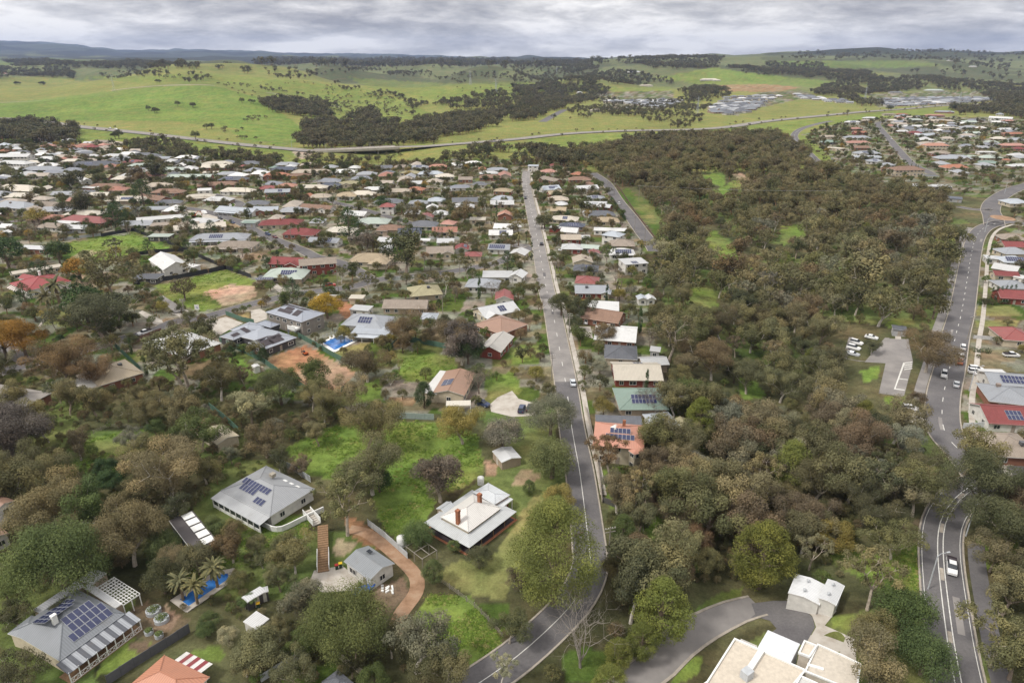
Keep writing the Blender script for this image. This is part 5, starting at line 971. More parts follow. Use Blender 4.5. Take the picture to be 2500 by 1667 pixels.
# tanks
for v_, x, y, r_, hh, lab in (('B', 1080, 545, 1.0, 2.0, 'white water tank at the corrugated fence beside the arbour'), ('B', 1665, 95, .8, 1.9, 'round white water tank behind the homestead wing'), ('I', 1970, 790, 2.2, 2.3, 'squat beige rainwater tank beside a patio roof'), ('N', 900, 1150, .6, 1.4, 'small brown barrel on the green fence line')):
    b_ = B().tube([(0, 0, 0), (0, 0, hh), (0, 0, hh + .25)], [r_, r_, .2], 20)
    for k in range(5): b_.tube([(0, 0, hh * k / 5 + .1), (0, 0, hh * k / 5 + .22)], r_ * 1.02, 20)
    o = obj('water_tank', b_.build('water_tank', 'objpaint', True), None, at(*vp(v_, x, y)), color=(.62, .62, .6) if 'white' in lab else (.4, .33, .25)); tag(o, lab, 'tank')
# ------------------------------------------------------------------ fences: every post and panel of the near ones
def fence(v, pts, hgt, m_, color, lab, step=2.4, posts=True, panel=True, name='fence'):
    P = [at(*vp(v, *q)) for q in pts]; root = thing(name, P[0])
    for i in range(len(P) - 1):
        a, b_ = P[i], P[i + 1]; d = b_ - a; n = max(1, round(d.length / step)); rz = math.atan2(d.y, d.x)
        for k in range(n):
            c_ = a + d * ((k + .5) / n) - P[0]; zz_ = h1(*(a + d * ((k + .5) / n)).xy) - P[0].z
            if panel: obj('panel', unitbox(m_), root, (c_.x, c_.y, zz_ - .25), (0, 0, rz), (d.length / n - .05, .07, hgt + .25 + .05 * ((k * 7) % 3)), color)
            else:
                for zq in (.35, .7, 1.05): obj('rail', unitbox(m_), root, (c_.x, c_.y, zz_ + zq * hgt / 1.2), (0, 0, rz), (d.length / n, .03, .05), color)
            if posts: e = a + d * (k / n) - P[0]; obj('post', unitbox(m_), root, (e.x, e.y, zz_ - .25), (0, 0, rz), (.12, .12, hgt + .4), tuple(x * .8 for x in color))
    tag(root, lab, 'fence', 'fences'); return root
GRN = (.085, .155, .115); BLK = (.035, .035, .04); GLV = (.44, .46, .47); CRM = (.48, .43, .34)
for a in [('N', [(1390, 690), (1650, 830), (1870, 960), (2040, 1050)], 1.9, GRN, 'green metal fence stepping down behind the bright blue pool'), ('N', [(330, 760), (640, 900), (900, 1030), (1180, 1230), (1530, 1440)], 1.9, GRN, 'green metal fence along the low charcoal house and dirt lot'), ('N', [(405, 390), (620, 470), (790, 510)], 1.9, GRN, 'green metal fence between the two concrete driveways'), ('F', [(600, 700), (720, 610)], 1.9, GRN, 'short green fence at the lower corner of the dirt lot'),
    ('F', [(1075, 850), (1220, 855), (1365, 862)], 1.8, (.30, .36, .34), 'pale grey-green fence across the top of the paddock'), ('F', [(1000, 345), (1110, 255), (1270, 280), (1455, 315)], 1.9, GRN, 'green metal fence behind the dark gum trees'), ('I', [(925, 665), (1210, 612), (1560, 740), (2060, 960), (2290, 1040)], 1.9, BLK, 'long black fence on two sides of the vacant grass lot'), ('I', [(1260, 1100), (1620, 1050), (2060, 960)], 2.0, BLK, 'black fence in front of the white gabled villa'),
    ('I', [(1200, 840), (1450, 810), (1700, 800)], 1.9, BLK, 'black fence behind the white gabled villa'), ('I', [(540, 700), (720, 680), (925, 655)], 1.6, GLV, 'pale corrugated fence left of the vacant grass lot'), ('B', [(830, 400), (960, 500), (1060, 590), (1125, 650)], 1.6, GLV, 'corrugated grey fence above the orange dirt track'), ('F', [(90, 1120), (160, 1190), (300, 1260), (420, 1340)], 1.7, GLV, 'corrugated grey fence behind the house with the curved deck'),
    ('A', [(800, 1580), (1000, 1450), (1240, 1300), (1410, 1190)], 2.0, (.10, .10, .11), 'dark fence between the orange roof and the planter garden'), ('B', [(590, 1365), (700, 1450), (820, 1535)], 1.5, CRM, 'cream fence beside the black hip roof'), ('B', [(40, 1560), (220, 1450), (400, 1345)], 1.6, GLV, 'grey fence left of the cream fence at the bottom'), ('E', [(870, 290), (960, 380), (1080, 490)], 1.8, (.03, .07, .05), 'dark green fence behind the beige tiled house'),
    ('E', [(720, 330), (800, 300), (865, 290)], 1.5, CRM, 'cream panel fence beside the lane'), ('E', [(1580, 750), (1720, 860), (1830, 960)], 1.8, GRN, 'green fence behind the cream striped shed'), ('E', [(1680, 260), (1800, 310), (1960, 380)], 1.9, GRN, 'green fence below the white roofed brick house'), ('E', [(1020, 285), (1100, 240), (1240, 190)], 1.6, (.17, .10, .08), 'brown fence beside the white ute'),
    ('H', [(1570, 240), (1700, 250), (1790, 260)], 1.4, (.5, .5, .5), 'pale wall in front of the red roof opposite the car park'), ('H', [(1490, 925), (1720, 915), (2000, 905)], 1.6, (.6, .62, .64), 'white fence between maroon and taupe roofs'), ('G', [(990, 450), (1080, 455), (1160, 460)], 1.6, GLV, 'grey fence under the pale curved shed'), ('K', [(860, 100), (1000, 260), (1130, 460), (1310, 690)], 1.1, (.14, .09, .07), 'low dark fence along the sloping side street'),
    ('R', [(570, 700), (650, 780)], 2.0, (.3, .31, .31), 'grey wall above the highway bend'), ('J', [(1250, 1065), (1380, 1055), (1520, 1040)], 1.6, (.5, .54, .52), 'pale fence at the street junction'), ('J', [(1580, 690), (1700, 690), (1850, 690)], 1.7, (.55, .57, .56), 'pale fence behind the row of slim cypresses')]:
    fence(a[0], a[1], a[2], 'objpaint', a[3], a[4])
fence('B', [(1370, 825), (1500, 920), (1620, 1010), (1720, 1110), (1830, 1235)], 1.2, 'pole', (.3, .28, .22), 'post and rail fence between the lawn and the green paddock', panel=False); fence('E', [(720, 970), (830, 920), (980, 925), (1120, 940)], 1.2, 'pole', (.3, .28, .22), 'post and rail fence around the left paddock', panel=False)
fence('N', [(1670, 730), (1900, 630), (1990, 600)], 1.2, 'galv', (.3, .3, .3), 'thin metal pool fence behind the bright blue pool', panel=False); fence('H', [(850, 665), (1020, 695)], .8, 'pole', (.3, .3, .3), 'low rail at the bottom of the car park', panel=False)
fence('C', [(675, 230), (745, 260), (885, 320), (970, 350)], 1.5, 'objpaint', (.10, .095, .09), 'black and white garden wall below the terracotta house'); fence('C', [(972, 350), (970, 450), (968, 555)], 1.0, 'objpaint', (.45, .42, .38), 'pale low wall beside the steep track')
# brick edge wall along the main road
fence('G', [(558, 770), (600, 920), (640, 1110), (668, 1300), (690, 1500)], 1.1, 'objpaint', (.42, .37, .31), 'pale block wall lining the road beside the terracotta house', name='roadside_wall')
# median guard, big street sign etc. come with the street furniture

HG = {}
def hgrid():
    HG.clear()
    for q in HOUSES:
        r_ = math.hypot(q[2], q[3])
        for i in range(int((q[0] - r_ - 3) // 12), int((q[0] + r_ + 3) // 12) + 1):
            for j in range(int((q[1] - r_ - 3) // 12), int((q[1] + r_ + 3) // 12) + 1): HG.setdefault((i, j), []).append(q)
hgrid()
def clear_house(x, y, m_=0.0):
    for hx, hy, a, b_, r_ in HG.get((int(x // 12), int(y // 12)), ()):
        dx, dy = x - hx, y - hy; c_, s_ = math.cos(-r_), math.sin(-r_)
        if abs(dx * c_ - dy * s_) < a + m_ and abs(dx * s_ + dy * c_) < b_ + m_: return False
    return True
from mathutils.kdtree import KDTree
_n = sum(len(r_[0]) for r_ in ROADXY); KD = KDTree(_n); RWD = []
for a, w_ in ROADXY:
    for q in a: KD.insert((q[0], q[1], 0), len(RWD)); RWD.append(w_)
KD.balance()
def clear_road(x, y, m_=1.0):
    c_, i, d = KD.find((x, y, 0)); return d > RWD[i] / 2 + m_
# back rows of the suburbs: where the photo packs roofs too tightly to list
g4 = np.random.default_rng(44); r4 = random.Random(44)
def infill(poly, n, dmin=15.0):
    W_ = [at(*q) for q in poly]; x0, x1 = min(p.x for p in W_), max(p.x for p in W_); y0, y1 = min(p.y for p in W_), max(p.y for p in W_); c_ = 0; X_ = g4.uniform(x0, x1, n * 60); Y_ = g4.uniform(y0, y1, n * 60); a, b_ = proj(X_, Y_, h(X_, Y_)); ok = inpoly(a, b_, poly)
    for x, y in zip(X_[ok], Y_[ok]):
        if c_ >= n: break
        if any((x - q[0]) ** 2 + (y - q[1]) ** 2 < dmin ** 2 for q in HOUSES) or not clear_road(x, y, 6): continue
        rz = r4.choice([.05, .12, 1.6, -.1]); TH.append((float(x), float(y), r4.uniform(.7, .95))); TRZ.append(rz); HOUSES.append((x, y, 9, 7, rz)); c_ += 1
TH = []; TRZ = []
infill([(-20, 360), (180, 352), (420, 385), (640, 405), (900, 412), (1150, 398), (1270, 415), (1270, 470), (900, 470), (500, 450), (200, 440), (-20, 450)], 85)
infill([(2080, 300), (2200, 285), (2480, 300), (2500, 420), (2420, 450), (2300, 420), (2200, 330)], 55)
infill([(-20, 460), (300, 470), (600, 490), (1260, 500), (1260, 600), (900, 620), (500, 560), (-20, 560)], 34)
# ------------------------------------------------------------------ trees
FC = {'olive': (0.155, 0.146, 0.072), 'tan': (0.195, 0.172, 0.095), 'brown': (0.15, 0.1176, 0.072), 'rust': (0.175, 0.125, 0.07), 'dark': (0.0936, 0.096, 0.0504), 'green': (0.098, 0.128, 0.048), 'pine': (0.155, 0.168, 0.046), 'grey': (0.19, 0.188, 0.135), 'pale': (0.279, 0.2696, 0.1674), 'mauve': (0.135, 0.115, 0.095), 'orange': (0.27, 0.15, 0.035), 'yellow': (0.3, 0.21, 0.035), 'dgreen': (0.0521, 0.0818, 0.0335), 'yolive': (0.214, 0.186, 0.0595), 'pepper': (0.135, 0.155, 0.062)}
FN = {'olive': 'olive', 'tan': 'tan-olive', 'brown': 'brown', 'rust': 'rusty', 'dark': 'dark', 'green': 'green', 'pine': 'yellow-green', 'grey': 'grey-green', 'pale': 'pale', 'mauve': 'purple-brown', 'orange': 'orange', 'yellow': 'yellow', 'dgreen': 'dark green', 'yolive': 'yellowish olive', 'pepper': 'light green'}
def leaf_cloud(cs, rs, nper, size, g, droop=0.0, flat_=.75, tints=None, asp=.6, inner=.72):
    """leaf faces over the outside of many clumps"""
    cs = np.asarray(cs, float); rs = np.asarray(rs, float); n = len(cs); nn_ = np.maximum((nper * (rs / rs.mean()) ** 2).astype(int), 4)
    ci = np.repeat(np.arange(n), nn_); m_ = len(ci); d = g.normal(size=(m_, 3)); d[:, 2] += .35; d /= np.linalg.norm(d, axis=1)[:, None]
    rad = rs[ci] * (inner + (1 - inner) * g.random(m_) ** .5) * (1 + .13 * g.normal(size=m_).clip(-1.6, 1.6)); p = cs[ci] + d * rad[:, None] * np.array([1, 1, flat_])
    if droop: p[:, 2] -= droop * rs[ci] * g.random(m_) ** 2 * 1.6
    nrm = d + g.normal(size=(m_, 3)) * .36 + np.array([0, 0, .22]); nrm /= np.linalg.norm(nrm, axis=1)[:, None]
    tg = g.normal(size=(m_, 3)); tg[:, 2] -= droop * 2.5; tg -= nrm * (tg * nrm).sum(1)[:, None]; tg /= np.linalg.norm(tg, axis=1)[:, None]; bt_ = np.cross(nrm, tg)
    s = size * (.45 + 1.1 * g.random(m_) ** 1.5); a = tg * (s * .5)[:, None]; b_ = bt_ * (s * asp * .5)[:, None]
    V = np.stack([p - a, p + b_, p + a, p - b_], 1).reshape(-1, 3); Q = np.arange(m_ * 4).reshape(-1, 4)
    tt_ = g.random(n) if tints is None else np.asarray(tints); ti = np.clip(tt_[ci] * .75 + .25 * g.random(m_), 0, 1); return V, Q, ti
def limb(bb, p, d, ln, r, g, depth, ends, wob=.25, split=(2, 3), up=.15, sides=5, minr=.02):
    pts = [Vector(p)]; q = Vector(p); dd = Vector(d).normalized(); n = 3
    for k in range(n):
        dd = (dd + Vector(g.normal(size=3)) * wob * .5 + Vector((0, 0, up * .4))).normalized(); q = q + dd * ln / n; pts.append(q.copy())
    rr_ = [r * (1 - .5 * k / n) for k in range(n + 1)]; bb.tube(pts, rr_, sides, cap=False)
    if depth <= 0: ends.append((q, r)); return
    k_ = int(g.integers(split[0], split[1] + 1)); a0 = g.random() * 6.28; ax = dd.orthogonal().normalized()
    for k in range(k_):
        th = a0 + 6.283 * k / k_ + g.normal() * .3; side = (ax * math.cos(th) + dd.cross(ax) * math.sin(th)); nd = (dd * (.75 + .2 * g.random()) + side * (.55 + .35 * g.random())).normalized()
        limb(bb, q, nd, ln * (.62 + .2 * g.random()), r * .52, g, depth - 1, ends, wob, split, up, max(3, sides - 1))
    if depth >= 1 and g.random() < .8: ends.append((pts[2], r * .4))
def make_tree(kind, seed, lod, leafmat='leaf'):
    """nominal size: height 10, returns (trunk mesh, crown mesh, crown diameter, crown centre height)"""
    g = np.random.default_rng(seed); bb = B(); ends = []; q = {-1: 2.5, 0: 1.0, 1: .20, 2: .035}[lod]; ls = {-1: .62, 0: 1.0, 1: 1.9, 2: 4.2}[lod]
    if kind == 'gum':
        th = 2.0 + 1.2 * g.random(); lean = Vector((g.normal() * .5, g.normal() * .5, 0)); fork = Vector((lean.x, lean.y, th)); bb.tube([(0, 0, -.4), (lean.x * .3, lean.y * .3, th * .5), fork], [.34, .26, .21], 6, cap=False); k_ = int(g.integers(3, 5)); a0 = g.random() * 6.28
        for k in range(k_):
            th_ = a0 + 6.283 * k / k_ + g.normal() * .25; el = R(38 + 32 * g.random()); limb(bb, fork, (math.cos(th_) * math.cos(el), math.sin(th_) * math.cos(el), math.sin(el)), 2.5 + 1.2 * g.random(), .17, g, 2, ends, split=(2, 2), up=.25)
        limb(bb, fork, (0, 0, 1), 2.6, .17, g, 2, ends, split=(2, 3))
        E = np.array([tuple(e[0]) for e in ends]); E = E + g.normal(size=E.shape) * .25; rs = .95 + .6 * g.random(len(E)); V, Q, ti = leaf_cloud(E, rs, 470 * q, .26 * ls, g, .35, .85)
    elif kind == 'bush':
        n = 46 if lod <= 0 else 34 if lod == 1 else 16; d = g.normal(size=(n, 3)); d[:, 2] = np.abs(d[:, 2]) * .9 - .12; d /= np.linalg.norm(d, axis=1)[:, None]; rad = 3.7 * (.72 + .35 * g.random(n)); E = d * rad[:, None] * np.array([1, 1, 1.05]); E[:, 2] += 4.6; rs = 1.05 + .6 * g.random(n)
        bb.tube([(0, 0, -.3), (.1, 0, 2), (.2, .1, 5)], [.36, .28, .16], 6, cap=False)
        for k in range(5): limb(bb, (.1, 0, 2.2), (math.cos(k * 1.26), math.sin(k * 1.26), 1), 2.6, .13, g, 0, ends)
        V, Q, ti = leaf_cloud(E, rs, 330 * q * (46 / n) ** .5, .25 * ls, g, .1, .85)
    elif kind == 'pine':
        n = 120 if lod <= 0 else 80 if lod == 1 else 24; t_ = g.random(n) ** .9; prof = np.sin(np.clip(t_ * .93 + .07, 0, 1) * math.pi) ** .62 * (1.06 - .38 * t_); a = g.random(n) * 6.283; rad = 3.4 * prof * (.55 + .5 * g.random(n) ** .5); E = np.stack([np.cos(a) * rad, np.sin(a) * rad, 1.6 + 8.0 * t_], 1); rs = .62 + .42 * g.random(n)
        bb.tube([(0, 0, -.3), (.1, 0, 4), (0, .1, 9)], [.33, .24, .07], 6, cap=False)
        for k in range(10): limb(bb, (0, 0, 2 + k * .6), (math.cos(k * 2.4), math.sin(k * 2.4), .35), 2.4, .09, g, 0, ends)
        V, Q, ti = leaf_cloud(E, rs, 190 * q, .20 * ls, g, 0, .85, asp=.45)
    elif kind == 'pepper':
        n = 58 if lod <= 0 else 40 if lod == 1 else 18; d = g.normal(size=(n, 3)); d[:, 2] = np.abs(d[:, 2]) * .8; d /= np.linalg.norm(d, axis=1)[:, None]; E = d * (3.9 * (.6 + .45 * g.random(n)))[:, None]; E[:, 2] += 4.3; rs = .9 + .55 * g.random(n); bb.tube([(0, 0, -.3), (.2, .1, 2.2), (.1, .3, 4.5)], [.45, .36, .2], 6, cap=False)
        for k in range(5): limb(bb, (.2, .1, 2.4), (math.cos(k * 1.26), math.sin(k * 1.26), .9), 2.6, .16, g, 1, ends)
        V, Q, ti = leaf_cloud(E, rs, 360 * q, .25 * ls, g, 1.0, 1.15, asp=.45)
    elif kind == 'sparse':     # thin crowned, trunk showing
        fork = Vector((g.normal() * .4, g.normal() * .4, 3.4)); bb.tube([(0, 0, -.4), (fork.x * .4, fork.y * .4, 1.8), fork], [.26, .2, .17], 6, cap=False)
        for k in range(4):
            th_ = k * 1.57 + g.normal() * .3; limb(bb, fork, (math.cos(th_) * .6, math.sin(th_) * .6, .9), 2.9, .13, g, 2, ends, split=(2, 3), up=.2)
        E = np.array([tuple(e[0]) for e in ends]); rs = .5 + .4 * g.random(len(E)); V, Q, ti = leaf_cloud(E, rs, 170 * q, .25 * ls, g, .5, .75, inner=.2)
    elif kind == 'bare':
        bb.tube([(0, 0, -.3), (.1, 0, 2.2)], [.25, .19], 6, cap=False)
        for k in range(5): limb(bb, (.1, 0, 2.1), (math.cos(k * 1.26 + .3) * .6, math.sin(k * 1.26 + .3) * .6, .8), 2.7, .12, g, 3 if lod < 1 else 2, ends, split=(2, 3), up=.2, sides=4)
        E = np.array([tuple(e[0]) for e in ends]); V, Q, ti = leaf_cloud(E, np.full(len(E), .75), 34 * (q if lod else 1), .55, g, 0, 1, asp=.06, inner=.05)
    elif kind == 'dead':
        bb.tube([(0, 0, -.3), (.1, 0, 1.0)], [.22, .19], 7, cap=False)
        for k in range(8):
            a = k * .785 + g.normal() * .2; limb(bb, (.1, 0, .9), (math.cos(a) * .42, math.sin(a) * .42, 1), 3.4, .10, g, 4, ends, split=(2, 3), up=.3, wob=.35, sides=5)
        return bb.build('trunk', 'bark'), None, 6.5, 6.0
    elif kind == 'palm':
        bb.tube([(0, 0, -.3), (.15, 0, 3), (.1, .1, 6.6)], [.38, .3, .34], 8, cap=False); Vs = []; Qs = []; k0 = 0; nf = 46 if lod <= 0 else 26
        for k in range(nf):
            a = g.random() * 6.283; el = 1.3 - 2.0 * (k / nf) ** .8; p = Vector((.1, .1, 6.7)); d = Vector((math.cos(a) * math.cos(el), math.sin(a) * math.cos(el), math.sin(el))); side = Vector((-math.sin(a), math.cos(a), 0)); n = 6; ln = 3.0 + .4 * g.random()
            for j in range(n):
                d2 = (d + Vector((0, 0, -.24))).normalized(); pq = p + d * ln / n; w0, w1 = .42 * (1 - abs(j / n - .35)), .42 * (1 - abs((j + 1) / n - .35))
                for s in (-1, 1):
                    Vs += [tuple(p), tuple(pq), tuple(pq + side * s * w1 + Vector((0, 0, -.22 * w1 - .1))), tuple(p + side * s * w0 + Vector((0, 0, -.22 * w0 - .1)))]; Qs.append((k0, k0 + 1, k0 + 2, k0 + 3)); k0 += 4
                p, d = pq, d2
        V, Q, ti = np.array(Vs), np.array(Qs), g.random(len(Qs)); cr = bigmesh('crown', V, Q, leafmat, ti); return bb.build('trunk', 'bark'), cr, 5.6, 6.9
    elif kind == 'cypress':
        n = 50 if lod <= 0 else 26; t_ = g.random(n); a = g.random(n) * 6.28; rad = .62 * np.sin(np.clip(t_ * .9 + .08, 0, 1) * math.pi) ** .5 * (1.1 - .6 * t_); E = np.stack([np.cos(a) * rad, np.sin(a) * rad, .5 + 9.2 * t_], 1); V, Q, ti = leaf_cloud(E, np.full(n, .42), 60 * q, .25 * ls, g, 0, 1.6); bb.tube([(0, 0, -.3), (0, 0, 6)], [.16, .05], 5, cap=False)
    cr = bigmesh('crown', V, Q, leafmat, ti); D_ = 2 * np.percentile(np.hypot(V[:, 0] - V[:, 0].mean(), V[:, 1] - V[:, 1].mean()), 93); return bb.build('trunk', 'bark'), cr, float(D_), float(np.median(V[:, 2]))
NV = {'gum': 7, 'bush': 4, 'pine': 3, 'pepper': 3, 'sparse': 3, 'bare': 3, 'dead': 1, 'palm': 2, 'cypress': 1}
TPL = {(k, lod): [make_tree(k, 100 + 10 * i + hash_ * 7, lod) for i in range(n)] for hash_, (k, n) in enumerate(NV.items()) for lod in (0, 1) if not (k == 'dead' and lod)}
TPL.update({(k, -1): [make_tree(k, 100 + 10 * i + 900, -1) for i in range(n)] for k, n in (('gum', 4), ('pine', 2), ('pepper', 2), ('bush', 2))})
KN = {'gum': ('gum_tree', 'gum tree'), 'bush': ('round_tree', 'round-crowned tree'), 'pine': ('pine_tree', 'pine tree'), 'pepper': ('pepper_tree', 'weeping tree'), 'sparse': ('sparse_tree', 'thin-crowned gum'), 'bare': ('bare_tree', 'leafless tree'), 'dead': ('dead_tree', 'dead tree'), 'palm': ('palm_tree', 'palm tree'), 'cypress': ('cypress_tree', 'slim cypress')}
BARK = {'gum': [(.42, .37, .31), (.30, .24, .19), (.48, .44, .39)], 'sparse': [(.50, .46, .41), (.40, .34, .28)], 'bare': [(.22, .17, .14)], 'dead': [(.27, .24, .21)], 'palm': [(.20, .15, .10)]}
TREES = []
cnt = {}
def tree(p, kind, colr, diam=None, hgt=None, label=None, share=None, rr=rng, zs=1.0, var=None):
    if hgt and kind not in ('cypress', 'palm') and hides(p[0], p[1], hgt, hgt * .75):
        hgt *= .45
        if hides(p[0], p[1], hgt, hgt * .75) or kind in ('sparse', 'bare'): return None
    dist = math.hypot(p[0], p[1], CAMZ); lod = 0 if dist < 300 or kind == 'dead' else 1
    if lod == 0 and (diam or hgt * .75) > 12.5 and (kind, -1) in TPL: lod = -1
    L_ = TPL[(kind, lod)]; tr, cr, D_, _ = L_[rr.randrange(len(L_)) if var is None else var % len(L_)]; s = (diam / D_) if diam else hgt / 10
    root = thing(KN[kind][0], (p[0], p[1], h1(p[0], p[1]) - .05), rr.uniform(0, 6.28)); bk = rr.choice(BARK.get(kind, [(.17, .13, .10)])); sz = s * zs
    obj('trunk', tr, root, scale=(s, s, sz), color=bk)
    f = FC[colr]; j = rr.uniform(.82, 1.2); f = (f[0] * j * rr.uniform(.93, 1.07), f[1] * j, f[2] * j * rr.uniform(.9, 1.1))
    if cr: obj('crown', cr, root, scale=(s, s, sz), color=f)
    cnt[kind] = cnt.get(kind, 0) + 1; TREES.append((p[0], p[1], s * D_ / 2))
    if share: tag(root, share[0], 'tree', share[1], True)
    else: tag(root, label or f"{FN[colr]} {KN[kind][1]} near {near(p)}", 'tree', 'trees')
    return root
HMUL = {'gum': .60, 'bush': .55, 'pine': .52, 'pepper': .50, 'sparse': .66, 'bare': .6, 'dead': .55, 'palm': .7, 'cypress': .5}
def T(v, x, y, d, kind, colr, zs=.9, label=None, var=None):
    """hand placed tree: crown centre pixel and crown diameter in photo pixels"""
    px, py = vp(v, x, y); dpx = d * .88 / VIEWS[v][2]; p = at(px, py); D_ = TPL[(kind, 0)][0][2]; cz = HMUL[kind] * 10
    for _ in range(4):
        sl_ = math.sqrt(p.x ** 2 + p.y ** 2 + (CAMZ - p.z) ** 2); dm = dpx * sl_ / FP; s = dm / D_; up = min(cz * s * zs, 40)
        if p.y > 900: break
        p = atz(px, py, up)
    lim = ({'gum': 22, 'bush': 18, 'pine': 28, 'pepper': 22, 'sparse': 20, 'bare': 16} if p.y < 330 else {'gum': 15, 'bush': 13, 'pine': 16, 'pepper': 15, 'sparse': 15, 'bare': 12}).get(kind, 14)
    if dm > lim and kind != 'dead':
        n = min(9, max(2, int((dm / lim) ** 2 * .8)))
        for k in range(n):
            a_ = rng.uniform(0, 6.283); r_ = dm * .42 * math.sqrt(rng.random()); tree((p.x + r_ * math.cos(a_), p.y + r_ * math.sin(a_)), kind, colr, diam=lim * rng.uniform(.6, 1), label=label, zs=.85)
        return
    return tree(p, kind, colr, diam=dm, label=label, zs=zs, var=var)
for ln in '''375 1085 195 gum tan;290 1225 165 gum tan;110 1150 150 gum tan;130 1275 185 pepper green;95 965 190 gum mauve;128 828 165 gum rust;265 690 150 gum dark;190 690 95 bush dgreen;22 765 115 bush orange;330 928 105 gum olive;430 800 160 sparse olive
500 870 110 gum olive;572 930 95 gum pale;605 1000 115 gum brown;640 880 105 bush dark;740 915 125 gum olive;840 965 160 gum olive;850 1065 170 gum olive;1010 1108 110 gum mauve;1062 968 125 gum yolive;1155 992 100 bush grey;1265 945 128 bush grey;1268 1050 115 pepper pepper;1285 1140 80 bush yolive
1275 1275 205 pine pine;790 1155 145 sparse olive;672 1272 110 gum olive;795 1425 190 pepper pepper;700 1390 90 gum grey;530 1262 70 gum rust;590 1490 105 bush olive;25 1540 120 gum dark;950 1490 140 gum grey;1020 1540 130 gum olive;960 1225 75 pepper green;1043 1252 34 bush green;1100 1277 66 bush dark;995 1312 52 pine green;1170 1440 95 gum dark;1195 1325 80 gum brown
1215 1118 32 pine green;1405 1045 110 sparse rust;1498 915 95 bare mauve;1510 1000 85 pepper pale;1432 1215 62 pine green;1520 1400 130 pine pine;1475 1470 75 pine pine;1420 1500 65 pine pine;1755 1275 135 pine pine;940 750 105 gum brown;1050 765 125 gum brown;1075 800 80 bush dgreen;840 830 110 gum brown;930 585 95 gum dark;1085 462 95 gum brown;1290 695 65 bush dark;1320 740 45 bush dark;1390 760 60 bush brown;1540 760 150 sparse tan;1620 720 110 gum olive;1590 905 105 pepper green;1660 740 110 gum brown;1250 500 60 bush dark;420 660 55 bush brown;250 630 110 gum olive;180 615 60 bush orange;10 575 70 bush dgreen;75 505 60 bare mauve;130 575 55 bush dgreen;70 490 50 bush yolive
280 500 70 bare tan;125 440 110 gum dark;170 380 95 gum dark;90 310 110 gum dark;45 300 80 gum dark;320 370 100 gum brown;360 365 80 gum dark;245 475 65 pine dgreen;325 445 45 pine dgreen;345 330 40 bush olive;20 370 60 bush olive;840 555 70 gum mauve;800 515 60 pine dgreen;950 490 50 gum brown;880 465 40 bush dgreen
1130 660 60 bare mauve;1045 670 55 bare mauve;1060 800 90 gum mauve;1340 700 80 gum dark;1610 1000 80 gum olive;1640 820 120 gum brown;640 1110? 0 x x;1560 600 90 gum olive;1680 630 80 gum brown;2005 792 45 gum dark;2140 800 110 gum brown;2150 700 60 bush dark;2175 585 70 bush dark;2108 915 40 bush brown;2030 690 120 gum olive;1800 600 150 gum olive;1960 610 130 gum olive;1700 560 110 gum brown
2280 1100 160 gum dark;2330 1200 150 gum dark;2290 1260 110 gum tan;2320 1360 110 gum olive;2300 1450 140 sparse olive;2340 1500 130 gum olive;2130 1068 125 gum olive;2228 1042 100 gum olive;2010 1330 130 sparse tan;2080 1400 120 pepper green;2010 1520 150 gum tan;2130 1500 110 pepper green;1970 1000 140 gum brown;1880 1100 130 gum olive;1900 950 120 gum brown
1780 980 120 gum grey;1690 1060 100 gum grey;1610 1080 110 gum grey;1740 1130 120 gum brown;1840 1180 130 gum brown;1920 1230 90 bush yolive;1560 1180 90 bush brown;1600 1230 80 bush rust;1660 1190 90 gum rust;1500 1290 80 bush brown;1560 1310 70 bush brown;1990 1150 130 gum dark;2060 1230 120 gum olive;2110 1130 120 gum olive;1700 940 80 bush rust;1800 870 120 gum olive;1720 860 100 gum olive
470 1085 60 gum olive;640 1060 70 gum dark;330 1140 90 gum olive;255 1100 60 bush dgreen;240 1070 50 bush dgreen;60 1060 120 gum tan;20 1130 100 gum olive;215 930 60 gum olive;30 910 60 gum olive;690 1070 60 gum brown;412 1170 70 gum dark;700 970 70 gum brown;730 1000 60 gum olive;870 1100 70 bush dgreen'''.replace('\n', ';').split(';'):
    f = ln.split()
    if f and '?' not in f[1] and f[4] != 'x': T('F0', float(f[0]), float(f[1]), float(f[2]), f[3], f[4])
for x_, y_, d_, k_, c_ in ((480, 1425, 50, 'bush', 'green'), (522, 1458, 46, 'bush', 'pale'), (640, 1448, 60, 'gum', 'olive'), (545, 1330, 50, 'bush', 'olive'), (560, 1380, 44, 'gum', 'green'), (470, 1445, 40, 'bush', 'green'), (640, 1330, 70, 'gum', 'olive'), (600, 1280, 60, 'gum', 'dark'), (150, 1400, 60, 'bush', 'dark'), (30, 1400, 80, 'gum', 'dark'), (560, 1520, 80, 'gum', 'olive'), (690, 1480, 80, 'gum', 'green'), (880, 1440, 70, 'gum', 'grey'), (1150, 1540, 70, 'sparse', 'pale'), (1400, 1570, 80, 'pine', 'pine'), (1560, 1300, 70, 'bush', 'brown'), (1460, 1250, 70, 'bush', 'brown')): T('F0', x_, y_, d_, k_, c_)
T('C', 520, 1190, 360, 'dead', 'grey', 1.15, label='tall leafless dead tree with white branches beside the road')
T('N', 1770, 235, 470, 'bush', 'yellow', .8)
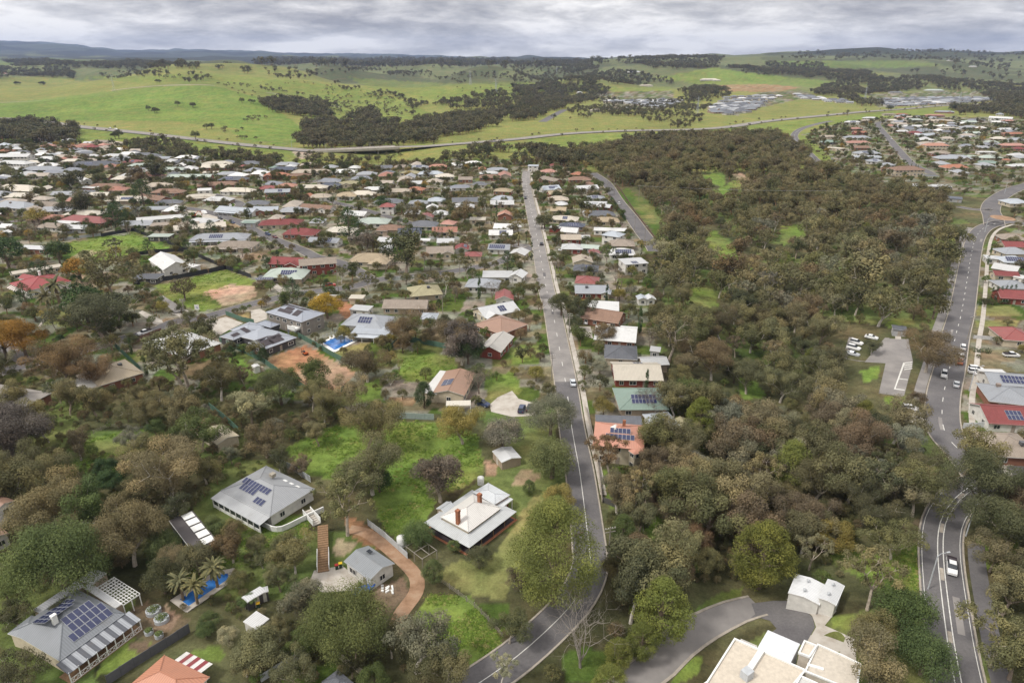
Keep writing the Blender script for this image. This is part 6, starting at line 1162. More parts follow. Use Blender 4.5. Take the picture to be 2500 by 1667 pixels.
for v_, x, y, d in (('I', 490, 1080, 230), ('I', 410, 1190, 200), ('A', 1320, 800, 170), ('A', 1430, 830, 170), ('A', 1580, 700, 180), ('J', 1060, 690, 130), ('J', 1770, 610, 110), ('J', 2175, 490, 100), ('J', 1330, 360, 80), ('J', 1225, 1060, 80), ('K', 60, 640, 110), ('K', 385, 385, 70), ('K', 655, 160, 60), ('K', 960, 1090, 120), ('R', 1140, 710, 45), ('R', 1190, 700, 50), ('R', 850, 740, 60), ('R', 720, 310, 40), ('J', 720, 200, 60), ('L', 150, 780, 130)): T(v_, x, y, d, 'palm', 'olive')
for k in range(8): T('J', 1466 + 33 * k, 620, 20, 'cypress', 'dgreen')
for k in range(6): T('J', 1938 + 19 * k, 985, 13, 'cypress', 'dgreen')
for k in range(6): T('U', 1090 + 54 * k, 1060 - 6 * k, 34, 'cypress', 'dgreen')
for v_, x, y, d in (('R', 1312, 740, 12), ('R', 1355, 745, 14), ('R', 1375, 755, 14), ('I', 1325, 125, 26), ('J', 2135, 230, 14), ('J', 2155, 230, 14), ('E', 1107, 440, 32), ('L', 340, 670, 40), ('R', 1400, 480, 10), ('R', 1420, 480, 10), ('R', 1450, 480, 10), ('J', 390, 640, 36)): T(v_, x, y, d, 'cypress', 'green')
# ---------------- filling: woods and gardens
occ = []
hgrid()
KEEP = []   # photo polygons that stay open (lawns, yards, paddocks)
for v_, pts in [('F0', [(660, 1025), (740, 985), (900, 965), (1010, 970), (1100, 1000), (1110, 1090), (1060, 1120), (930, 1140), (900, 1230), (850, 1110), (760, 1100), (700, 1090)]), ('F0', [(985, 1365), (1080, 1370), (1150, 1470), (1120, 1500), (1060, 1545), (930, 1460)]), ('F0', [(1000, 1250), (1140, 1230), (1230, 1130), (1250, 1150), (1160, 1380), (1070, 1360), (1000, 1320)]),
  ('F', [(60, 390), (380, 290), (760, 500), (650, 650), (400, 640), (180, 500)]), ('H', [(560, 230), (900, 225), (1080, 240), (1110, 420), (1040, 685), (848, 660), (740, 430), (560, 400)]), ('Q', [(0, 500), (900, 120), (1400, 0), (2050, 0), (2352, 560), (2352, 1134), (0, 1134)]), ('F', [(1720, 700), (1900, 560), (2160, 740), (2140, 840), (1790, 800)]), ('I', [(600, 720), (1210, 620), (1600, 780), (1200, 830), (640, 900)]), ('I', [(1300, 1110), (2060, 970), (2330, 1060), (2333, 1250), (1830, 1370), (1500, 1220)]),
  ('A', [(1280, 960), (1600, 730), (1730, 740), (1720, 820), (1400, 1030)]), ('B', [(380, 860), (430, 720), (640, 700), (1000, 560), (700, 350), (800, 340), (1150, 640), (1240, 840), (1060, 1240), (760, 950)]), ('H', [(970, 790), (1230, 790), (1220, 920), (980, 890)]), ('N', [(100, 500), (960, 290), (1000, 480), (600, 640), (280, 700)]), ('A', [(930, 1040), (1100, 960), (1340, 1020), (1300, 1200), (1100, 1300), (850, 1500), (700, 1500)]),
  ('F', [(1090, 400), (1540, 380), (1560, 470), (1280, 560), (1120, 480)]), ('E', [(720, 920), (1120, 930), (980, 1150), (620, 1100)]), ('K', [(1000, 230), (1130, 220), (1290, 430), (1360, 680), (1300, 700)]), ('K', [(1990, 60), (2330, 160), (2300, 250), (2040, 170)]), ('U', [(350, 400), (640, 360), (640, 500), (420, 520)]), ('M', [(560, 890), (1150, 1000), (1150, 1110), (620, 990)]), ('K', [(1740, 620), (1800, 650), (1900, 900), (2000, 1000), (1900, 1000), (1780, 880)])  , ('P', [(2030, 810), (2150, 775), (2225, 780), (2255, 900), (2240, 1065), (2110, 1065), (2020, 960)]), ('P', [(2225, 860), (2320, 840), (2330, 900), (2310, 1090), (2240, 1060)]), ('P', [(2215, 1250), (2300, 1200), (2320, 1667), (2190, 1667)]), ('P', [(2240, 1150), (2340, 1090), (2400, 1140), (2420, 1200), (2300, 1300), (2240, 1260)]), ('P', [(2320, 1260), (2420, 1240), (2440, 1667), (2330, 1667)]), ('F0', [(490, 1120), (540, 1100), (680, 1180), (700, 1210), (650, 1290), (560, 1250), (480, 1180)])]: KEEP.append(vpts(v_, pts))
for q in ([(1740, 560), (1790, 600), (1840, 650), (1850, 700), (1770, 670), (1715, 600)], [(1720, 470), (1800, 440), (1830, 455), (1760, 510)], [(1700, 425), (1770, 425), (1780, 460), (1740, 460)], [(1790, 915), (1850, 925), (1880, 990), (1810, 1000)], [(2020, 1345), (2180, 1340), (2190, 1430), (2120, 1420)], [(1570, 1270), (1680, 1250), (1670, 1350), (1580, 1345)], [(1680, 700), (1740, 700), (1760, 760), (1700, 760)], [(1900, 560), (1960, 545), (1970, 580), (1910, 600)], [(1560, 1500), (1700, 1440), (1830, 1400), (1840, 1450), (1700, 1500), (1600, 1560)]): KEEP.append(q)
def open_(px, py): return any(inpoly(np.array([px]), np.array([py]), q)[0] for q in KEEP)
HPX = []
for hx, hy, a, b_, r_ in HOUSES:
    if hy < 300:
        u, v = proj(hx, hy, 2.5); sl_ = math.hypot(hx, hy, CAMZ - 3); HPX.append((float(u), float(v), .8 * min(a, b_) * FP / sl_ + .15 * max(a, b_) * FP / sl_, hy))
def hides(x, y, hgt, wid):
    u, v = proj(x, y, h1(x, y) + hgt * .6); r_ = wid * .5 * FP / math.hypot(x, y, CAMZ)
    return any((u - a) ** 2 + (v - b_) ** 2 < (c_ * .8 + r_ * .5) ** 2 and y < d_ for a, b_, c_, d_ in HPX)
grid_ = {}
def spaced(x, y, d):
    c_ = 6.0; i, j = int(x // c_), int(y // c_); n = int(d // c_) + 1
    for a in range(i - n, i + n + 1):
        for b_ in range(j - n, j + n + 1):
            for (u, v) in grid_.get((a, b_), ()):
                if (u - x) ** 2 + (v - y) ** 2 < d * d: return False
    return True
def put(x, y): grid_.setdefault((int(x // 6), int(y // 6)), []).append((x, y))
for x, y, r_ in TREES: put(x, y)
def scatter(poly, n, dmin, g, rmargin=1.5, hmargin=1.0, keep=True, tries=14, dmax=None):
    """ground points inside a photo polygon, evenly spread over the real ground"""
    W_ = [at(*q) for q in poly]; x0, x1 = min(p.x for p in W_), max(p.x for p in W_); y0, y1 = min(p.y for p in W_), max(p.y for p in W_); m_ = n * tries
    X_ = g.uniform(x0, x1, m_); Y_ = g.uniform(y0, y1, m_); Z_ = h(X_, Y_); a, b_ = proj(X_, Y_, Z_); ok = inpoly(a, b_, poly); out = []
    for x, y, px, py in zip(X_[ok], Y_[ok], a[ok], b_[ok]):
        if len(out) >= n: break
        if not spaced(x, y, dmin) or (keep and open_(px, py)) or not clear_house(x, y, hmargin) or not clear_road(x, y, rmargin): continue
        put(x, y); out.append((float(x), float(y)))
    return out
g5 = np.random.default_rng(5); r5 = random.Random(5)
WOOD = [(1405, 392), (1500, 365), (1700, 340), (1900, 335), (1960, 370), (2050, 430), (2180, 470), (2290, 500), (2330, 560), (2345, 600), (2330, 690), (2300, 770), (2250, 830), (2240, 960), (2275, 1060), (2330, 1130), (2300, 1180), (2250, 1260), (2240, 1380), (2240, 1560), (2280, 1680), (2100, 1680), (2080, 1480), (1960, 1400), (1850, 1455), (1700, 1500), (1600, 1570), (1500, 1680), (1330, 1680), (1400, 1590), (1490, 1480), (1500, 1330), (1480, 1250), (1560, 1190), (1640, 1100), (1660, 960), (1620, 870), (1610, 800), (1600, 720), (1560, 640), (1590, 600), (1560, 500), (1480, 430)]
NEARW = [(1500, 1060), (1690, 1000), (2200, 1060), (2215, 1250), (2010, 1330), (1860, 1400), (1700, 1450), (1560, 1500), (1500, 1560), (1490, 1300)]
pts = scatter(NEARW, 85, 4.7, g5, rmargin=2.5) + scatter(WOOD, 900, 6.2, g5, rmargin=3.0); pts.sort(key=lambda p: p[1])
SH = ('gum tree in the dense wood between the two long roads', 'wood between the roads'); rest = []
wc_ = ['olive', 'tan', 'olive', 'grey', 'olive', 'brown', 'tan', 'olive', 'dark', 'olive', 'grey', 'rust', 'pale', 'yolive']
nW = 0
for x, y in pts:
    zone = vnoise(x, y, 45, 31); c_ = wc_[int((float(zone) * 1.3 + r5.random() * .7) / 2.0 * len(wc_)) % len(wc_)]
    kk = r5.choices(['gum', 'sparse', 'bush', 'pine'], [.62, .12, .22, .04])[0]
    if nW < 290 and cnt.get(kk, 0) < 290:
        nW += 1; lab = {'gum': SH[0], 'sparse': 'thin pale-trunked gum in the dense wood between the roads', 'bush': 'round-crowned tree in the dense wood between the two roads', 'pine': 'pine in the dense wood between the two long roads'}[kk]
        tree((x, y), kk, 'pine' if kk == 'pine' else c_, hgt=r5.uniform(8.5, 15) if kk != 'bush' else r5.uniform(5, 8.5), share=(lab, SH[1]), rr=r5)
    else: rest.append((x, y, r5.uniform(.85, 1.45)))
# left wood around the near houses
LW = [(-60, 880), (200, 900), (330, 950), (420, 930), (560, 900), (640, 960), (760, 960), (900, 1010), (980, 1030), (900, 1120), (680, 1080), (620, 1180), (520, 1230), (430, 1280), (300, 1400), (100, 1440), (-60, 1500)]
for x, y in scatter(LW, 55, 7.5, g5): kk = r5.choices(['gum', 'bush', 'sparse'], [.6, .3, .1])[0]; tree((x, y), kk, r5.choice(['olive', 'tan', 'dark', 'brown', 'olive', 'grey', 'green']), hgt=r5.uniform(6, 12) if kk != 'bush' else r5.uniform(3, 6), rr=r5)
LB = [(330, 1350), (560, 1290), (700, 1350), (760, 1500), (870, 1560), (1000, 1600), (1150, 1640), (1050, 1690), (600, 1690), (640, 1560), (520, 1480), (440, 1500)]
for x, y in scatter(LB, 48, 4.6, g5): kk = r5.choices(['gum', 'bush', 'pepper'], [.4, .45, .15])[0]; tree((x, y), kk, r5.choice(['olive', 'tan', 'green', 'grey', 'dark']), hgt=r5.uniform(4, 9), rr=r5)
RB_ = [(2430, 1180), (2620, 1150), (2700, 1690), (2470, 1690), (2420, 1500), (2400, 1300)]
for x, y in scatter(RB_, 34, 5.5, g5): kk = r5.choices(['gum', 'bush', 'sparse'], [.6, .25, .15])[0]; tree((x, y), kk, r5.choice(['olive', 'tan', 'dark', 'brown', 'olive']), hgt=r5.uniform(8, 14) if kk != 'bush' else r5.uniform(4, 6), rr=r5)
# suburb gardens
SUB = [(-250, 355), (150, 350), (420, 378), (640, 398), (880, 408), (1150, 390), (1420, 405), (1560, 560), (1590, 700), (1610, 860), (1640, 1000), (1480, 1030), (1440, 1000), (1300, 990), (950, 1000), (700, 900), (480, 900), (200, 880), (-200, 920)]
sp = scatter(SUB, 1900, 3.7, g5, 1.4, .4); sp.sort(key=lambda p: p[1]); sub_rest = []
for i, (x, y) in enumerate(sp):
    kk = r5.choices(['gum', 'bush', 'pepper', 'bare', 'pine', 'sparse', 'cypress'], [.26, .44, .05, .08, .06, .05, .06])[0]
    if cnt.get(kk, 0) < 285 and i < 620: tree((x, y), kk, {'pine': 'dgreen', 'cypress': 'dgreen', 'bare': 'mauve'}.get(kk) or r5.choice(['olive', 'brown', 'dark', 'green', 'olive', 'yolive', 'dgreen', 'tan', 'dark', 'grey', 'rust'] + (['yellow'] if r5.random() < .25 else [])), hgt=r5.uniform(3.2, 6.5) if kk in ('bush', 'pepper') else r5.uniform(5.5, 11.5), rr=r5)
    else: sub_rest.append((x, y, r5.uniform(.4, .8)))
RS = [(2060, 300), (2200, 285), (2500, 300), (2700, 310), (2700, 1150), (2440, 1120), (2360, 1010), (2390, 800), (2410, 620), (2470, 570), (2480, 480), (2300, 480), (2150, 455), (2040, 420), (1975, 360), (1965, 325)]
sp = scatter(RS, 900, 3.9, g5, 1.6, .6); sp.sort(key=lambda p: p[1])
for i, (x, y) in enumerate(sp):
    kk = r5.choices(['gum', 'bush', 'bare', 'pepper', 'cypress', 'sparse'], [.22, .52, .08, .08, .06, .04])[0]
    if cnt.get(kk, 0) < 290 and i < 220: tree((x, y), kk, r5.choice(['olive', 'brown', 'dark', 'green', 'yolive', 'dgreen', 'mauve', 'rust']) if kk != 'cypress' else 'dgreen', hgt=r5.uniform(3, 6) if kk in ('bush', 'pepper') else r5.uniform(5, 10), rr=r5)
    else: sub_rest.append((x, y, r5.uniform(.35, .75)))
# ---------------- instanced masses: what nobody could count
def scatter_mass(name, pts, tpl, rots=None, seed=1, idx=None):
    """points carrying instances of plant shapes (geometry nodes): pts = (x, y, scale)"""
    coll = bpy.data.collections.new(name + '_shapes')
    for i, me_ in enumerate(tpl):
        o = bpy.data.objects.new(name + '_shape', me_); coll.objects.link(o)
    P = np.array(pts, float); g = np.random.default_rng(seed); n = len(P); me_ = bpy.data.meshes.new(name); me_.vertices.add(n)
    Z_ = h(P[:, 0], P[:, 1]) - .05; me_.vertices.foreach_set('co', np.stack([P[:, 0], P[:, 1], Z_], 1).astype(np.float32).ravel())
    a = me_.attributes.new('isc', 'FLOAT_VECTOR', 'POINT'); s = P[:, 2]; q = g.uniform(.85, 1.2, n); a.data.foreach_set('vector', np.stack([s * q, s * q, s * (g.uniform(.85, 1.15, n) if rots is None else 1)], 1).astype(np.float32).ravel())
    a = me_.attributes.new('iro', 'FLOAT_VECTOR', 'POINT'); a.data.foreach_set('vector', np.stack([np.zeros(n), np.zeros(n), g.uniform(0, 6.28, n) if rots is None else np.asarray(rots)], 1).astype(np.float32).ravel())
    a = me_.attributes.new('idx', 'INT', 'POINT'); a.data.foreach_set('value', (g.integers(0, len(tpl), n) if idx is None else np.asarray(idx)).astype(np.int32))
    o = obj(name, me_); o['kind'] = 'stuff'; ng = bpy.data.node_groups.new(name, 'GeometryNodeTree'); ng.interface.new_socket('Geometry', in_out='INPUT', socket_type='NodeSocketGeometry'); ng.interface.new_socket('Geometry', in_out='OUTPUT', socket_type='NodeSocketGeometry')
    gi, go = ng.nodes.new('NodeGroupInput'), ng.nodes.new('NodeGroupOutput'); ip = ng.nodes.new('GeometryNodeInstanceOnPoints'); ci = ng.nodes.new('GeometryNodeCollectionInfo'); ci.inputs['Collection'].default_value = coll; ci.inputs['Separate Children'].default_value = True; ci.inputs['Reset Children'].default_value = True
    def nat(nm, dt): q = ng.nodes.new('GeometryNodeInputNamedAttribute'); q.data_type = dt; q.inputs['Name'].default_value = nm; return next(x for x in q.outputs if x.enabled and x.name == 'Attribute')
    ng.links.new(gi.outputs[0], ip.inputs['Points']); ng.links.new(ci.outputs[0], ip.inputs['Instance']); ip.inputs['Pick Instance'].default_value = True
    ng.links.new(nat('idx', 'INT'), ip.inputs['Instance Index']); ng.links.new(nat('isc', 'FLOAT_VECTOR'), ip.inputs['Scale'])
    er = ng.nodes.new('FunctionNodeEulerToRotation'); ng.links.new(nat('iro', 'FLOAT_VECTOR'), er.inputs[0]); ng.links.new(er.outputs[0], ip.inputs['Rotation']); ng.links.new(ip.outputs[0], go.inputs[0])
    md = o.modifiers.new('scatter', 'NODES'); md.node_group = ng; return o
def joined(kind, seed, lod, leafmat):
    tr, cr, D_, c_ = make_tree(kind, seed, lod, leafmat); bm = bmesh.new(); bm.from_mesh(cr); n0_ = len(bm.faces); bm.from_mesh(tr); bm.faces.ensure_lookup_table()
    for f in bm.faces[n0_:]: f.material_index = 1
    me_ = bpy.data.meshes.new(kind + '_shape'); bm.to_mesh(me_); bm.free(); me_.materials.append(M[leafmat]); me_.materials.append(M['timber']); return me_
mid = [joined('gum', 300 + i, 1, 'leaf_wood') for i in range(5)] + [joined('bush', 320 + i, 1, 'leaf_wood') for i in range(2)]
scatter_mass('deep_woodland', rest, mid, seed=2)
und = [joined('bush', 340 + i, 1, 'leaf_under') for i in range(4)]
us = []
def under_fill(poly, n, dmin, smin, smax):
    for x, y in scatter(poly, n, dmin, g5, 1.2, .4): us.append((x, y, r5.uniform(smin, smax)))
under_fill(NEARW, 520, 1.7, .12, .38); under_fill(WOOD, 2600, 2.3, .12, .46); under_fill(LW, 560, 2.2, .10, .36); under_fill(LB, 140, 2.0, .08, .25); under_fill(RB_, 130, 2.2, .1, .3)
under_fill(SUB, 2900, 2.3, .14, .50); under_fill(RS, 1700, 2.3, .14, .46)
gt = [joined('bush', 360 + i, 1, 'leaf_garden') for i in range(3)] + [joined('gum', 370 + i, 1, 'leaf_garden') for i in range(3)] + [joined('pepper', 380, 1, 'leaf_garden'), joined('bare', 385, 1, 'leaf_garden')]
scatter_mass('garden_trees', sub_rest, gt, seed=5)
scatter_mass('undergrowth', us, und, seed=3)

def tuft_mesh(seed):
    g = np.random.default_rng(seed); c_ = g.normal(size=(7, 3)) * .45; c_[:, 2] = .12; V, Q, ti = leaf_cloud(c_, np.full(7, .3), 9, .5, g, 0, .5, asp=.22); return bigmesh('grass_tuft', V, Q, 'leaf_grass', ti)
tf = []
for v_, pts_, n_ in (('F0', [(655, 1030), (740, 985), (880, 960), (1010, 970), (1100, 1000), (1110, 1090), (1060, 1120), (930, 1140), (860, 1110), (760, 1100)], 2600), ('F0', [(840, 1100), (930, 1110), (1000, 1150), (980, 1200), (930, 1250), (880, 1210)], 700), ('F0', [(985, 1365), (1080, 1370), (1150, 1470), (1120, 1500), (1060, 1545), (930, 1460)], 1500), ('F0', [(180, 1010), (340, 980), (330, 1060), (200, 1130)], 700), ('F0', [(1380, 1080), (1500, 1060), (1480, 1130), (1400, 1170)], 500), ('I', [(600, 720), (1210, 625), (1580, 770), (1200, 820), (640, 880)], 1200), ('I', [(1400, 1110), (2060, 970), (2330, 1060), (2000, 1150), (1830, 1350), (1480, 1200)], 1000), ('D', [(870, 560), (1100, 545), (1110, 900), (880, 640)], 500), ('F0', [(340, 1290), (420, 1280), (600, 1200), (720, 1190), (700, 1260), (430, 1340)], 600), ('F0', [(900, 800), (1040, 820), (1060, 870), (930, 880)], 500)):
    W_ = [at(*q) for q in vpts(v_, pts_)]; X_ = g5.uniform(min(p.x for p in W_), max(p.x for p in W_), n_ * 3); Y_ = g5.uniform(min(p.y for p in W_), max(p.y for p in W_), n_ * 3); a, b_ = proj(X_, Y_, h(X_, Y_)); ok = inpoly(a, b_, vpts(v_, pts_)) & (vnoise(X_, Y_, 6, 51) > .35)
    tf += [(float(x), float(y), r5.uniform(.35, .9)) for x, y in list(zip(X_[ok], Y_[ok]))[:n_ // 2] if clear_house(x, y) and clear_road(x, y, .5)]
scatter_mass('grass_tufts', tf, [tuft_mesh(i) for i in range(4)], seed=8)
# ------------------------------------------------------------------ far country: woods, hedges, estates, bridge, pylons
g6 = np.random.default_rng(6); r6 = random.Random(6)
def far_pts(v, pts, dmin, smin, smax, n=4000, road=True):
    poly = vpts(v, pts); W_ = [at(*q) for q in poly]; y0, y1 = min(p.y for p in W_) * .97, max(p.y for p in W_) * 1.03; x0, x1 = min(p.x for p in W_), max(p.x for p in W_)
    m_ = int(min(60000, max(200, (x1 - x0) * (y1 - y0) / dmin ** 2 * 1.6))); X_ = g6.uniform(x0, x1, m_); Y_ = g6.uniform(y0, y1, m_); a, b_ = proj(X_, Y_, h(X_, Y_)); sj = np.clip(2400 / Y_, .3, 2.2); ok = inpoly(a + (vnoise(X_, Y_, 55, 41) - .5) * 34 * sj, b_ + (vnoise(X_, Y_, 55, 42) - .5) * 11 * sj, poly) & (vnoise(X_, Y_, 38, 43) > (.36 if dmin < 22 else .12)); out = []; gr = set()
    for x, y in zip(X_[ok], Y_[ok]):
        k = (int(x // dmin), int(y // dmin))
        if k in gr: continue
        if road and (not clear_road(x, y, 5) or not clear_house(x, y, 2)): continue
        gr.add(k); out.append((float(x), float(y), r6.uniform(smin, smax)))
        if len(out) >= n: break
    return out
fw = []
for v_, pts, dm, s0, s1 in [
  ('b', [(60, 640), (330, 640), (590, 660), (640, 720), (700, 800), (900, 840), (1000, 730), (1120, 720), (1200, 840), (1450, 860), (1700, 790), (2352, 700), (2352, 850), (2100, 890), (1850, 910), (1560, 1035), (1480, 1070), (900, 1085), (420, 1065), (400, 900), (480, 830), (330, 760), (150, 700)], 8.5, .8, 1.5),
  ('c', [(0, 500), (250, 490), (560, 420), (800, 450), (900, 560), (760, 600), (640, 640), (450, 720), (300, 790), (180, 830), (0, 840)], 9.5, .8, 1.5), ('P', [(1130, 394), (1180, 374), (1300, 364), (1420, 374), (1500, 362), (1570, 348), (1680, 330), (1780, 338), (1900, 332), (1930, 345), (1960, 375), (1700, 345), (1500, 372), (1400, 412), (1290, 402)], 7.5, .8, 1.4),
  ('P', [(-120, 290), (0, 298), (120, 305), (185, 322), (190, 345), (0, 350), (-120, 345)], 8, .9, 1.7), ('P', [(250, 350), (420, 356), (480, 380), (640, 396), (700, 398), (760, 404), (880, 409), (1000, 405), (1130, 390), (1130, 402), (880, 416), (640, 408), (420, 388), (250, 365)], 7.5, .5, 1.0),
  ('c', [(440, 770), (560, 730), (700, 710), (900, 680), (1300, 650), (1560, 570), (1900, 560), (1830, 690), (1650, 780), (1680, 890), (1500, 895), (1380, 835), (1240, 822), (960, 775), (700, 755)], 11, .5, .95), ('c', [(380, 300), (700, 280), (800, 340), (1000, 360), (1250, 400), (1500, 420), (1450, 470), (1000, 480), (700, 410), (480, 370)], 14, 1, 1.7), ('c', [(1000, 245), (1500, 225), (1920, 235), (1920, 325), (1700, 335), (1300, 335), (1000, 290)], 17, 1.1, 1.9), ('c', [(1960, 300), (2352, 340), (2352, 400), (2100, 365)], 15, 1, 1.7),
  ('c', [(0, 330), (380, 290), (560, 400), (250, 480), (0, 500)], 24, .9, 1.5), ('c', [(760, 600), (880, 560), (1000, 640), (1300, 650), (1260, 690), (900, 700), (760, 640)], 16, .4, .8), ('c', [(1560, 540), (1850, 500), (2000, 560), (1900, 600), (1620, 620)], 12, .8, 1.4),
  ('d', [(80, 250), (350, 185), (1000, 165), (1500, 165), (2500, 210), (2500, 460), (2200, 470), (1900, 420), (1300, 400), (1280, 350), (1550, 300), (1300, 258), (400, 250)], 21, 1.2, 2.2), ('d', [(0, 275), (480, 280), (500, 335), (920, 372), (960, 440), (720, 460), (600, 425), (0, 395)], 14, 1, 1.7),
  ('d', [(380, 545), (600, 490), (1000, 430), (1500, 420), (2050, 480), (2500, 560), (2500, 800), (2150, 680), (1950, 570), (1400, 520), (1100, 560), (960, 600), (1000, 690), (900, 690), (700, 610), (420, 572)], 11.5, .9, 1.6), ('d', [(2050, 660), (2150, 640), (2500, 740), (2500, 810), (2300, 790), (2100, 760)], 10, .9, 1.5), ('d', [(1700, 690), (2050, 680), (2060, 760), (1850, 770)], 10, .9, 1.5),
  ('a', [(-200, 330), (250, 345), (620, 350), (760, 425), (640, 425), (200, 412), (-200, 430)], 13, 1, 1.7), ('a', [(30, 262), (400, 252), (760, 298), (1200, 272), (1700, 298), (2352, 345), (2352, 372), (1900, 335), (1500, 345), (800, 335), (200, 335)], 18, 1.1, 1.9), ('a', [(900, 395), (1200, 355), (1900, 395), (1900, 440), (1650, 460), (1500, 410), (1000, 420)], 26, .7, 1.3),
  ('b', [(0, 330), (500, 348), (700, 338), (1000, 318), (1300, 338), (1100, 355), (700, 385), (450, 425), (100, 415)], 30, .8, 1.5), ('b', [(700, 480), (900, 492), (1200, 560), (1400, 600), (1600, 740), (1750, 780), (1560, 800), (1440, 700), (1350, 615), (900, 550)], 10, .6, 1.1), ('b', [(0, 500), (350, 575), (620, 640), (780, 680), (760, 690), (560, 650), (300, 585), (0, 520)], 13, .5, .9), ('b', [(1150, 370), (1450, 350), (1700, 400), (1800, 440), (1960, 430), (1900, 470), (1700, 440), (1500, 400), (1250, 400)], 24, .7, 1.3), ('b', [(1850, 590), (2352, 560), (2352, 700), (2000, 740), (1650, 700), (1560, 680)], 11, .7, 1.3), ('b', [(1800, 400), (2100, 380), (2352, 370), (2352, 430), (2000, 440)], 26, .8, 1.4),
  ('b', [(0, 245), (1850, 250), (2352, 262), (2352, 300), (1850, 330), (1400, 330), (800, 322), (0, 305)], 44, 2.0, 3.4), ('c', [(-100, 300), (200, 270), (600, 262), (1040, 262), (800, 300), (300, 320), (-100, 330)], 36, 1.6, 2.8), ('d', [(2050, 470), (2500, 480), (2500, 560), (2200, 540)], 14, .9, 1.5), ('b', [(430, 1080), (560, 1120), (900, 1165), (1100, 1160), (1500, 1120), (1500, 1180), (1000, 1200), (600, 1200), (430, 1165)], 8, .35, .7)]:
    fw += far_pts(v_, pts, dm, s0, s1)
farT = [joined('gum', 400 + i, 2, 'leaf_far') for i in range(4)] + [joined('bush', 420 + i, 2, 'leaf_far') for i in range(3)]
scatter_mass('far_woodland', fw, farT, seed=4)
ls_ = TPL[('bush', 1)]
SHM = [joined('bush', 440 + i, 2, 'leaf_far') for i in range(3)]
def shrubs(v, pts, n, dmin, s0, s1, lab, grp, name='hillside_shrub', cat='shrub'):
    for x, y, s in far_pts(v, pts, dmin, s0, s1, n):
        o = obj(name, r6.choice(SHM), None, (x, y, h1(x, y) - .1), (0, 0, r6.uniform(0, 6.28)), (s, s, s * r6.uniform(.7, 1))); tag(o, lab, cat, grp, True)
shrubs('b', [(560, 470), (1000, 560), (1350, 620), (1500, 720), (1560, 840), (1250, 860), (1000, 830), (700, 800), (600, 600)], 230, 15, .35, .95, 'round dark shrub dotting the hillside behind the bridge', 'hillside shrubs')
shrubs('b', [(0, 430), (600, 460), (1100, 540), (1000, 560), (560, 480), (0, 540)], 26, 24, .3, .6, 'small shrub scattered on the upper green slope', 'slope shrubs'); shrubs('b', [(1400, 560), (2352, 470), (2352, 600), (2000, 600), (1700, 660)], 45, 22, .3, .7, 'small shrub scattered on the slope right of the gully', 'gully slope shrubs'); shrubs('a', [(1950, 460), (2352, 480), (2352, 620), (2200, 540), (2000, 470)], 24, 18, .4, .8, 'dark bush in the line along the paddock rim', 'paddock rim bushes'); shrubs('a', [(2000, 850), (2352, 800), (2352, 990), (2150, 940)], 26, 14, .4, .9, 'dark bush in the gully left of the bridge', 'gully bushes')
for v_, x, y, d in (('a', 1365, 720, 46), ('a', 1437, 738, 70), ('a', 1635, 680, 50), ('a', 1770, 690, 72), ('a', 2225, 650, 50), ('a', 2310, 652, 66), ('a', 1450, 465, 70), ('a', 145, 480, 80), ('a', 390, 480, 90), ('a', 1925, 885, 100), ('c', 1010, 985, 130), ('c', 745, 1050, 110), ('c', 660, 1030, 90), ('c', 280, 1050, 100), ('d', 1120, 715, 60), ('c', 400, 440, 50), ('c', 325, 470, 60), ('a', 1080, 975, 90), ('a', 1800, 985, 80)): T(v_, x, y, d, 'bush', 'dark', .95)
k = 6
while k < len(HWL) - 6:
    for s in (-1, 1):
        if r6.random() < .55:
            q = offs(HWL[k:k + 2], s * r6.uniform(13, 17))[0]; z = h1(q.x, q.y); u, v = proj(q.x, q.y, z)
            if not (735 < u < 990) and -60 < u < 2400:
                sc_ = r6.uniform(.28, .62); tag(obj('roadside_shrub', r6.choice(SHM), None, (q.x, q.y, z - .1), (0, 0, r6.uniform(0, 6.28)), (sc_, sc_, sc_)), 'small dark shrub growing along the highway verge', 'shrub', 'highway shrubs', True)
    k += r6.randint(1, 4)
# ------------------------------------------------------------------ bridge on the highway
ip0 = min(range(len(HWL)), key=lambda i: abs(proj(HWL[i].x, HWL[i].y, 0)[0] - 770)); ip1 = min(range(len(HWL)), key=lambda i: abs(proj(HWL[i].x, HWL[i].y, 0)[0] - 985))
br = thing('road_bridge', (HWL[ip0].x, HWL[ip0].y, 0)); seg = HWL[ip0:ip1 + 1]
def bstrip(name, o0, o1, z0, z1, m_):
    a, b_ = offs(seg, o0), offs(seg, o1); n = len(seg); zz_ = [float(hb(p.x, p.y)) for p in seg]
    V = [(p.x, p.y, z + z1) for p, z in zip(a, zz_)] + [(p.x, p.y, z + z1) for p, z in zip(b_, zz_)] + [(p.x, p.y, z + z0) for p, z in zip(a, zz_)] + [(p.x, p.y, z + z0) for p, z in zip(b_, zz_)]; F = []
    for i in range(n - 1): F += [(i, n + i, n + i + 1, i + 1), (2 * n + i, i, i + 1, 2 * n + i + 1), (n + i, 3 * n + i, 3 * n + i + 1, n + i + 1), (2 * n + i, 2 * n + i + 1, 3 * n + i + 1, 3 * n + i)]
    return under(obj(name, mesh(name, V, F, m_)), br)
bstrip('deck', -10.4, 10.4, -.6, .72, 'concrete'); 
for s in (-1, 1): bstrip('barrier', s * 10.3, s * 9.9, .7, 1.7, 'concrete')
for o_ in (-6, 0, 6): bstrip('girder', o_ - .5, o_ + .5, -2.0, -.58, 'kerb')
